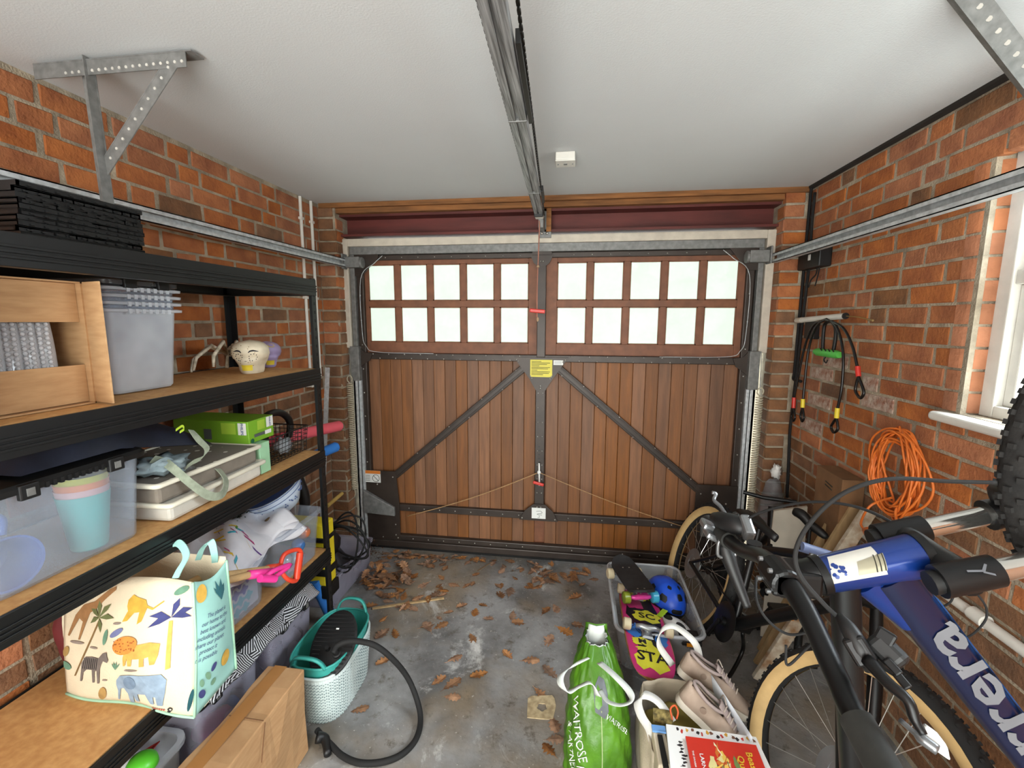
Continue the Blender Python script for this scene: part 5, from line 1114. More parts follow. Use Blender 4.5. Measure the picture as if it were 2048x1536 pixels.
for k in range(15):
    y0 = -.088+k*.0126; w_ = .070*math.sqrt(max(.02, 1-(y0/.108)**2))
    if -.075 < y0 < -.01: 
        if w_ > .04:
            for sg in (-1, 1): MB().add([FR_S @ V(*p) for p in [(sg*.038, y0-.002, .005), (sg*(w_-.004), y0-.002, .005), (sg*(w_-.004), y0+.002, .005), (sg*.038, y0+.002, .005), (sg*.038, y0-.002, .009), (sg*(w_-.004), y0-.002, .009), (sg*(w_-.004), y0+.002, .009), (sg*.038, y0+.002, .009)]], [(0, 3, 2, 1), (4, 5, 6, 7), (0, 1, 5, 4), (1, 2, 6, 5), (2, 3, 7, 6), (3, 0, 4, 7)]).build('tread_rib', m_blackp, fp)
    else: MB().add([FR_S @ V(*p) for p in [(-w_+.004, y0-.002, .005), (w_-.004, y0-.002, .005), (w_-.004, y0+.002, .005), (-w_+.004, y0+.002, .005), (-w_+.004, y0-.002, .009), (w_-.004, y0-.002, .009), (w_-.004, y0+.002, .009), (-w_+.004, y0+.002, .009)]], [(0, 3, 2, 1), (4, 5, 6, 7), (0, 1, 5, 4), (1, 2, 6, 5), (2, 3, 7, 6), (3, 0, 4, 7)]).build('tread_rib', m_blackp, fp)
m_ylw = mat('pump_yellow', (232, 186, 40), .5, var=.06)
b = MB(); loft(b, [fpo((.062-.004*k)*(1 if k % 2 else .9), (.086-.008*k)*(1 if k % 2 else .92), -.016-k*.014) for k in range(6)], True, True); b.build('bellows', m_ylw, fp, smooth='auto')
b = MB(); b.lathe([(.010, 0), (.018, .0), (.018, .010), (.012, .012), (.010, .006)], FR @ V(.028, -.045, .006), ax1, 18); b.build('valve', m_blackp, fp, smooth='auto')
b = MB(); b.tube([FR @ V(-.015, -.03, .004), FR @ V(-.015, -.03, .03)], .009, 12); b.build('outlet', m_blackp, fp, smooth='auto')
b = MB(); b.bb((-.006, -.003, 0), (.006, .003, .002)); 
MB().add([FR @ (v+V(0, .055, .008)) for v in b.v], b.f).build('badge', m_paper, fp)
hp = [(666, 1306, .315), (676, 1290, .33), (705, 1282, .335), (748, 1290, .315), (785, 1318, .24), (815, 1355, .14), (834, 1400, .06), (841, 1440, .02), (832, 1478, .016), (805, 1508, .016), (765, 1524, .016), (720, 1526, .016), (685, 1512, .016), (662, 1490, .02), (644, 1472, .03), (634, 1460, .035)]
b = MB(); b.tube(spline([U(a, c, z=z) for a, c, z in hp], 8), .0118, 12); b.build('pump_hose', m_rubber, label='thick black pump hose looping from the foot pump over the floor', cat='hose', smooth=True)
he = U(650, 1478, z=.03); b = MB(); b.tube(spline([he+V(-.03, -.01, .012), he, he+V(.04, -.05, -.012)], 5), [.020, .021, .02, .019, .018, .018, .017, .016, .015, .0145, .014], 12); b.build('hose_connector', m_blackp, label='black hose connector lying by the parcel corner', cat='hose connector', smooth=True)
# ---- far left corner beyond the shelves
fb = V(-1.51, 2.50, .001); e = empty('storage_box', fb, 'clear storage box on the floor in the far left corner', 'storage box')
tubshell(fb, .30, .54, .185, .93, .03, .003, .012).build('box_body', m_clear3, e, smooth='auto')
yc = empty('tool_case', (-1.43, 2.10, .19), 'yellow and black plastic case seen behind the shelf post', 'tool case')
b = MB(); b.bb((-1.55, 2.06, .27), (-1.28, 2.16, .62)); b.build('case_body', mat('tool_yellow', (230, 206, 40), .45, var=.05), yc, bevel=.01)
b = MB(); b.bb((-1.56, 2.052, .52), (-1.275, 2.168, .545)); b.bb((-1.56, 2.052, .33), (-1.275, 2.168, .37)); b.build('case_band', m_blackp, yc, bevel=.004, weld=False)
b = MB(); b.bb((-1.56, 2.06, .195), (-1.27, 2.17, .27)); b.build('case_base', m_blackp, yc, bevel=.008)
blob((-1.52, 2.38, .30), .13, (.95, .95, 1.1), .1, 2, 91).build('black_holdall', mat('black_nylon', (20, 22, 28)), label='black fabric holdall resting on the far corner box', cat='bag', smooth=True)
b = MB(); b.hexa([V(*p) for p in [(-1.47, 2.28, .19), (-1.40, 2.50, .17), (-1.37, 2.50, .17), (-1.42, 2.28, .19), (-1.56, 2.26, .50), (-1.50, 2.32, .50), (-1.47, 2.32, .50), (-1.53, 2.26, .50)]]); b.build('vacuum_nozzle', mat('charcoal_plastic', (54, 56, 62), .5), label='charcoal plastic nozzle leaning on the black holdall', cat='nozzle', bevel=.008)
for i in range(6):
    rr_ = random.Random(100+i); c = U(690+rr_.uniform(-6, 8), 1085+rr_.uniform(-10, 10), y=2.40); b = MB()
    b.tube([c+V((.10+.012*i)*math.cos(t)*.95, .05*math.sin(t+i), (.165-.012*i)*math.sin(t)+.02*math.sin(2*t+i)) for t in [k*2*math.pi/36 for k in range(36)]], .0058, 6, True)
    b.build('cable_loop', m_rubber, label='black cable loop hanging in the far left corner', cat='cable', group='black cable loops in the corner', smooth=True)
b = MB(); b.tube(spline([(-1.60, 2.30, .42), (-1.55, 2.32, .62), (-1.58, 2.30, .80), (-1.60, 2.28, .92)], 6), .03, 10); b.build('vacuum_tube', m_blackp, label='upright black vacuum tube behind the shelf post', cat='tube', smooth=True)
b = MB(); b.cyl(U(655, 1012, y=2.5), U(684, 987, y=2.72), .012, n=10); b.build('wooden_dowel', mat('yellow_pine', (206, 172, 92), .7), label='short yellow wooden stick end in the left corner', cat='stick', smooth='auto')
# ================================================================== BICYCLES
m_tan = mat('tan_sidewall', (192, 160, 108), .8, var=.08, scale=20); m_tyre = mat('tyre_rubber', (20, 19, 19), .85, var=.2, scale=25)
m_dirt = mat('dirty_tyre_rubber', (36, 34, 32), .95, var=.35, scale=16, col2=(18, 17, 17), bump=.5, bscale=40); m_spoke = mat('spoke_steel', (190, 190, 186), .3, .8)
m_rimblk = mat('black_rim', (26, 26, 28), .4, .3); m_chrome = mat('polished_steel', (214, 212, 206), .12, .95, var=.03); m_blkal = mat('black_anodised', (21, 21, 22), .38, .35, var=.1)
m_alloy = mat('bike_alloy', (138, 140, 142), .3, .7)
m_blu = mat('metallic_blue', (14, 50, 124), .28, .35, var=.06, coat=.5); m_grey_dec = mat('grey_decal', (112, 114, 120), .5); m_pale = mat('silver_decal', (206, 204, 196), .4)
def wheel(parent, C, ax, r, tyre_r, name, side=None, tread=m_tyre, ns=28, knobs=54, hubw=.06, disc=True):
    """wheel with tread, sidewall band, rim, hub and single spokes; C centre, ax axle direction"""
    C = V(C); ax = V(ax).normalized(); e1 = ax.orthogonal().normalized(); e2 = ax.cross(e1)
    w = bpy.data.objects.new(name, None); COL.objects.link(w); w.parent = parent; w.location = C-wloc(parent)
    P_ = lambda a, rr, z: C+(e1*math.cos(a)+e2*math.sin(a))*rr+ax*z
    rc = r-tyre_r
    def ring(fn, name, m, n=56, mm=8, a0=0, a1=2*math.pi, wrap=True, **k):
        b = MB(); b.grid(lambda u, v: fn(2*math.pi*u, a0+(a1-a0)*v), n, mm, wrapu=True, wrapv=wrap); return b.build(name, m, w, smooth=True, **k)
    tor = lambda a, t: P_(a, rc+tyre_r*math.cos(t), tyre_r*math.sin(t))
    ring(tor, 'tyre', tread)
    if side:
        for s_ in (1, -1): ring(lambda a, t: P_(a, rc+(tyre_r+.001)*math.cos(t), s_*(tyre_r+.001)*math.sin(t)), 'sidewall', side, mm=4, a0=math.radians(82), a1=math.radians(152), wrap=False)
    ring(lambda a, t: P_(a, rc-tyre_r*.62+.011*math.cos(t), .013*math.sin(t)), 'rim', m_rimblk if side else m_galv_dull, mm=6)
    b = MB()
    for k in range(knobs):
        a = 2*math.pi*k/knobs
        for z_, o in ((-.62, .5), (-.22, 0), (.22, .5), (.62, 0)):
            t = z_*1.15; a_ = a+o*2*math.pi/knobs; p = tor(a_, t); nrm = (p-P_(a_, rc, 0)).normalized(); tg = (-e1*math.sin(a_)+e2*math.cos(a_)); q_ = nrm.cross(tg)
            b.box(p+nrm*.001, (.008, .008, .0055), Matrix((tg, q_, nrm)).transposed())
    b.build('tread_knobs', tread, w, kind='stuff', weld=False)
    b = MB(); b.cyl(C-ax*hubw, C+ax*hubw, .014, n=14); b.cyl(C-ax*hubw*.75, C-ax*hubw*.68, .03, n=18); b.cyl(C+ax*hubw*.68, C+ax*hubw*.75, .03, n=18); b.build('hub', m_blkal, w, weld=False)
    if disc:
        b = MB(); b.lathe([(.045, 0), (.08, 0), (.08, .002), (.045, .002), (.045, 0)], C+ax*hubw*.9, ax, 30); b.build('brake_disc', m_alloy, w, smooth='auto')
    for k in range(ns):
        a = 2*math.pi*k/ns; s_ = 1 if k % 2 else -1; b = MB(); b.cyl(P_(a+(.5 if k % 4 < 2 else -.5), .029, s_*hubw*.72), P_(a, rc-tyre_r*.6, 0), .0014, n=4); b.build('spoke', m_spoke, w)
    return w
def tubes(parent, name, m, pts, r, n=14): b = MB(); b.tube(pts, r, n); return b.build(name, m, parent, smooth='auto')
# ---- blue bicycle stood on its rear wheel, wheels to the right wall
YB2 = .75
bike2 = empty('bicycle', (.95, YB2, .0), 'blue bicycle stood upright on its rear wheel against the right wall, handlebar foremost', 'bicycle')
sdir = V(.949, 0, .314); Ht, Cr = V(.407, YB2, 1.268), V(.549, YB2, 1.315)
ax2 = V(0, 1, 0); FA = Cr+sdir*.442+V(-.314, 0, .949)*.03; RW = .315
wheel(bike2, FA, ax2, RW, .03, 'front_wheel', None, m_dirt, 28, 60)
RA = V(FA.x, YB2, RW+.004); wheel(bike2, RA, ax2, RW, .03, 'rear_wheel', None, m_dirt, 28, 54)
BBp = V(.915, YB2, .775); ST = V(.50, YB2, .66)
ht = tubes(bike2, 'head_tube', m_blu, [Ht, Ht+sdir*.02, Cr-sdir*.02, Cr], [.028, .0295, .0335, .0345], 24)
perp = V(-.314, 0, .949)
def onhead(a, t, lift=.0008):     # a metres along the tube, t angle round it
    r_ = .0292+(.034-.0292)*min(1, max(0, (a-.02)/.11)); d = (V(0, -1, 0)*math.cos(t)+perp*math.sin(t)); return Ht+sdir*a+d*(r_+lift)
b = MB(); b.grid(lambda u, v: onhead(.003+.080*u+.014*v*(1-u), .05+1.45*v), 10, 10); b.build('pale_decal', m_pale, ht, smooth=True)
b = MB(); b.grid(lambda u, v: onhead(.044+.040*u+.006*v, .25+.75*v*(.8+.2*u), .0016), 8, 8); b.build('head_badge', mat('brushed_badge', (170, 164, 142), .35, .6), ht, smooth=True)
for k in range(3):
    b = MB(); b.tube([onhead(.070+.006*k+.006*v, .25+.75*v, .002) for v in [i/6 for i in range(7)]], .0009, 4); b.build('badge_line', m_ink, ht)
for i in range(12):
    a, t = R.uniform(.008, .036), R.uniform(.25, .95); s_ = R.uniform(.0012, .0042); b = MB(); b.add([onhead(a+s_*math.cos(x), t+s_*math.sin(x)*30, .0015) for x in [k*.8976+R.uniform(-.2, .2) for k in range(7)]], [list(range(7))]); b.build('paint_fleck', m_blu, ht)
for p, nm in ((Ht, 'upper'), (Cr, 'lower')):
    b = MB(); b.cyl(p-sdir*.006, p+sdir*.006, .0315 if nm == 'upper' else .0365, n=24); b.build('headset_ring', m_blkal, bike2, smooth='auto')
dt0 = Cr-sdir*.045+V(.0, 0, -.02); dvec = (BBp-dt0).normalized(); dn = V(dvec.z, 0, -dvec.x)       # dn points away from wall / down side
def tube_ell(parent, name, m, a, c, w1, h1, w2, h2, upv):
    a, c = V(a), V(c); d = (c-a).normalized(); y_ = V(0, 1, 0); z_ = d.cross(y_).normalized(); secs = []
    for i in range(9):
        k = i/8; secs.append([a+(c-a)*k+y_*((w1+(w2-w1)*k)/2*math.copysign(abs(math.cos(t))**.75, math.cos(t)))+z_*((h1+(h2-h1)*k)/2*math.copysign(abs(math.sin(t))**.75, math.sin(t))) for t in [2*math.pi*q/24 for q in range(24)]])
    b = MB(); loft(b, secs, True, True); return b.build(name, m, parent, smooth='auto')
dtube = tube_ell(bike2, 'down_tube', mat('midnight_blue', (14, 24, 58), .32, .3, var=.06, coat=.4), dt0, BBp, .052, .066, .046, .05, None)  # frame blue darkened, the tube's shade is put into the colour
tube_ell(bike2, 'gusset', m_blu, dt0+V(-.03, 0, -.015), dt0+(BBp-dt0)*.16+V(-.028, 0, -.0), .040, .05, .034, .03, None)
ddir = (BBp-dt0).normalized(); nrm2 = ddir.cross(V(0, 1, 0)).normalized()
fl2 = lambda a, c: dt0+ddir*a+nrm2*c+V(0, -(.0262-.006*a), 0)+V(0, -.0015, 0)
# frame name along the tube, reading up from the bottom bracket
vs, fs = text_geo('carrera', .082, True); b = MB(); b.add([fl2(.275-x*1.5, -y*1.02) for x, y, _ in vs], fs); b.build('lettering', m_grey_dec, dtube)
b = MB(); b.grid(lambda u, v: dt0+ddir*(.06+.6*u)+nrm2*(.0315-.0065*u)+V(0, -.021+.019*v, 0)+nrm2*(.0015*v), 8, 3); b.build('highlight_stripe', mat('light_blue_line', (90, 150, 240), .3), dtube)  # lit edge of the tube painted on as a pale strip
tube_ell(bike2, 'top_tube', m_blkal, Ht+sdir*.04+V(0, 0, -.02), ST+V(.02, 0, .05), .036, .042, .034, .034, None)
tubes(bike2, 'seat_tube', m_blkal, [BBp, ST], .016); tubes(bike2, 'seatpost', m_blkal, [ST, ST+(ST-BBp).normalized()*.14], .0135)
sd = ST+(ST-BBp).normalized()*.15
b = MB(); loft(b, [[sd+V(-.01-.012*math.cos(t)*.6, w_*math.cos(t)*.5 if False else w_*math.sin(t), 0)+V(0, 0, z_) for t in [2*math.pi*k/16 for k in range(16)]] for z_, w_ in ((-.13, .02), (-.12, .065), (-.06, .06), (.02, .025), (.12, .018), (.135, .008))], True, True); b.build('saddle', m_blackp, bike2, smooth=True)
for s_ in (-1, 1):
    tubes(bike2, 'chainstay', m_blkal, [BBp+V(0, s_*.03, 0), BBp+(RA-BBp)*.3+V(0, s_*.045, 0), RA+V(0, s_*.06, 0)], .011, 10); tubes(bike2, 'seatstay', m_blkal, [ST+V(.03, s_*.02, -.01), RA+V(-.04, s_*.05, .06), RA+V(0, s_*.06, 0)], .008, 10)
# fork: crown, legs, lowers with arch
b = MB(); cw = .066; crc = Cr+sdir*.012
secs = []
for k in range(17):
    t = -1+2*k/16; y_ = t*.074; hh = (.026-.003*(1-abs(t)))*(1-.25*abs(t)**4); ww = .026*(1-.2*abs(t)**4); off = .004*abs(t)**2
    secs.append([crc+sdir*(off+hh*math.sin(a))+V(0, y_, 0)+perp*(ww*math.cos(a)-.006) for a in [2*math.pi*q/14 for q in range(14)]])
loft(b, secs, True, True); crown = b.build('fork_crown', mat('satin_black', (17, 17, 17), .5, .1), bike2, smooth=True)
for s_ in (-1, 1):
    b = MB(); b.cyl(crc+V(0, s_*cw, 0)-sdir*.034, crc+V(0, s_*cw, 0)+sdir*.040, .0235, .0220, 20); b.build('crown_sleeve', m_blkal, crown, smooth='auto')
    tubes(bike2, 'stanchion', m_chrome, [crc+V(0, s_*cw, 0)-sdir*.03, crc+V(0, s_*cw, 0)+sdir*.16], .016, 20)
    l0, l1 = crc+V(0, s_*cw, 0)+sdir*.135, FA+V(0, s_*cw, 0); tubes(bike2, 'fork_lower', m_blackp, [l0, l0+sdir*.03, l1+sdir*.03], [.025, .023, .018], 18)
    b = MB(); b.cyl(crc+V(0, s_*cw, 0)-sdir*.045, crc+V(0, s_*cw, 0)-sdir*.015, .017, n=12); b.build('top_cap', m_blackp, crown, smooth='auto')
f3 = lambda a, c: crc+V(0, -cw, 0)+sdir*(.008+a)+(V(0, -1, 0)*.6+perp*.8).normalized()*.0255+(V(0, -1, 0)*.9-perp*.45)*c
b = MB(); [b.add([f3(x, y) for x, y in q_], [[0, 1, 2, 3]]) for q_ in ([(-.012, .000), (.006, .004), (.005, .007), (-.013, .003)], [(.004, .005), (.014, .012), (.013, .015), (.003, .008)], [(.004, .004), (.013, -.004), (.015, -.002), (.006, .007)])]; b.build('maker_mark', m_grey_dec, crown)
a0 = crc+sdir*.165; b = MB(); b.tube(spline([a0+V(0, -cw, 0), a0+perp*.05+V(0, -cw*.7, 0)+sdir*-.02, a0+perp*.062+sdir*-.03, a0+perp*.05+V(0, cw*.7, 0)+sdir*-.02, a0+V(0, cw, 0)], 6), .013, 10); b.build('fork_brace', m_blackp, bike2, smooth=True)
# stem, handlebar, grips, levers
SC = V(.345, YB2, 1.262)
b = MB(); loft(b, [[c_+V(0, w_*math.copysign(abs(math.cos(t))**.6, math.cos(t)), 0)+u_*h_*math.copysign(abs(math.sin(t))**.6, math.sin(t)) for t in [2*math.pi*q/16 for q in range(16)]] for c_, w_, h_, u_ in ((Ht-sdir*.055, .02, .020, V(.3, 0, .95)), (Ht-sdir*.02+V(-.004, 0, 0), .024, .025, perp), (Ht-sdir*.004, .026, .027, perp))], True, True); b.build('stem', m_blkal, bike2, smooth='auto')
b = MB(); b.cyl(SC+V(0, -.03, 0), SC+V(0, .03, 0), .0245, n=20); b.bb((SC.x-.02, SC.y-.03, SC.z-.022), (SC.x+.055, SC.y+.03, SC.z+.02)); b.build('bar_clamp', m_blkal, bike2, bevel=.006, weld=False)
for dy in (-.019, .019):
    for dz in (-.018, .018): MB().cyl(SC+V(-.02, dy, dz), SC+V(-.026, dy, dz), .004, n=8).build('clamp_bolt', m_alloy, bike2)
bp = [SC+V(0, y_, 0)+V(dx, 0, dz) for y_, dx, dz in ((-.36, -.0, -.085), (-.22, .0, -.055), (-.16, .006, -.042), (-.06, .006, -.006), (.06, .006, -.006), (.16, .004, -.042), (.22, -.004, -.052), (.36, -.01, -.075))]
bs = spline(bp, 6); b = MB(); b.tube(bs, [.0142+.0028*max(0, 1-abs((p.y-SC.y)/.11)) for p in bs], 16); b.build('handlebar', m_blkal, bike2, smooth=True)
for s_, i0, i1 in ((-1, 0, 1), (1, 7, 6)):
    tubes(bike2, 'grip', mat('olive_black_rubber', (32, 32, 28), .8, var=.2, scale=60), [bp[i0], (bp[i0]+bp[i1])/2, bp[i1]], [.019, .0185, .0185], 18)
    b = MB(); b.cyl(bp[i0]+V(0, s_*.004, 0), bp[i0]+V(0, -s_*.002, 0), .0175, n=16); b.build('bar_end_cap', m_blackp, bike2)
# near-side brake and shifter cluster
NB = lambda px, py, y_: U(px, py, y=y_)
b = MB(); b.tube(spline([NB(1678, 1232, .62), NB(1700, 1262, .60), NB(1722, 1300, .585), NB(1745, 1340, .575)], 4), [.006, .007, .0085, .010, .0105, .011, .0115, .012, .012, .0115, .011, .010, .009], 12); b.build('brake_body', m_blackp, bike2, smooth=True)
b = MB(); b.bar(NB(1702, 1272, .595), NB(1738, 1330, .575), .026, .020, (-.6, -.6, .5)); b.build('reservoir', m_blkal, bike2, bevel=.005, seg=3)
b = MB(); b.tube(spline([NB(1735, 1320, .57), NB(1775, 1365, .54), NB(1815, 1400, .52), NB(1830, 1440, .51), NB(1848, 1470, .50)], 4), [.008, .008, .0075, .007, .007, .0068, .0066, .0064, .006, .006, .006, .006, .0055, .005, .005, .0045, .004], 10); b.build('brake_lever', m_blkal, bike2, smooth=True)
b = MB(); b.bar(NB(1742, 1272, .60), NB(1806, 1334, .57), .030, .024, (-.6, -.6, .5)); b.build('shifter_body', m_blackp, bike2, bevel=.008, seg=3)
b = MB(); b.bar(NB(1752, 1262, .595), NB(1790, 1286, .58), .018, .008, (-.6, -.6, .5)); b.build('shifter_cover', m_blkal, bike2, bevel=.003)
for q0_, q1_ in (((1770, 1318, .57), (1800, 1350, .555)), ((1790, 1345, .56), (1818, 1378, .545))):
    b = MB(); b.bar(NB(*q0_), NB(*q1_), .010, .005, (-.6, -.6, .5)); b.build('thumb_lever', m_blkal, bike2, bevel=.002)
b = MB(); b.tube(spline([NB(1800, 1440, .53), NB(1840, 1475, .51), NB(1875, 1500, .50)], 4), [.003]*4+[.006]*5, 10); b.build('shift_lever', m_alloy, bike2, smooth=True)
b = MB(); loft(b, [[NB(1852, 1455, .515)+(NB(1895, 1512, .50)-NB(1852, 1455, .515))*k+V(.007*w_*math.cos(t), .003*math.sin(t), .006*w_*math.sin(t)) for t in [2*math.pi*q/10 for q in range(10)]] for k, w_ in ((0, .4), (.3, 1), (.7, 1), (1, .3))], True, True); b.build('reflector', m_paper, bike2, smooth=True)
# far-side cluster
b = MB(); b.tube(spline([NB(1428, 1035, 1.03), NB(1448, 1042, 1.0), NB(1476, 1052, .97), NB(1492, 1065, .96)], 4), [.012, .014, .017, .019, .02, .021, .021, .021, .02, .019, .018, .016, .014], 12); b.build('brake_body', m_blackp, bike2, smooth=True)
b = MB(); b.tube(spline([NB(1452, 1030, 1.0), NB(1440, 1012, 1.03), NB(1428, 1000, 1.05), NB(1432, 988, 1.06), NB(1424, 985, 1.06)], 4), .0042, 8); b.build('brake_lever', m_alloy, bike2, smooth=True)
b = MB(); b.box(NB(1493, 1055, .955), (.022, .05, .03), Matrix.Rotation(.5, 3, 'X')); b.build('reservoir', m_alloy, bike2, bevel=.006)
for (px, py, y_) in ((1418, 1052, 1.04), (1425, 1070, 1.02)):
    b = MB(); b.box(NB(px, py, y_), (.036, .04, .016), Matrix.Rotation(.4, 3, 'Y')); b.build('shift_lever', m_alloy, bike2, bevel=.005)
b = MB(); b.tube(spline([NB(1447, 1085, 1.0), NB(1462, 1130, .98), NB(1485, 1190, .96), NB(1495, 1215, .95)], 4), [.016, .017, .017, .016, .014, .013, .012, .011, .010, .010, .009, .009, .008], 10); b.build('shifter_body', m_blackp, bike2, smooth=True)
b = MB(); q_ = NB(1450, 1092, .995); b.tube([q_+V(.019*math.copysign(abs(math.cos(t))**.5, math.cos(t)), -.012, .021*math.copysign(abs(math.sin(t))**.5, math.sin(t))) for t in [2*math.pi*k/16 for k in range(16)]], .004, 6, True); b.build('clamp_frame', m_alloy, bike2, smooth=True)
b = MB(); b.cyl(NB(1508, 1100, .90), NB(1508, 1093, .90)+V(0, 0, .008), .014, n=12); b.build('adjuster_knob', m_blackp, bike2, smooth='auto')
def cable(name, pts, r=.0027, parent=bike2, m=m_rubber): b = MB(); b.tube(spline(pts, 8), r, 8); return b.build(name, m, parent, smooth=True)
cable('brake_hose', [NB(1476, 1046, .97), NB(1530, 1022, .95), NB(1600, 1006, .92), NB(1660, 1005, .89), NB(1720, 1016, .86), NB(1775, 1040, .83), NB(1800, 1062, .80)], .0028)
cable('brake_hose', [NB(1990, 965, .72), NB(1900, 963, .70), NB(1780, 958, .68), NB(1690, 985, .66), NB(1625, 1040, .65), NB(1592, 1100, .64), NB(1600, 1150, .63), NB(1645, 1205, .62), NB(1680, 1238, .62)], .0030)
cable('gear_cable', [NB(1512, 1155, .90), NB(1513, 1200, .86), NB(1535, 1240, .84), NB(1575, 1268, .82), NB(1620, 1265, .80)], .0024)
cable('gear_cable', [NB(1572, 1290, .66), NB(1575, 1330, .65), NB(1610, 1300, .66), NB(1650, 1260, .70)], .002)
cable('gear_cable', [NB(1862, 1155, .79), NB(1856, 1200, .78), NB(1870, 1215, .77), NB(1900, 1205, .77), NB(1918, 1170, .77), NB(1950, 1185, .77), NB(1972, 1215, .77), NB(1968, 1245, .77), NB(1930, 1275, .76), NB(1880, 1255, .76)], .0016)
# ---- tan-wall bicycle leaning on the wall behind
A1, B1 = V(.843, 1.267, .345), V(.718, 2.43, .345)
bike1 = empty('bicycle', (.78, 1.85, 0), 'black bicycle with tan-walled tyres leaning beside the blue one', 'bicycle')
fw = (A1-B1).normalized(); sd1 = V(-fw.y, fw.x, 0); ln = math.radians(19.5); up1 = V(0, 0, 1)*math.cos(ln)+sd1*math.sin(ln); lat1 = fw.cross(up1)
def T1_(f, u, l=0): return B1+fw*f+up1*u+lat1*l
axA = V(-math.sin(math.radians(112.6)), math.cos(math.radians(112.6)), 0)*math.cos(math.radians(23.8))+V(0, 0, 1)*math.sin(math.radians(23.8))
wheel(bike1, A1, axA, .362, .034, 'front_wheel', m_tan, m_tyre, 28, 62); wheel(bike1, B1, lat1, .355, .034, 'rear_wheel', m_tan, m_tyre, 28, 62)
WBs = (A1-B1).length
c1 = T1_(WBs-.25, .45); h1 = T1_(WBs-.29, .56); bb1 = T1_(.43, -.04); st1 = T1_(.33, .30)
tubes(bike1, 'head_tube', m_blkal, [c1, h1], .024); tubes(bike1, 'down_tube', m_blkal, [c1, bb1], .025); tubes(bike1, 'top_tube', m_blkal, [h1, st1], .019); tubes(bike1, 'seat_tube', m_blkal, [bb1, st1], .017); tubes(bike1, 'seatpost', m_blkal, [st1, T1_(.30, .40)], .0135)
for s_ in (-1, 1):
    tubes(bike1, 'chainstay', m_blkal, [bb1+lat1*s_*.03, B1+lat1*s_*.065], .011, 10); tubes(bike1, 'seatstay', m_blkal, [st1+lat1*s_*.02, B1+lat1*s_*.065], .008, 10)
    tubes(bike1, 'fork_leg', m_blkal, [c1+lat1*s_*.055, c1+lat1*s_*.055+(A1-c1)*.45, A1+axA*(-s_ if axA.dot(lat1) < 0 else s_)*.058], [.017, .021, .016], 14)
tubes(bike1, 'fork_crown', m_blkal, [c1-lat1*.07, c1+lat1*.07], .024, 14)
bl = T1_(WBs-.27, .535); bdir = (lat1*math.cos(.28)+fw*math.sin(.28)).normalized()
bend = lambda s_: [bl, bl+bdir*s_*.07+up1*.01, bl+bdir*s_*.14+up1*.02, bl+bdir*s_*(.30 if s_*bdir.x < 0 else .25)+up1*.02-fw*.03]
for s_ in (-1, 1):
    p_ = spline(bend(s_), 5); tubes(bike1, 'handlebar', m_blkal, p_, .0112, 12); tubes(bike1, 'grip', mat('slate_blue_rubber', (88, 98, 128), .5), [p_[-1], p_[-3], p_[-6]], .0165, 14)
    b = MB(); b.tube(spline([p_[-7]+fw*.02, p_[-6]+fw*.045, p_[-1]+fw*.05], 4), .005, 8); b.build('brake_lever', m_alloy, bike1, smooth=True); b = MB(); b.box(p_[-8]+fw*.012+up1*.01, (.035, .035, .03)); b.build('brake_body', m_blackp, bike1, bevel=.008)
tubes(bike1, 'stem', m_blkal, [h1, bl], .017)
b = MB(); loft(b, [[T1_(.30+z_, .41, 0)+lat1*w_*math.sin(t)+up1*(.018*math.cos(t)) for t in [2*math.pi*k/16 for k in range(16)]] for z_, w_ in ((-.13, .02), (-.12, .068), (-.06, .062), (.02, .028), (.12, .02), (.135, .008))], True, True); b.build('saddle', m_blackp, bike1, smooth=True)
b = MB(); b.cyl(bb1-lat1*.07, bb1+lat1*.07, .02, n=14); b.lathe([(.05, -.002), (.085, -.002), (.088, 0), (.085, .002), (.05, .002)], bb1+lat1*.05, lat1, 32); b.build('crankset', m_blkal, bike1, smooth='auto', weld=False)
cd = (-up1*.95-fw*.3).normalized()
for s_ in (-1, 1):
    d = cd*s_*(1 if lat1.x < 0 else -1); b = MB(); b.bar(bb1+lat1*s_*.075, bb1+lat1*s_*.08+d*.17, .018, .012, lat1); b.build('crank_arm', m_blkal, bike1, bevel=.004)
    pc = bb1+lat1*s_*.13+d*.17; b = MB(); b.box(pc, (.09, .095, .02)); b.build('pedal', m_blackp, bike1, bevel=.006); b = MB(); b.box(pc+V(0, -.05, 0), (.05, .006, .014)); b.build('pedal_reflector', mat('amber_reflector', (236, 150, 30), .25, .0), bike1)
b = MB(); b.tube(spline([bb1+lat1*-.05-up1*.02, bb1+lat1*-.12-up1*.15-fw*.04, V(.64, 1.86, .03)], 5), .009, 8); b.build('kickstand', m_blkal, bike1, smooth=True)
tubes(bike1, 'chain', mat('oily_chain', (44, 42, 40)), [bb1+lat1*.05+up1*.087, B1+lat1*.045+up1*.045], .004, 6); b = MB(); b.lathe([(.015, 0), (.05, 0), (.03, .025), (.015, .03)], B1+lat1*.03, lat1, 24); b.build('cassette', m_galv_dull, bike1, smooth='auto')
b = MB(); b.box(T1_(.06, .30, .0)+V(-.06, 0, 0), (.004, .05, .07)); b.build('tag_label', m_paper, bike1)
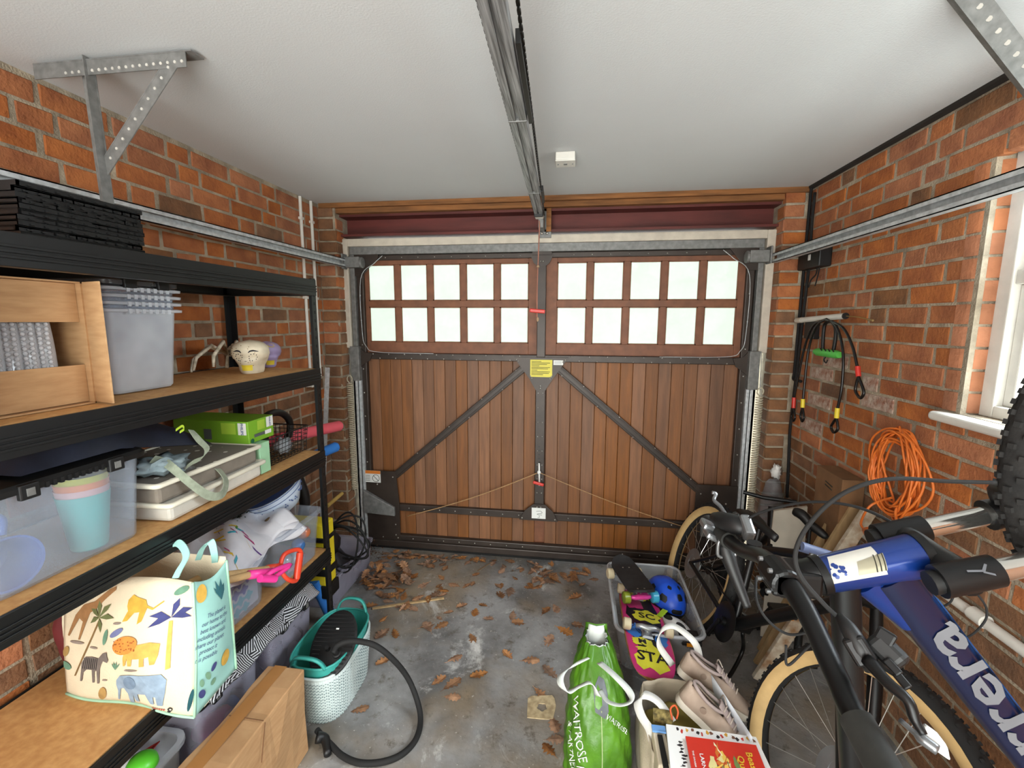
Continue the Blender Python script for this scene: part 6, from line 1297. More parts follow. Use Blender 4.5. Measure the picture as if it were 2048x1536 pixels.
# ---- small dark children's bicycle behind
bike3 = empty('bicycle', (1.0, 2.45, 0), "small black child's bicycle standing behind the others by the door", 'bicycle')
cw_ = U(1538, 1112, y=2.42); W3 = V(cw_.x, 2.42, .0); RR3 = .24
c3 = V(cw_.x, 2.42, RR3+.003); wheel(bike3, c3, V(.35, 1, 0), RR3, .024, 'front_wheel', None, m_tyre, 20, 44, .045, False)
r3 = c3+V(.10, .33, 0) ; r3 = V(1.13, 2.66, RR3*.6)
h3a, h3b = c3+V(.02, .05, .30), c3+V(.03, .08, .44)
for s_ in (-1, 1): tubes(bike3, 'fork_leg', m_blkal, [c3+V(.35, 1, 0).normalized()*s_*.05, c3+V(.35, 1, 0).normalized()*s_*.045+V(0, 0, .27), h3a], .010, 10)
tubes(bike3, 'head_tube', m_blkal, [h3a, h3b], .02); tubes(bike3, 'frame_tube', m_blkal, [h3a, V(1.12, 2.74, .32)], .018); tubes(bike3, 'handlebar', m_blkal, [h3b+V(-.14, .04, .06), h3b+V(-.05, 0, .05), h3b+V(.1, -.04, .05)], .011, 10)
# ================================================================== RIGHT WALL FITTINGS
WXF = 1.265
lk = empty('wall_bar', U(1640, 638, x=WXF), 'white tubular bar on a black bracket fixed to the right wall', 'wall bar')
a, c = U(1604, 640, x=WXF), U(1690, 632, x=WXF)
tubes(lk, 'bar', m_white, [a, c], .0145, 16); tubes(lk, 'end_cap', m_cream, [U(1594, 641, x=WXF), a], .0155, 16); tubes(lk, 'open_end', m_black, [c, c+(c-a).normalized()*.008], .015, 16)
b = MB(); p = U(1622, 656, x=WXF+.02); b.bb((p.x-.012, p.y-.05, p.z-.06), (XR-.001, p.y+.05, p.z+.045)); b.build('bracket', m_blackp, lk, bevel=.006)
tubes(lk, 'wire', mat('brass_wire', (150, 124, 70), .5, .3), spline([c, U(1715, 634, x=1.28), U(1738, 639, x=1.29)], 6), .0022, 6); tubes(lk, 'brass_tip', mat('brass', (190, 160, 110), .4, .6), [U(1736, 639, x=1.29), U(1746, 641, x=1.29)], .005, 8)
m_cab = mat('black_vinyl_cable', (20, 19, 19), .25, var=.05)
def cablelock(name, strands, mferr, label):
    e = empty(name, strands[0][0][0], label, 'cable lock')
    for pts, ferr, lp in strands:
        tubes(e, 'cable', m_cab, spline(pts, 8), .0062, 10); tubes(e, 'ferrule', mferr, ferr, .0105, 12)
        a_, l_ = ferr[1], lp; w_ = l_[1]; b = MB(); L_ = (l_[0]-a_).length; dr = (l_[0]-a_).normalized(); sd_ = V(0, 1, 0)
        b.tube(spline([a_, a_+dr*L_*.35+sd_*w_*.6, a_+dr*L_*.72+sd_*w_, a_+dr*L_*.98+sd_*w_*.3, a_+dr*L_-sd_*w_*.3, a_+dr*L_*.72-sd_*w_, a_+dr*L_*.35-sd_*w_*.6, a_+V(0, .001, 0)], 6), .0062, 8); b.build('loop', m_cab, e, smooth=True)
LW = 1.25
q_ = lambda px, py, x=LW: U(px, py, x=x)
cablelock('cable_lock', [([q_(1651, 639), q_(1628, 650), q_(1612, 685), q_(1598, 745), q_(1588, 796)], [q_(1588, 795), q_(1587, 816)], (q_(1586, 841), .022)), ([q_(1651, 639), q_(1684, 654), q_(1704, 690), q_(1715, 735)], [q_(1715, 733), q_(1717, 753)], (q_(1720, 795), .030))], m_red, 'black cable lock with red ferrules hanging from the white bar')
LW = 1.238
cablelock('cable_lock', [([q_(1653, 638), q_(1634, 652), q_(1617, 700), q_(1606, 798)], [q_(1606, 798), q_(1605, 815)], (q_(1604, 842), .019)), ([q_(1653, 638), q_(1674, 655), q_(1686, 705), q_(1684, 770), q_(1675, 818)], [q_(1675, 816), q_(1673, 836)], (q_(1667, 864), .028))], m_yelp, 'black cable lock with yellow ferrules hanging from the white bar')
ul = empty('bicycle_lock', U(1655, 706, x=1.275), 'green-bodied D-lock with black shackle hanging on the right wall', 'bicycle lock')
tubes(ul, 'shackle', m_blackp, spline([U(1645, 700, x=1.275), U(1647, 665, x=1.275), U(1651, 647, x=1.275), U(1663, 643, x=1.275), U(1671, 655, x=1.275), U(1671, 675, x=1.275), U(1667, 700, x=1.275)], 5), .0085, 10)
mg = mat('leaf_green_rubber', (92, 196, 84), .5, var=.05); body = tubes(ul, 'lock_body', mg, [U(1631, 703, x=1.27), U(1636, 704, x=1.27), U(1674, 709, x=1.27), U(1679, 710, x=1.27)], [.014, .02, .02, .015], 16)
for px in (1642, 1650, 1658, 1666): b = MB(); p = U(px, 699+(px-1640)*.11, x=1.252); b.bar(p+V(0, .008, .006), p+V(0, -.008, -.004), .004, .004); b.build('rib', m_blackp, body)
b = MB(); b.tube(spline([U(1651, 714, x=1.265), U(1648, 720, x=1.265), U(1652, 726, x=1.265), U(1655, 720, x=1.265)], 5), .003, 6); b.build('key_ring', m_blackp, ul, smooth=True)
# black conduits and switch box in the corner
for pts, lab in (([(1616, 378), (1612, 400), (1606, 470), (1601, 538), (1594, 620), (1587, 720), (1582, 745), (1586, 758), (1602, 763)], 'black cable bending into the right corner above the floor'), ([(1630, 385), (1624, 440), (1619, 520), (1611, 590), (1604, 650), (1597, 715), (1588, 790), (1580, 860), (1577, 930), (1574, 995)], 'long black cable running down the right corner to the floor')):
    P3 = [U(a, c, x=1.292) for a, c in pts]; P3 = [V(p.x, min(p.y, 2.852), p.z) for p in P3]
    b = MB(); b.tube(spline(P3, 6), .0085, 8); b.build('wall_cable', m_rubber, label=lab, cat='cable', smooth=True)
sw = empty('switch_box', U(1625, 520, x=1.28), 'black electrical box with cables under the right door track', 'electrical box')
b = MB(); p, p2 = U(1604, 510, x=1.265), U(1645, 532, x=1.265); b.bb((1.245, p2.y, p2.z), (XR-.002, min(p.y, 2.85), p.z+.03)); b.build('box_body', m_blackp, sw, bevel=.006)
b = MB(); p = U(1618, 515, x=1.243); b.bb((1.2435, p.y-.012, p.z-.015), (1.2455, p.y+.012, p.z+.015)); b.build('label', m_paper, sw)
for pts in ([(1635, 530), (1632, 548), (1622, 560), (1617, 575)], [(1640, 530), (1636, 550), (1630, 572)], [(1620, 530), (1618, 545), (1614, 565)]): tubes(sw, 'flex', m_rubber, spline([U(a, c, x=1.28) for a, c in pts], 5), .0035, 6)
# orange extension lead coil on a nail
co = empty('extension_lead', U(1805, 950, x=1.27), 'coiled orange extension lead hanging on the right wall', 'extension lead')
m_orange = mat('orange_flex', (224, 116, 42), .5, var=.08, scale=30); ca = U(1803, 948, x=1.26); rc_ = random.Random(5)
for i in range(15):
    a_, c_ = .112+rc_.uniform(-.03, .026), .166+rc_.uniform(-.04, .014); tw = rc_.uniform(-.25, .25); oy, oz = rc_.uniform(-.02, .02), rc_.uniform(-.012, .012)
    pts = []
    for k in range(28):
        t = 2*math.pi*k/28; yy0, zz0 = a_*math.cos(t)*(1+.12*math.sin(2*t+i)), c_*math.sin(t); pts.append(ca+V(-.02+.035*math.sin(t*2+i*1.3)*.5+rc_.uniform(-.002, .002), oy+yy0*math.cos(tw)-zz0*math.sin(tw), oz+yy0*math.sin(tw)+zz0*math.cos(tw)))
    b = MB(); b.tube(spline(pts, 2, True), .0043, 6, True); b.build('coil_loop', m_orange, co, smooth=True)
tubes(co, 'loose_end', m_orange, spline([U(1785, 995, x=1.24), U(1752, 1005, x=1.22), U(1735, 1018, x=1.20), U(1722, 1045, x=1.2), U(1728, 1060, x=1.2)], 6), .0045, 8)
tubes(co, 'loose_end', m_orange, spline([U(1800, 1010, x=1.24), U(1792, 1020, x=1.22), U(1792, 1035, x=1.21), U(1800, 1050, x=1.2)], 6), .0045, 8)
pz0 = U(1728, 1060, x=1.2); pz1 = U(1785, 1098, x=1.16); b = MB(); b.tube(spline([pz0, pz0+(pz1-pz0)*.25+V(0, 0, .006), pz0+(pz1-pz0)*.6, pz1], 4), [.008, .012, .017, .021, .024, .026, .025, .026, .027, .026, .022, .018, .012], 12); b.build('socket_end', m_orange, co, smooth=True)
b = MB(); b.cyl((XR, ca.y, ca.z+.13), (XR-.06, ca.y, ca.z+.14), .005, n=8); b.build('nail', m_galv_dull, co)
# white waste pipe along the foot of the wall
wp = empty('waste_pipe', (1.28, 1.8, .75), 'white plastic pipe running along the right wall below the window', 'pipe')
tubes(wp, 'pipe', m_white, [(1.285, .6, .762), (1.285, 2.35, .748)], .0165, 16)
for y_ in (1.47, 2.02): tubes(wp, 'coupling', m_white, [(1.285, y_, .757), (1.285, y_+.05, .757)], .022, 16)
# ---- boards, cardboard and bag in the right corner
e = empty('flat_carton', U(1665, 1020, x=1.25), 'brown cardboard box standing against the right wall behind the bicycles', 'cardboard box')
p0, p1 = U(1622, 985, x=1.22), U(1690, 985, x=1.22); b = MB(); b.bb((1.205, p1.y, .42), (1.30, min(p0.y, 2.80)-.06, U(1655, 938, x=1.22).z)); b.build('carton_body', mat('dusty_card', (128, 92, 60), .95, var=.16), e, bevel=.003)
f4 = lambda a, c: V(1.1592, a, c); b = MB(); pz_ = U(1637, 970, x=1.16)
for k in range(2): b.bar(V(1.204, pz_.y+.03, pz_.z+.012-k*.016), V(1.204, pz_.y-.03, pz_.z+.004-k*.016), .002, .005)
b.build('handle_print', m_ink, e, weld=False)
MB().bb((1.17, 2.55, .001), (1.30, 2.80, .42)).build('lower_carton', m_card, label='lower brown carton supporting the upper one in the right corner', cat='cardboard box', bevel=.003)
def plank(a, c, w, t, m, label, upv=(0, 1, 0)): b = MB(); b.bar(a, c, w, t, upv); return b.build('wood_plank', m, label=label, cat='plank', group='wood offcuts in the right corner', bevel=.002)
m_pine = mat('raw_pine', (186, 156, 112), .8, var=.18, scale=6, stretch=(4, 4, .8)); m_paint = mat('flaking_white_paint', (198, 190, 172), .7, var=.25, scale=22, col2=(140, 104, 70))
def lean(ax, ay, bx, by_, Y, w, t, m, label):
    a, c = U(ax, ay, y=Y), U(bx, by_, y=Y); d = c-a; k = (a.z-.03)/(a.z-c.z); return plank(a, a+d*k, w, t, m, label)
lean(1738, 1022, 1668, 1128, 2.02, .055, .022, m_paint, 'paint-flaked wooden plank leaning nearest the orange plug'); lean(1712, 1014, 1640, 1130, 2.12, .05, .02, m_pine, 'raw pine plank leaning in the middle of the offcuts'); lean(1668, 1036, 1622, 1120, 2.22, .045, .018, m_pine, 'narrow pine plank leaning behind the pump handle')
plank(U(1715, 1062, y=2.12), U(1795, 1120, y=1.95), .02, .02, m_paint, 'thin white strip lying across toward the orange plug')
MB().hexa([V(*p) for p in [(1.02, 2.36, .01), (1.20, 2.34, .01), (1.205, 2.36, .01), (1.025, 2.38, .01), (1.05, 2.40, .70), (1.20, 2.38, .74), (1.205, 2.40, .74), (1.055, 2.42, .70)]]).build('pale_panel', mat('pale_board', (186, 176, 160), .7, var=.08), label='pale board leaning behind the black pump handle', cat='board')
MB().hexa([V(*p) for p in [(1.09, 2.63, .4), (1.168, 2.40, .4), (1.168, 2.42, .4), (1.10, 2.65, .4), (1.14, 2.64, .82), (1.168, 2.38, .80), (1.168, 2.40, .80), (1.15, 2.66, .82)]]) if False else None
pb_ = U(1560, 1010, y=2.76); b = blob((1.18, 2.74, .50), .10, (.7, .7, 2.6), .08, 3, 111); b.build('plastic_sack', clear('grey_film', (170, 172, 176), .30, .15), label='clear plastic sack bunched in the right corner by the pier', cat='plastic sack', smooth=True)
blob((1.20, 2.76, .795), .03, (.9, .8, 1.3), .3, 4, 112).build('tissue_knot', mat('white_film', (226, 224, 220), .6), label='crumpled white plastic knot on top of the clear sack', cat='plastic', smooth=True)
pu = empty('track_pump', U(1612, 1130, y=2.2), 'black T-handled track pump standing by the planks', 'pump')
ta, tb = U(1588, 1022, y=2.24), U(1655, 1076, y=2.12); tm = (ta+tb)/2; b = MB(); b.tube(spline([ta, ta+(tb-ta)*.25+V(0, 0, .012), tm, ta+(tb-ta)*.75, tb], 4), [.018, .022, .023, .024, .024, .023, .022, .021, .02, .02, .021, .021, .02, .02, .018, .016, .010], 12); b.build('t_handle', m_blackp, pu, smooth=True); tubes(pu, 'shaft', m_blackp, [tm, tm+V(0, 0, -.16)], .008, 10); tubes(pu, 'barrel', m_blackp, [tm+V(0, 0, -.16), V(tm.x, tm.y, .02)], .017, 14); b = MB(); b.bb((tm.x-.09, tm.y-.02, .001), (tm.x+.09, tm.y+.02, .02)); b.build('foot_plate', m_blackp, pu, bevel=.004)
# ================================================================== FLOOR, RIGHT OF CENTRE
# ---- clear tub of skateboards and helmet
tb = V(.428, 2.288, .001)
tub = empty('storage_box', tb, 'large clear open tub of skateboards on the floor beside the bicycles', 'storage box')
tubshell(tb, .385, .60, .235, .88, .045, .003, .014).build('box_body', clear('tub_polypropylene', (206, 210, 214), .32, .3), tub, smooth='auto')
MB().tube([V(tb.x+x, tb.y+y, tb.z+.234) for x, y in rrect(.41, .625, .055)], .0075, 8, True).build('rim', m_clear2, tub, smooth=True)
def board_geo(L, W, kick=.02, th=.011, n=28, nose=.5):
    secs = []
    for i in range(n+1):
        s = -1+2*i/n; w = W/2*(1-abs(s)**6)**.5 if abs(s) < 1 else .002; w = max(w, .004); z = kick*max(0, (abs(s)-.62)/.38)**1.6
        secs.append([V(s*L/2, y, z+zz) for y, zz in ((-w, 0), (-w*.5, -.0015), (0, -.002), (w*.5, -.0015), (w, 0), (w, th), (w*.5, th-.0015), (0, th-.002), (-w*.5, th-.0015), (-w, th))])
    b = MB(); loft(b, secs, True, True); return b
def frame3(o, xdir, zdir):
    x = V(xdir).normalized(); z = V(zdir); z = (z-x*z.dot(x)).normalized(); y = z.cross(x); M = Matrix((x, y, z)).transposed().to_4x4(); M.translation = V(o); return M
def xf(b, M): b.v = [M @ p for p in b.v]; return b
# upturned printed skateboard: underside (local +z after flip) faces up
kn0, kf0 = U(1312, 1352, z=.262), U(1268, 1170, z=.16)
kx = (kn0-kf0).normalized(); ctr = kn0-kx*.39; MK = frame3(ctr, kx, V(.10, -.12, 1))
sk = empty('skateboard', ctr, 'upturned skateboard with yellow, blue and pink graffiti print lying in the tub', 'skateboard')
xf(board_geo(.78, .205, -.035), MK).build('deck', mat('maple_edge', (176, 122, 70), .5, var=.1), sk, smooth='auto')
dk = lambda a, c, l=0: MK @ V(a, c, .0125+l-.035*max(0, (abs(a)/.39-.62)/.38)**1.6)
def dprint(poly, m, l=0.001, name='print'):
    bmx = bmesh.new(); vs = [bmx.verts.new((x, y, 0)) for x, y in poly]; bmx.faces.new(vs); bmx.normal_update(); bmesh.ops.triangulate(bmx, faces=bmx.faces); bmesh.ops.subdivide_edges(bmx, edges=bmx.edges, cuts=2, use_grid_fill=True); bmx.verts.index_update()
    b = MB(); b.add([dk(v.co.x, v.co.y, l) for v in bmx.verts], [[v.index for v in f.verts] for f in bmx.faces]); bmx.free(); return b.build(name, m, sk)
outl = lambda s: [(x*s if abs(x) > .3 else x, y*s) for x, y in [(.386*math.copysign(abs(math.cos(t))**.34, math.cos(t)), .100*math.copysign(abs(math.sin(t))**.45, math.sin(t))) for t in [2*math.pi*k/40 for k in range(40)]]]
pk_, ye_, bl_, bk_ = mat('deck_magenta', (206, 50, 120), .4), mat('deck_yellow', (226, 220, 60), .4), mat('deck_blue', (52, 120, 200), .4), mat('deck_black', (24, 22, 30), .4)
dprint(outl(.985), pk_, .0006); 
def wob(cx, cy, rx, ry, seed, n=22, amp=.18): 
    rr = random.Random(seed); ph = rr.uniform(0, 6); return [(cx+rx*math.cos(t)*(1+amp*math.sin(5*t+ph)+amp*.6*math.sin(9*t)), cy+ry*math.sin(t)*(1+amp*math.sin(4*t+ph)+amp*.6*math.sin(8*t+1))) for t in [2*math.pi*k/n for k in range(n)]]
dprint(wob(-.02, 0, .33, .080, 1, 30, .05), bk_, .0009)
for i, (cx, cy, rx, ry, m) in enumerate([(.28, .0, .072, .075, ye_), (.10, -.055, .065, .036, bl_), (.135, .06, .055, .03, bl_), (-.05, .02, .055, .07, ye_), (-.17, -.03, .06, .045, pk_), (-.27, .02, .06, .06, ye_), (.185, -.03, .03, .05, ye_), (.02, -.08, .05, .016, pk_)]): dprint(wob(cx, cy, rx, ry, 20+i), m, .0014+.0002*i)
for s_, cx, cy, sz in (('STA', .285, .0, .075), ('SC', -.05, .02, .07), ('M', .185, -.03, .05)):
    b = MB(); vs, fs = text_geo(s_, sz, True); b.add([dk(cx-y*1.1, cy+x*-1.0 if False else cy-x, .0034) if False else dk(cx-y, cy+x, .0034) for x, y, _ in vs], [f[::-1] for f in fs]); b.build('graffiti_lettering', bk_, sk)
for k in range(9):
    cx, cy = R.uniform(.03, .2), R.choice([-1, 1])*R.uniform(.03, .08); b = MB(); b.tube([dk(cx+.012*i, cy+.008*math.sin(i*1.3+k), .0036) for i in range(5)], .0014, 4); b.build('print_line', bk_, sk)
m_urn = mat('cream_urethane', (222, 206, 170), .5); m_truck = mat('truck_alloy', (176, 178, 180), .35, .7)
def truck(e, M, a, zb, wm, span=.16, wr=.026, tm=m_truck, up=1):
    P = lambda x, y, z: M @ V(a+x, y, zb+up*z)
    b = MB(); b.add([P(*p) for p in [(-.035, -.026, 0), (.035, -.026, 0), (.035, .026, 0), (-.035, .026, 0), (-.028, -.02, .008), (.028, -.02, .008), (.028, .02, .008), (-.028, .02, .008)]], [(0, 3, 2, 1), (4, 5, 6, 7), (0, 1, 5, 4), (1, 2, 6, 5), (2, 3, 7, 6), (3, 0, 4, 7)]); b.build('truck_base', tm, e)
    b = MB(); b.tube([P(.0, -.055, .03), P(0, -.03, .034), P(0, 0, .028), P(0, .03, .034), P(0, .055, .03)], [.009, .012, .016, .012, .009], 10); b.tube([P(0, 0, .006), P(0, 0, .03)], .014, 10); b.build('hanger', tm, e, smooth=True, weld=False)
    for s_ in (-1, 1):
        b = MB(); b.tube([P(0, s_*(span/2-.018), .032), P(0, s_*(span/2-.014), .032), P(0, s_*(span/2+.014), .032), P(0, s_*(span/2+.018), .032)], [wr*.82, wr, wr, wr*.82], 20); b.build('wheel', wm if not isinstance(wm, tuple) else wm[0 if s_ < 0 else 1], e, smooth='auto')
truck(sk, MK, .115, .0135, m_urn, .19); truck(sk, MK, -.24, .0135, m_urn, .19)
# black penny board lying right way up on top
pn, pf_ = U(1292, 1196, z=.315), U(1240, 1122, z=.30); px2 = (pn-pf_).normalized(); MP = frame3((pn+pf_)/2+V(0, 0, .0), px2, V(.06, -.06, 1))
PL = (pn-pf_).length
pb2 = empty('penny_board', (pn+pf_)/2, 'small black plastic cruiser board resting on the skateboard in the tub', 'skateboard')
xf(board_geo(PL, .145, .03, .012), MP).build('deck', mat('scuffed_black_deck', (34, 33, 34), .7, var=.3, scale=30), pb2, smooth='auto')
truck(pb2, MP, PL*.33, -.002, (mat('clear_green_urethane', (128, 140, 40), .3), mat('clear_blue_urethane', (60, 160, 196), .3)), .15, .029, mat('pink_alloy', (226, 70, 160), .4, .2), -1); truck(pb2, MP, -PL*.30, -.002, m_urn, .16, .028, m_truck, -1)
for a_ in (-.3, .38):
    for q_ in ((-.02, -.018), (-.02, .018), (.02, -.018), (.02, .018)): MB().cyl(MP @ V(PL*a_+q_[0], q_[1], .0095), MP @ V(PL*a_+q_[0], q_[1], .0125), .004, n=8).build('deck_bolt', m_rivet, pb2)
# blue helmet
hc = U(1333, 1192, z=.215); he_ = empty('bicycle_helmet', hc, 'blue bicycle helmet with vents lying in the clear tub', 'helmet')
hM = frame3(hc+V(0, .01, -.02), V(.30, -.9, -.1), V(.25, -.25, 1)); b = MB()
def hel(u, v, k=1):
    a = 2*math.pi*u; t = v*math.pi*.56; x = .125*math.sin(t)*math.cos(a)*(1.05 if math.cos(a) < 0 else 1); y = .092*math.sin(t)*math.sin(a); z = .105*math.cos(t)
    rdg = 1+.05*abs(math.cos(2.5*math.atan2(y, x+.001)))*math.sin(t); return hM @ V(x*k*rdg, y*k*rdg, z*k*rdg)
b.grid(lambda u, v: hel(u, v), 40, 14, wrapu=True); b.build('shell', mat('satin_blue', (20, 78, 200), .4, var=.08), he_, smooth=True)
for a0, v0, du, dv in ((.02, .45, .035, .16), (.98, .80, .05, .12), (.15, .6, .035, .18), (.85, .6, .035, .18), (.28, .6, .03, .16), (.72, .6, .03, .16), (.5, .5, .04, .2), (.12, .25, .04, .1), (.88, .25, .04, .1)):
    b = MB(); b.grid(lambda u, v: hel((a0+du*(u-.5)*2*(1-.5*abs(v-.5))) % 1, v0+dv*(v-.5), 1.012), 4, 6); b.build('vent', m_black, he_, smooth=True)
b = MB(); b.grid(lambda u, v: hel(u, 1-.12*v, 1.006), 40, 2, wrapu=True); b.build('rim_band', m_black, he_, smooth=True)
blob((.585, 2.44, .20), .05, (.7, 1.0, .6), .2, 3, 131).build('black_strap_bundle', mat('black_nylon', (20, 22, 28)), label='black straps bundled behind the blue helmet', cat='straps', smooth=True)
# white mask with black openings
wc = U(1352, 1250, z=.20); wm_ = empty('skate_pad', wc, 'white, black and lime skate pad beside the helmet in the tub', 'skate pad')
wM = frame3(wc, V(.7, -.75, -.1), V(-.25, -.25, 1)); 
b = MB(); b.grid(lambda u, v: wM @ V((u-.5)*.19, (v-.5)*.085*(1-.55*abs(2*u-1)**2), .018-.05*(2*(v-.5)*.8)**2-.03*(2*u-1)**2), 20, 10); b.build('shell', mat('white_shell', (230, 230, 228), .35), wm_, smooth=True, solid=.006)
for a0 in (-.045, .03): b = MB(); b.add([wM @ V(a0+.026*math.cos(t), .014*math.sin(t), .0225-.03*((a0+.026*math.cos(t))/.095)**2) for t in [2*math.pi*k/14 for k in range(14)]], [list(range(14))]); b.build('opening', m_black, wm_)
b = MB(); b.grid(lambda u, v: wM @ V(-.095+.03*u, (v-.5)*.05, .0075+.012*u), 4, 4); b.build('lime_edge', mat('lime_plastic', (176, 214, 50), .4), wm_, solid=.004)
blob((.50, 2.10, .10), .085, (1, 1.0, .8), .15, 3, 133).build('dark_pads', mat('black_nylon', (20, 22, 28)), label='dark elbow pads at the bottom of the clear tub', cat='pads', smooth=True)
# ---- green shopping bag
gb = empty('shopping_bag', (.12, 1.55, .0), 'green supermarket bag for life with white handles standing on the floor', 'shopping bag')
def sqr(t, p): c, s = math.cos(t), math.sin(t); return math.copysign(abs(c)**p, c), math.copysign(abs(s)**p, s)
GS = [(0, .118, 1.535, .115, .125), (.03, .118, 1.535, .125, .135), (.18, .118, 1.55, .118, .125), (.30, .115, 1.575, .10, .108), (.38, .112, 1.615, .075, .085), (.44, .112, 1.655, .045, .055)]
def gsec(z):
    for i in range(len(GS)-1):
        if GS[i][0] <= z <= GS[i+1][0]: k = (z-GS[i][0])/(GS[i+1][0]-GS[i][0]); return [GS[i][j]+(GS[i+1][j]-GS[i][j])*k for j in range(1, 5)]
    return GS[-1][1:]
def gbag(u, z, l=0):
    cx, cy, a, c = gsec(z); t = 2*math.pi*u; x, y = sqr(t, .7); w = .004*math.sin(11*t+z*40)+.003*math.sin(23*t-z*60)
    return V(cx+(a+w+l)*x, cy+(c+w+l)*y, z+.001)
m_bag = mat('glossy_green_pp', (86, 138, 28), .38, var=.18, scale=8, bump=.4, bscale=24, col2=(54, 96, 16)); m_bagin = mat('white_bag_lining', (212, 216, 210), .5, var=.1)
b = MB(); b.grid(lambda u, v: gbag(u, .44*v), 64, 30, wrapu=True); b.add([gbag(k/32, .0) for k in range(32)], [list(range(32))]); b.build('bag_body', m_bag, gb, smooth=True)
b = MB(); b.grid(lambda u, v: gbag(u, .44-.12*v, -.006), 48, 6, wrapu=True); b.build('lining', m_bagin, gb, smooth=True)
b = MB(); b.grid(lambda u, v: V(.112+(u-.5)*.085*(1-.3*v), 1.665+.028*v+.02*abs(u-.5), .39+.068*v), 6, 4); b.build('folded_top', m_bagin, gb, smooth=True, solid=.002)
b = MB(); b.grid(lambda u, v: V(.112+(u-.5)*.10*(1-.15*v), 1.69+.012*v+.02*abs(u-.5), .375+.085*v), 6, 4); b.build('top_flap', m_bag, gb, smooth=True, solid=.002)
# open mouth facing up-left, its inner shade painted as a grey patch
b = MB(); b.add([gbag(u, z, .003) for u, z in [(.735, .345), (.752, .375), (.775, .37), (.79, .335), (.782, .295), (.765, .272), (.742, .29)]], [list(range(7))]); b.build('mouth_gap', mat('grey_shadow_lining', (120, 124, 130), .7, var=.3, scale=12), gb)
b = MB(); b.tube([gbag(.755, .02+z, .0025) for z in [i*.025 for i in range(12)]], .0016, 4); b.build('seam', mat('pale_stitch', (190, 206, 150), .7), gb)
gq = lambda px, py, z: U(px, py, z=z)
b = ribbon([gq(1182, 1314, .41), gq(1152, 1328, .42), gq(1126, 1346, .42), gq(1121, 1366, .41), gq(1136, 1384, .40), gq(1160, 1372, .40), gq(1182, 1366, .40), gq(1196, 1392, .37)], .024, [(.3, .9, -.2), (.3, .9, 0), (.9, .3, .2), (1, 0, .2), (.5, -.8, .3), (.2, -.9, .4), (.3, -.9, .3), (.8, -.5, .2)]); b.build('handle', m_bagin, gb, solid=.002, smooth=True)
b = ribbon([gq(1199, 1325, .43), gq(1228, 1350, .44), gq(1258, 1382, .43), gq(1262, 1402, .42), gq(1240, 1410, .41), gq(1215, 1402, .40), gq(1200, 1380, .39)], .024, [(.8, .5, 0), (.8, .5, 0), (.9, .2, .3), (.3, -.8, .5), (0, -.9, .4), (-.3, -.9, .3), (-.6, -.7, .2)]); b.build('handle', m_bagin, gb, solid=.002, smooth=True)
def onbag(u0, z0, dirx, s_, size, name='lettering'):
    vs, fs = text_geo(s_, size); b = MB(); dx, dz = dirx; k = 1/.72
    b.add([gbag(u0+(x*dx-y*dz)*k, z0+x*dz+y*dx, .003) for x, y, _ in vs], fs); b.build(name, m_bagin, gb)
onbag(.655, .215, (.32, -.95), 'WAITROSE', .040); onbag(.615, .135, (.32, -.95), '& PARTNERS', .03)
onbag(.835, .075, (.95, .32), 'EA', .05); onbag(.83, .25, (.80, -.60), 'WAITROSE', .022); onbag(.69, .09, (.32, -.95), 'R.', .046)
# ---- canvas bag with shoes, comics
cbg = empty('canvas_bag', (.45, 1.50, 0), 'beige canvas bag holding shoes and comics on the floor by the near bicycle wheel', 'canvas bag')
m_can = mat('natural_canvas', (196, 182, 160), .95, var=.08, scale=12, bump=.2, bscale=180)
CX0, CX1, CY0, CY1, CZ = .27, .60, 1.30, 1.68, .27
def cbag(u, v):
    t = 2*math.pi*u; x, y = sqr(t, .55); z = CZ*v; w = .006*math.sin(9*t+z*20); k = .97+.05*math.sin(math.pi*v)
    return V((CX0+CX1)/2+((CX1-CX0)/2*k+w)*x, (CY0+CY1)/2+((CY1-CY0)/2*k+w)*y, z+.001+(.03*(x > .2)*v if False else 0))
b = MB(); b.grid(cbag, 48, 12, wrapu=True); b.add([cbag(k/24, 0) for k in range(24)], [list(range(24))]); b.build('bag_body', m_can, cbg, smooth=True, solid=.003)
b = ribbon([gq(1345, 1445, .29), gq(1318, 1405, .33), gq(1290, 1390, .34), gq(1276, 1405, .33), gq(1283, 1432, .31), gq(1300, 1460, .28), gq(1308, 1492, .25)], .03, [(.8, .4, .3), (.4, .8, .3), (.2, .9, .3), (1, .2, .2), (.9, 0, .3), (.9, .2, .3), (.9, .1, .2)]); b.build('handle', mat('white_webbing', (224, 222, 216), .8), cbg, solid=.003, smooth=True)
b = ribbon([gq(1345, 1330, .33), gq(1318, 1290, .42), gq(1322, 1262, .46), gq(1345, 1252, .47), gq(1372, 1268, .46), gq(1392, 1290, .43), gq(1400, 1318, .36)], .026, [(.8, .4, .3), (.6, .6, .3), (.3, .9, .3), (.2, .9, .3), (.6, .6, .3), (.9, .2, .3), (.9, .1, .3)]); b.build('handle', mat('white_webbing', (224, 222, 216), .8), cbg, solid=.003, smooth=True)
b = MB(); b.grid(lambda u, v: gq(1420+85*u-8*math.sin(3*v), 1345+130*u*1.0+40*v, .36-.14*v+.01*math.sin(7*u)), 10, 6); b.build('plastic_liner', mat('white_carrier_film', (216, 220, 228), .4, var=.08), label='white plastic carrier spilling out of the canvas bag', cat='carrier bag', smooth=True, solid=.002)
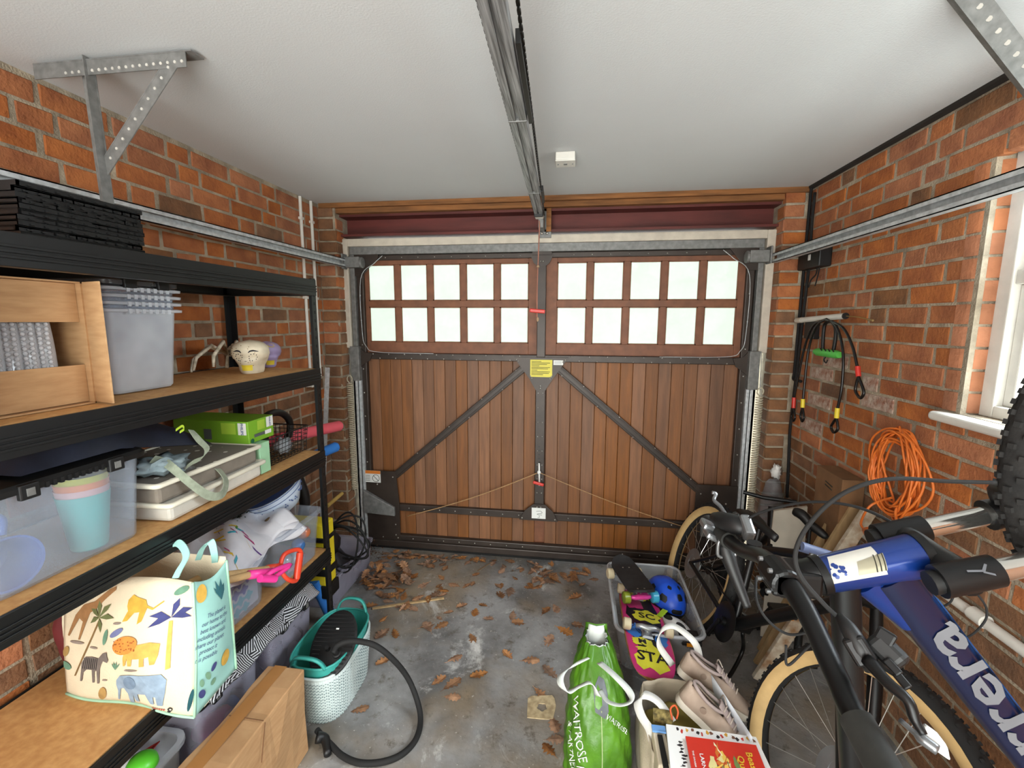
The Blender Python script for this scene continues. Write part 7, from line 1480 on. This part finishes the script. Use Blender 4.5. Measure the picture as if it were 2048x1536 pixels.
# inner clutter: tan board, reel, orange loop, pocket knife-like case
blob((.40, 1.52, .17), .10, (1.1, 1.2, .8), .12, 2, 140).build('olive_cloth', mat('olive_cloth', (132, 116, 50), .9, var=.2), label='olive cloth bundled inside the canvas bag', cat='cloth', smooth=True)
sp0 = gq(1325, 1437, .30); b = MB(); b.tube([sp0+V(-.03, .01, 0), sp0+V(.035, 0, .005)], .022, 16); b.build('cork_float', mat('speckled_cork', (160, 142, 84), .9, var=.4, scale=60), label='speckled cork cylinder in the canvas bag', cat='cork', smooth='auto')
b = MB(); b.tube(spline([gq(1345, 1440, .32), gq(1341, 1418, .34), gq(1350, 1411, .345), gq(1356, 1424, .34), gq(1353, 1438, .32)], 6), .003, 8); b.build('orange_loop', mat('orange_cord', (226, 96, 50), .6), label='small orange cord loop by the cork in the canvas bag', cat='cord', smooth=True)
bxk = gq(1322, 1500, .27); e = empty('pencil_case', bxk, 'narrow cream case with black strap and blue end beside the comics', 'case')
MB().hexa([V(*p) for p in [(.285, 1.29, .15), (.335, 1.30, .15), (.335, 1.40, .15), (.285, 1.40, .15), (.29, 1.28, .30), (.335, 1.29, .30), (.33, 1.405, .31), (.29, 1.405, .31)]]).build('case_body', mat('cream_card', (206, 192, 168), .7), e, bevel=.004)
b = MB(); b.hexa([V(*p) for p in [(.302, 1.27, .302), (.32, 1.27, .302), (.318, 1.375, .3095), (.302, 1.375, .3095), (.302, 1.27, .308), (.32, 1.27, .308), (.318, 1.375, .3155), (.302, 1.375, .3155)]]); b.build('black_strap', m_black, e); b = MB(); b.bb((.288, 1.385, .311), (.332, 1.408, .318)); b.build('blue_end', mat('sky_blue_tape', (110, 160, 220), .5), e)
# trainers
def shoe(o, xd, zd, label, s=1.0):
    M = frame3(o, xd, zd); e = empty('trainer', o, label, 'shoe', 'pair of trainers'); m_su = mat('taupe_suede', (172, 152, 136), .95, var=.12, scale=20); m_sole = mat('cream_rubber_sole', (206, 198, 184), .7, var=.05)
    def outw(a): return (.030+.018*math.sin(math.pi*min(1, a*1.1))**.8+.006*math.sin(math.pi*a)) if 0 < a < 1 else .018
    st = [0, .03, .08, .18, .32, .48, .62, .75, .86, .94, .985, 1.0]
    wid = [.018, .030, .036, .037, .036, .040, .046, .049, .046, .036, .020, .006]
    b = MB(); loft(b, [[M @ V(s*(a*.285), s*w*y, s*z) for y, z in ((-.9, 0), (-1.02, .012), (-1, .028), (0, .030), (1, .028), (1.02, .012), (.9, 0))] for a, w in zip(st, wid)], True, True); b.build('sole', m_sole, e, smooth='auto')
    hts = [.085, .092, .092, .088, .084, .082, .074, .060, .050, .042, .034, .028]
    # upper with open collar between stations .06 and .42
    def up(a, v):                 # v -1..1 round the section
        i = min(len(st)-2, max(0, next((k for k in range(len(st)-1) if st[k] <= a <= st[k+1]), 0))); k = (a-st[i])/(st[i+1]-st[i]); w = wid[i]+(wid[i+1]-wid[i])*k; h = hts[i]+(hts[i+1]-hts[i])*k
        return w, h
    secs = []
    for a in st:
        w, h = up(a, 0); opn = max(0, 1-abs((a-.22)/.24)**3)*.0; n = 13; row = []
        for j in range(n):
            t = math.pi*j/(n-1); y = -math.cos(t); z = math.sin(t)**.7; row.append(M @ V(s*a*.285, s*w*.97*y*(1-.12*z), s*(.026+(h-.026)*z)))
        secs.append(row)
    b = MB(); n = 13; o_ = len(b.v)
    for r_ in secs:
        for p in r_: b.v.append(p)
    for i in range(len(secs)-1):
        for j in range(n-1):
            mid = (st[i]+st[i+1])/2
            if .03 < mid < .45 and 3 < j < 8: continue      # collar opening
            b.f.append([i*n+j, i*n+j+1, (i+1)*n+j+1, (i+1)*n+j])
    b.f.append(list(range(n))[::-1]); b.f.append([(len(secs)-1)*n+k for k in range(n)])
    b.build('upper', m_su, e, smooth=True, solid=.004*s)
    b = MB(); loft(b, [[M @ V(s*a*.285, s*w*.75*math.cos(t), s*(.05+.012*math.sin(t))) for t in [2*math.pi*k/12 for k in range(12)]] for a, w in ((.04, .03), (.2, .034), (.46, .036))], True, True); b.build('insole', mat('grey_lining', (150, 134, 126), .95), e, smooth=True)
    col = [M @ V(s*x, s*y, s*z) for x, y, z in ((.010, 0, .095), (.03, .024, .093), (.07, .028, .086), (.11, .026, .088), (.128, .012, .092), (.128, -.012, .092), (.11, -.026, .088), (.07, -.028, .086), (.03, -.024, .093))]
    b = MB(); b.tube(spline(col, 4, True), .006*s, 8, True); b.build('collar', mat('lilac_grey_padding', (166, 150, 146), .9), e, smooth=True)
    b = MB(); b.grid(lambda u, v: M @ V(s*(.105+.085*u), s*(v-.5)*.045*(1-.2*u), s*(.112-.038*u-.012*(2*v-1)**2)), 8, 6); b.build('tongue', mat('lilac_grey_padding', (166, 150, 146)), e, smooth=True, solid=.005*s)
    m_lace = mat('pale_lace', (190, 176, 164), .9)
    for k in range(5):
        x = .125+.018*k; z = .105-.0085*k; b = MB(); b.tube(spline([M @ V(s*x, s*-.022, s*(z-.008)), M @ V(s*(x+.004), 0, s*(z+.003)), M @ V(s*(x+.010), s*.022, s*(z-.008))], 4), .0028*s, 6); b.build('lace', m_lace, e, smooth=True)
    b = MB(); b.tube(spline([M @ V(s*.125, 0, s*.112), M @ V(s*.11, s*.03, s*.118), M @ V(s*.12, s*.045, s*.09), M @ V(s*.15, s*.05, s*.06)], 5), .0024*s, 6); b.build('lace_end', m_lace, e, smooth=True)
    for sg in (-1, 1): b = MB(); b.add([M @ V(s*(.075+.011*math.cos(t)), sg*s*.0385, s*(.055+.011*math.sin(t))) for t in [2*math.pi*k/14 for k in range(14)]], [list(range(14))]); b.build('logo_patch', mat('embossed_patch', (150, 128, 112), .8), e)
    return e
h2 = gq(1352, 1380, .36); t2_ = gq(1440, 1462, .27); shoe(h2+V(0, 0, -.03), t2_-h2, V(-.35, .25, .9), 'nearer taupe suede trainer lying in the canvas bag', 1.0)
h3 = gq(1352, 1335, .36); t3_ = gq(1440, 1395, .29); shoe(h3+V(.01, .02, -.03), t3_-h3, V(-.35, .25, .9), 'farther taupe suede trainer behind the other one in the bag', 1.0)
# comics
rl0 = random.Random(31)
def slab(corners, th, name, label, m, cat='comic'):
    c = [V(p) for p in corners]; n = (c[1]-c[0]).cross(c[3]-c[0]).normalized(); n = n if n.z > 0 else -n
    e = empty(name, c[0], label, cat); b = MB(); b.hexa([p-n*th for p in c]+c); b.build('cover', m, e); return e, c, n
zc_ = .345
e1, c1_, n1_ = slab([gq(1332, 1448, zc_), gq(1512, 1474, zc_-.01), gq(1560, 1575, zc_-.005), gq(1345, 1575, zc_)], .010, 'picture_book', 'white picture book with inked figures lying under the red comic', mat('white_cover', (232, 232, 230), .35, var=.02))
def qmap(c, n, l): return lambda a, d: c[0]+(c[1]-c[0])*a+(c[3]-c[0])*d+(c[2]-c[1]-c[3]+c[0])*(a*d)+n*l
f = qmap(c1_, n1_, .001)
inks = [mat('ink_black', (40, 34, 36), .6), mat('ink_red', (196, 60, 50), .6), mat('ink_ochre', (214, 160, 60), .6), mat('ink_brown', (120, 80, 60), .6)]
for k in range(16):
    ca_, cd_ = .12+.055*k+R.uniform(-.01, .01), .07+.03*math.sin(k*1.7)+.03*k/16; b = MB(); b.add([f(ca_+R.uniform(.008, .026)*math.cos(t), cd_+R.uniform(.02, .05)*math.sin(t)) for t in [2*math.pi*q/9 for q in range(9)]], [list(range(9))]); b.build('ink_figure', inks[k % 4], e1)
for k in range(12):
    b = MB(); ca_, cd_ = .14+R.uniform(-.03, .03), .3+.055*k; b.add([f(ca_+R.uniform(.01, .04)*math.cos(t), cd_+R.uniform(.01, .03)*math.sin(t)) for t in [2*math.pi*q/9 for q in range(9)]], [list(range(9))]); b.build('ink_figure', inks[0], e1)
e2, c2_, n2_ = slab([gq(1371, 1472, zc_+.012), gq(1512, 1490, zc_+.004), gq(1550, 1585, zc_+.006), gq(1392, 1585, zc_+.012)], .006, 'comic_book', 'red covered fantasy paperback with yellow title lying on the white book', mat('red_cover', (200, 50, 36), .35, var=.05))
f = qmap(c2_, n2_, .001); g_ = qmap(c2_, n2_, .0016)
arts = [(226, 214, 150), (236, 196, 90), (214, 120, 50), (120, 140, 80), (240, 232, 190), (186, 70, 40), (160, 168, 110), (90, 96, 70)]
for k in range(34):
    a, d = .46+rl0.gauss(0, .10), .55+rl0.gauss(0, .26); ra, rd, ph = rl0.uniform(.02, .09), rl0.uniform(.05, .16), rl0.uniform(0, 6)
    if not (.27 < a < .66) or not (.06 < d < .95): continue
    b = MB(); b.add([qmap(c2_, n2_, .0008+.00003*k)(min(.68, a+ra*math.cos(t+ph)*(1+.35*math.sin(3*t))), min(.98, max(.03, d+rd*math.sin(t)*(1+.35*math.sin(4*t+k))))) for t in [2*math.pi*q/14 for q in range(14)]], [list(range(14))]); b.build('cover_art', mat('art_%d' % (k % 8), arts[k % 8], .4), e2)
def coverletter(s_, a, d, size, m, sx=1.0, rot=math.pi/2):
    vs, fs = text_geo(s_, 1, True); b = MB(); b.add([qmap(c2_, n2_, .0022)(a-y*size*.62*-1 if False else a+(y*size*.55)*1.0 if False else a+y*size*.55, d+x*size*.9*sx) if rot else qmap(c2_, n2_, .0022)(a+x*size, d-y*size) for x, y, _ in vs], [q[::-1] for q in fs]); b.build('lettering', m, e2)
coverletter('Beast', .84, .42, .22, mat('gold_letter', (236, 190, 60), .4)); coverletter('Quest', .70, .55, .22, mat('gold_letter', (236, 190, 60), .4)); coverletter('LARNAK', .17, .55, .13, m_paper)
coverletter('THE SWARM MENACE', .06, .55, .06, m_paper)
# ---- broken tile, batten and leaf litter
pl_ = empty('floor_plate', U(1086, 1414, z=.0), 'broken beige square plate with a round hole lying on the concrete', 'plate')
b = MB(); oc = [U(a, c, z=.004) for a, c in ((1056, 1392), (1108, 1390), (1112, 1412), (1106, 1438), (1080, 1437), (1054, 1434))]; cc_ = U(1084, 1414, z=.004); n_ = 24
ring_o = []
for k in range(n_):
    t = 2*math.pi*k/n_; d = V(math.cos(t), math.sin(t), 0); best = None
    for i in range(len(oc)):
        p, q = oc[i], oc[(i+1) % len(oc)]; e_ = q-p; den = d.x*e_.y-d.y*e_.x
        if abs(den) < 1e-9: continue
        w = p-cc_; s_ = (w.x*e_.y-w.y*e_.x)/den; r_ = (w.x*d.y-w.y*d.x)/den
        if s_ > 0 and -.001 <= r_ <= 1.001 and (best is None or s_ < best): best = s_
    ring_o.append(cc_+d*(best or .05))
ring_i = [cc_+V(math.cos(2*math.pi*k/n_), math.sin(2*math.pi*k/n_), 0)*.021*(1+.12*math.sin(5*k)) for k in range(n_)]
dz = V(0, 0, -.004); loft(b, [ring_o, ring_i, [p+dz for p in ring_i], [p+dz for p in ring_o], ring_o]); b.build('plate_body', mat('beige_tile', (206, 188, 150), .8, var=.2, scale=40, col2=(160, 140, 108)), pl_)
a, c = U(745, 1217, z=.006), U(888, 1196, z=.006); b = MB(); b.bar(a, c, .014, .008); b.build('wooden_batten', m_pine, label='thin wooden batten lying on the floor among the leaves', cat='batten')
b = MB(); a, c = U(955, 1142, z=.004), U(990, 1120, z=.004); b.bar(a, c, .005, .004); b.build('twig', mat('dry_twig', (120, 92, 64), .9), label='short dry twig near the middle of the door threshold', cat='twig')
# oak leaves: lobed outline, curled
def leaf_mesh(i, simple=False):
    rr = random.Random(900+i); n = 9; top = []; L = 1.0
    lob = [(0, .02), (.10, .07), (.18, .16), (.26, .10), (.36, .27), (.46, .15), (.57, .34), (.67, .18), (.78, .27), (.88, .12), (.95, .14), (1.0, .0)]
    cv, tw = rr.uniform(-.35, .7), rr.uniform(-.5, .5); b = MB()
    for x, w in lob:
        for s_ in (-1, 0, 1):
            w_ = w*(1+rr.uniform(-.2, .2)); b.v.append(V(x-.5, s_*w_, cv*.35*(w_*abs(s_))**1.2*2+.25*cv*(x-.5)**2+tw*.3*(x-.5)*s_*w_))
    for k in range(len(lob)-1):
        for j in (0, 1): b.f.append([k*3+j, k*3+j+1, k*3+4+j, k*3+3+j])
    lo = min(p.z for p in b.v); b.v = [p-V(0, 0, lo) for p in b.v]; b.tube([(-.68, 0, -lo*.3), (-.5, 0, 0), (.3, 0, .012), (.5, 0, .004)], .012, 3)
    me = bpy.data.meshes.new('leaf'); me.from_pydata([tuple(p) for p in b.v], [], b.f); me.update(); me.materials.append(mat('dry_oak_leaf', (170, 122, 80), .85, var=.3, scale=3, objvar=.4, col2=(112, 74, 46))); return me
LMs = [leaf_mesh(i) for i in range(9)]
spots = []
rl = random.Random(77)
def px2floor(px, py): p = U(px, py, z=0); return (p.x, p.y)
for (px, py) in [(770, 1322), (910, 1318), (878, 1362), (905, 1368), (945, 1278), (882, 1252), (855, 1252), (958, 1350), (1080, 1388), (1108, 1450), (1062, 1322), (1100, 1345), (1110, 1480), (765, 1268), (790, 1268), (1098, 1283), (1092, 1222), (1130, 1262), (924, 1212), (950, 1225), (975, 1238), (1040, 1245), (1112, 1218), (1025, 1232), (905, 1395), (1098, 1500), (720, 1420), (760, 1190), (800, 1185), (1150, 1195), (1075, 1175), (1000, 1190), (1020, 1185), (1160, 1250), (740, 1212), (855, 1255), (1015, 1310)]: spots.append((px2floor(px, py), rl.uniform(.07, .105), 0))
def cluster(px, py, sx, sy, n, pile=0, s0=.05, s1=.095):
    for _ in range(n):
        a, c = px+rl.gauss(0, sx), py+rl.gauss(0, sy)
        if c < 1098: c = 1098+rl.random()*8
        spots.append((px2floor(a, c), rl.uniform(s0, s1), rl.uniform(0, pile)))
cluster(765, 1155, 30, 14, 52, .05); cluster(735, 1170, 14, 8, 12, .03); cluster(800, 1195, 25, 14, 14, .012); cluster(880, 1108, 60, 8, 40, .012, .04, .075); cluster(960, 1112, 40, 8, 34, .018, .04, .075); cluster(1060, 1128, 24, 12, 26, .015, .04, .075); cluster(1090, 1155, 16, 12, 16, .012); cluster(780, 1105, 30, 8, 22, .02, .04, .075); cluster(1150, 1160, 28, 10, 12, .006); cluster(900, 1185, 60, 24, 14, 0); cluster(1000, 1150, 60, 18, 14, 0); cluster(1190, 1130, 20, 6, 6); cluster(930, 1108, 70, 7, 46, .012, .04, .075); cluster(850, 1125, 50, 12, 24, .01); cluster(1050, 1118, 40, 8, 24, .01)
kept = 0
for (x, y), s_, h in spots:
    if not (-1.33 < x < 1.05) or y > 2.93 or (y < 2.6 and .21 < x < .68 and y > 1.95) or kept >= 295: continue
    me = LMs[rl.randrange(9)]; o = bpy.data.objects.new('oak_leaf', me); COL.objects.link(o); kept += 1
    o.location = (x, y, .001+h); k = s_; o.scale = (k, k, k*rl.uniform(.6, 1.3)); o.rotation_euler = (rl.uniform(-.12, .12)+(rl.uniform(-.5, .5) if h > .01 else 0), rl.uniform(-.12, .12)+(rl.uniform(-.5, .5) if h > .01 else 0), rl.uniform(0, 6.28))
    tag(o, 'dry brown oak leaf blown in on the concrete floor', 'leaf', 'fallen oak leaves')
# leaf litter and cobwebby fluff in the corner by the pier: too fine to count
b = MB()
for k in range(700):
    p = V(-1.50+rl.gauss(0, .08), 2.86+rl.gauss(0, .04), abs(rl.gauss(0, .06)))
    if k > 350: p = U(rl.uniform(735, 1200), 1098+abs(rl.gauss(0, 14)), z=.003)
    if p.y > 2.925 or p.x < -1.66 or (p.x < -1.555 and p.y > 2.85): continue
    a = rl.uniform(0, 6.28); s_ = rl.uniform(.004, .012); d = V(math.cos(a), math.sin(a), rl.uniform(-.5, .5))*s_; e_ = V(-math.sin(a), math.cos(a), rl.uniform(-.3, .3))*s_*.4; b.add([p-d, p+e_, p+d, p-e_], [[0, 1, 2, 3]])
b.build('leaf_crumbs', mat('leaf_crumb', (120, 80, 50), .9, var=.4, scale=90), label='fine crushed leaf litter along the door threshold', cat='leaf litter', kind='stuff', weld=False)
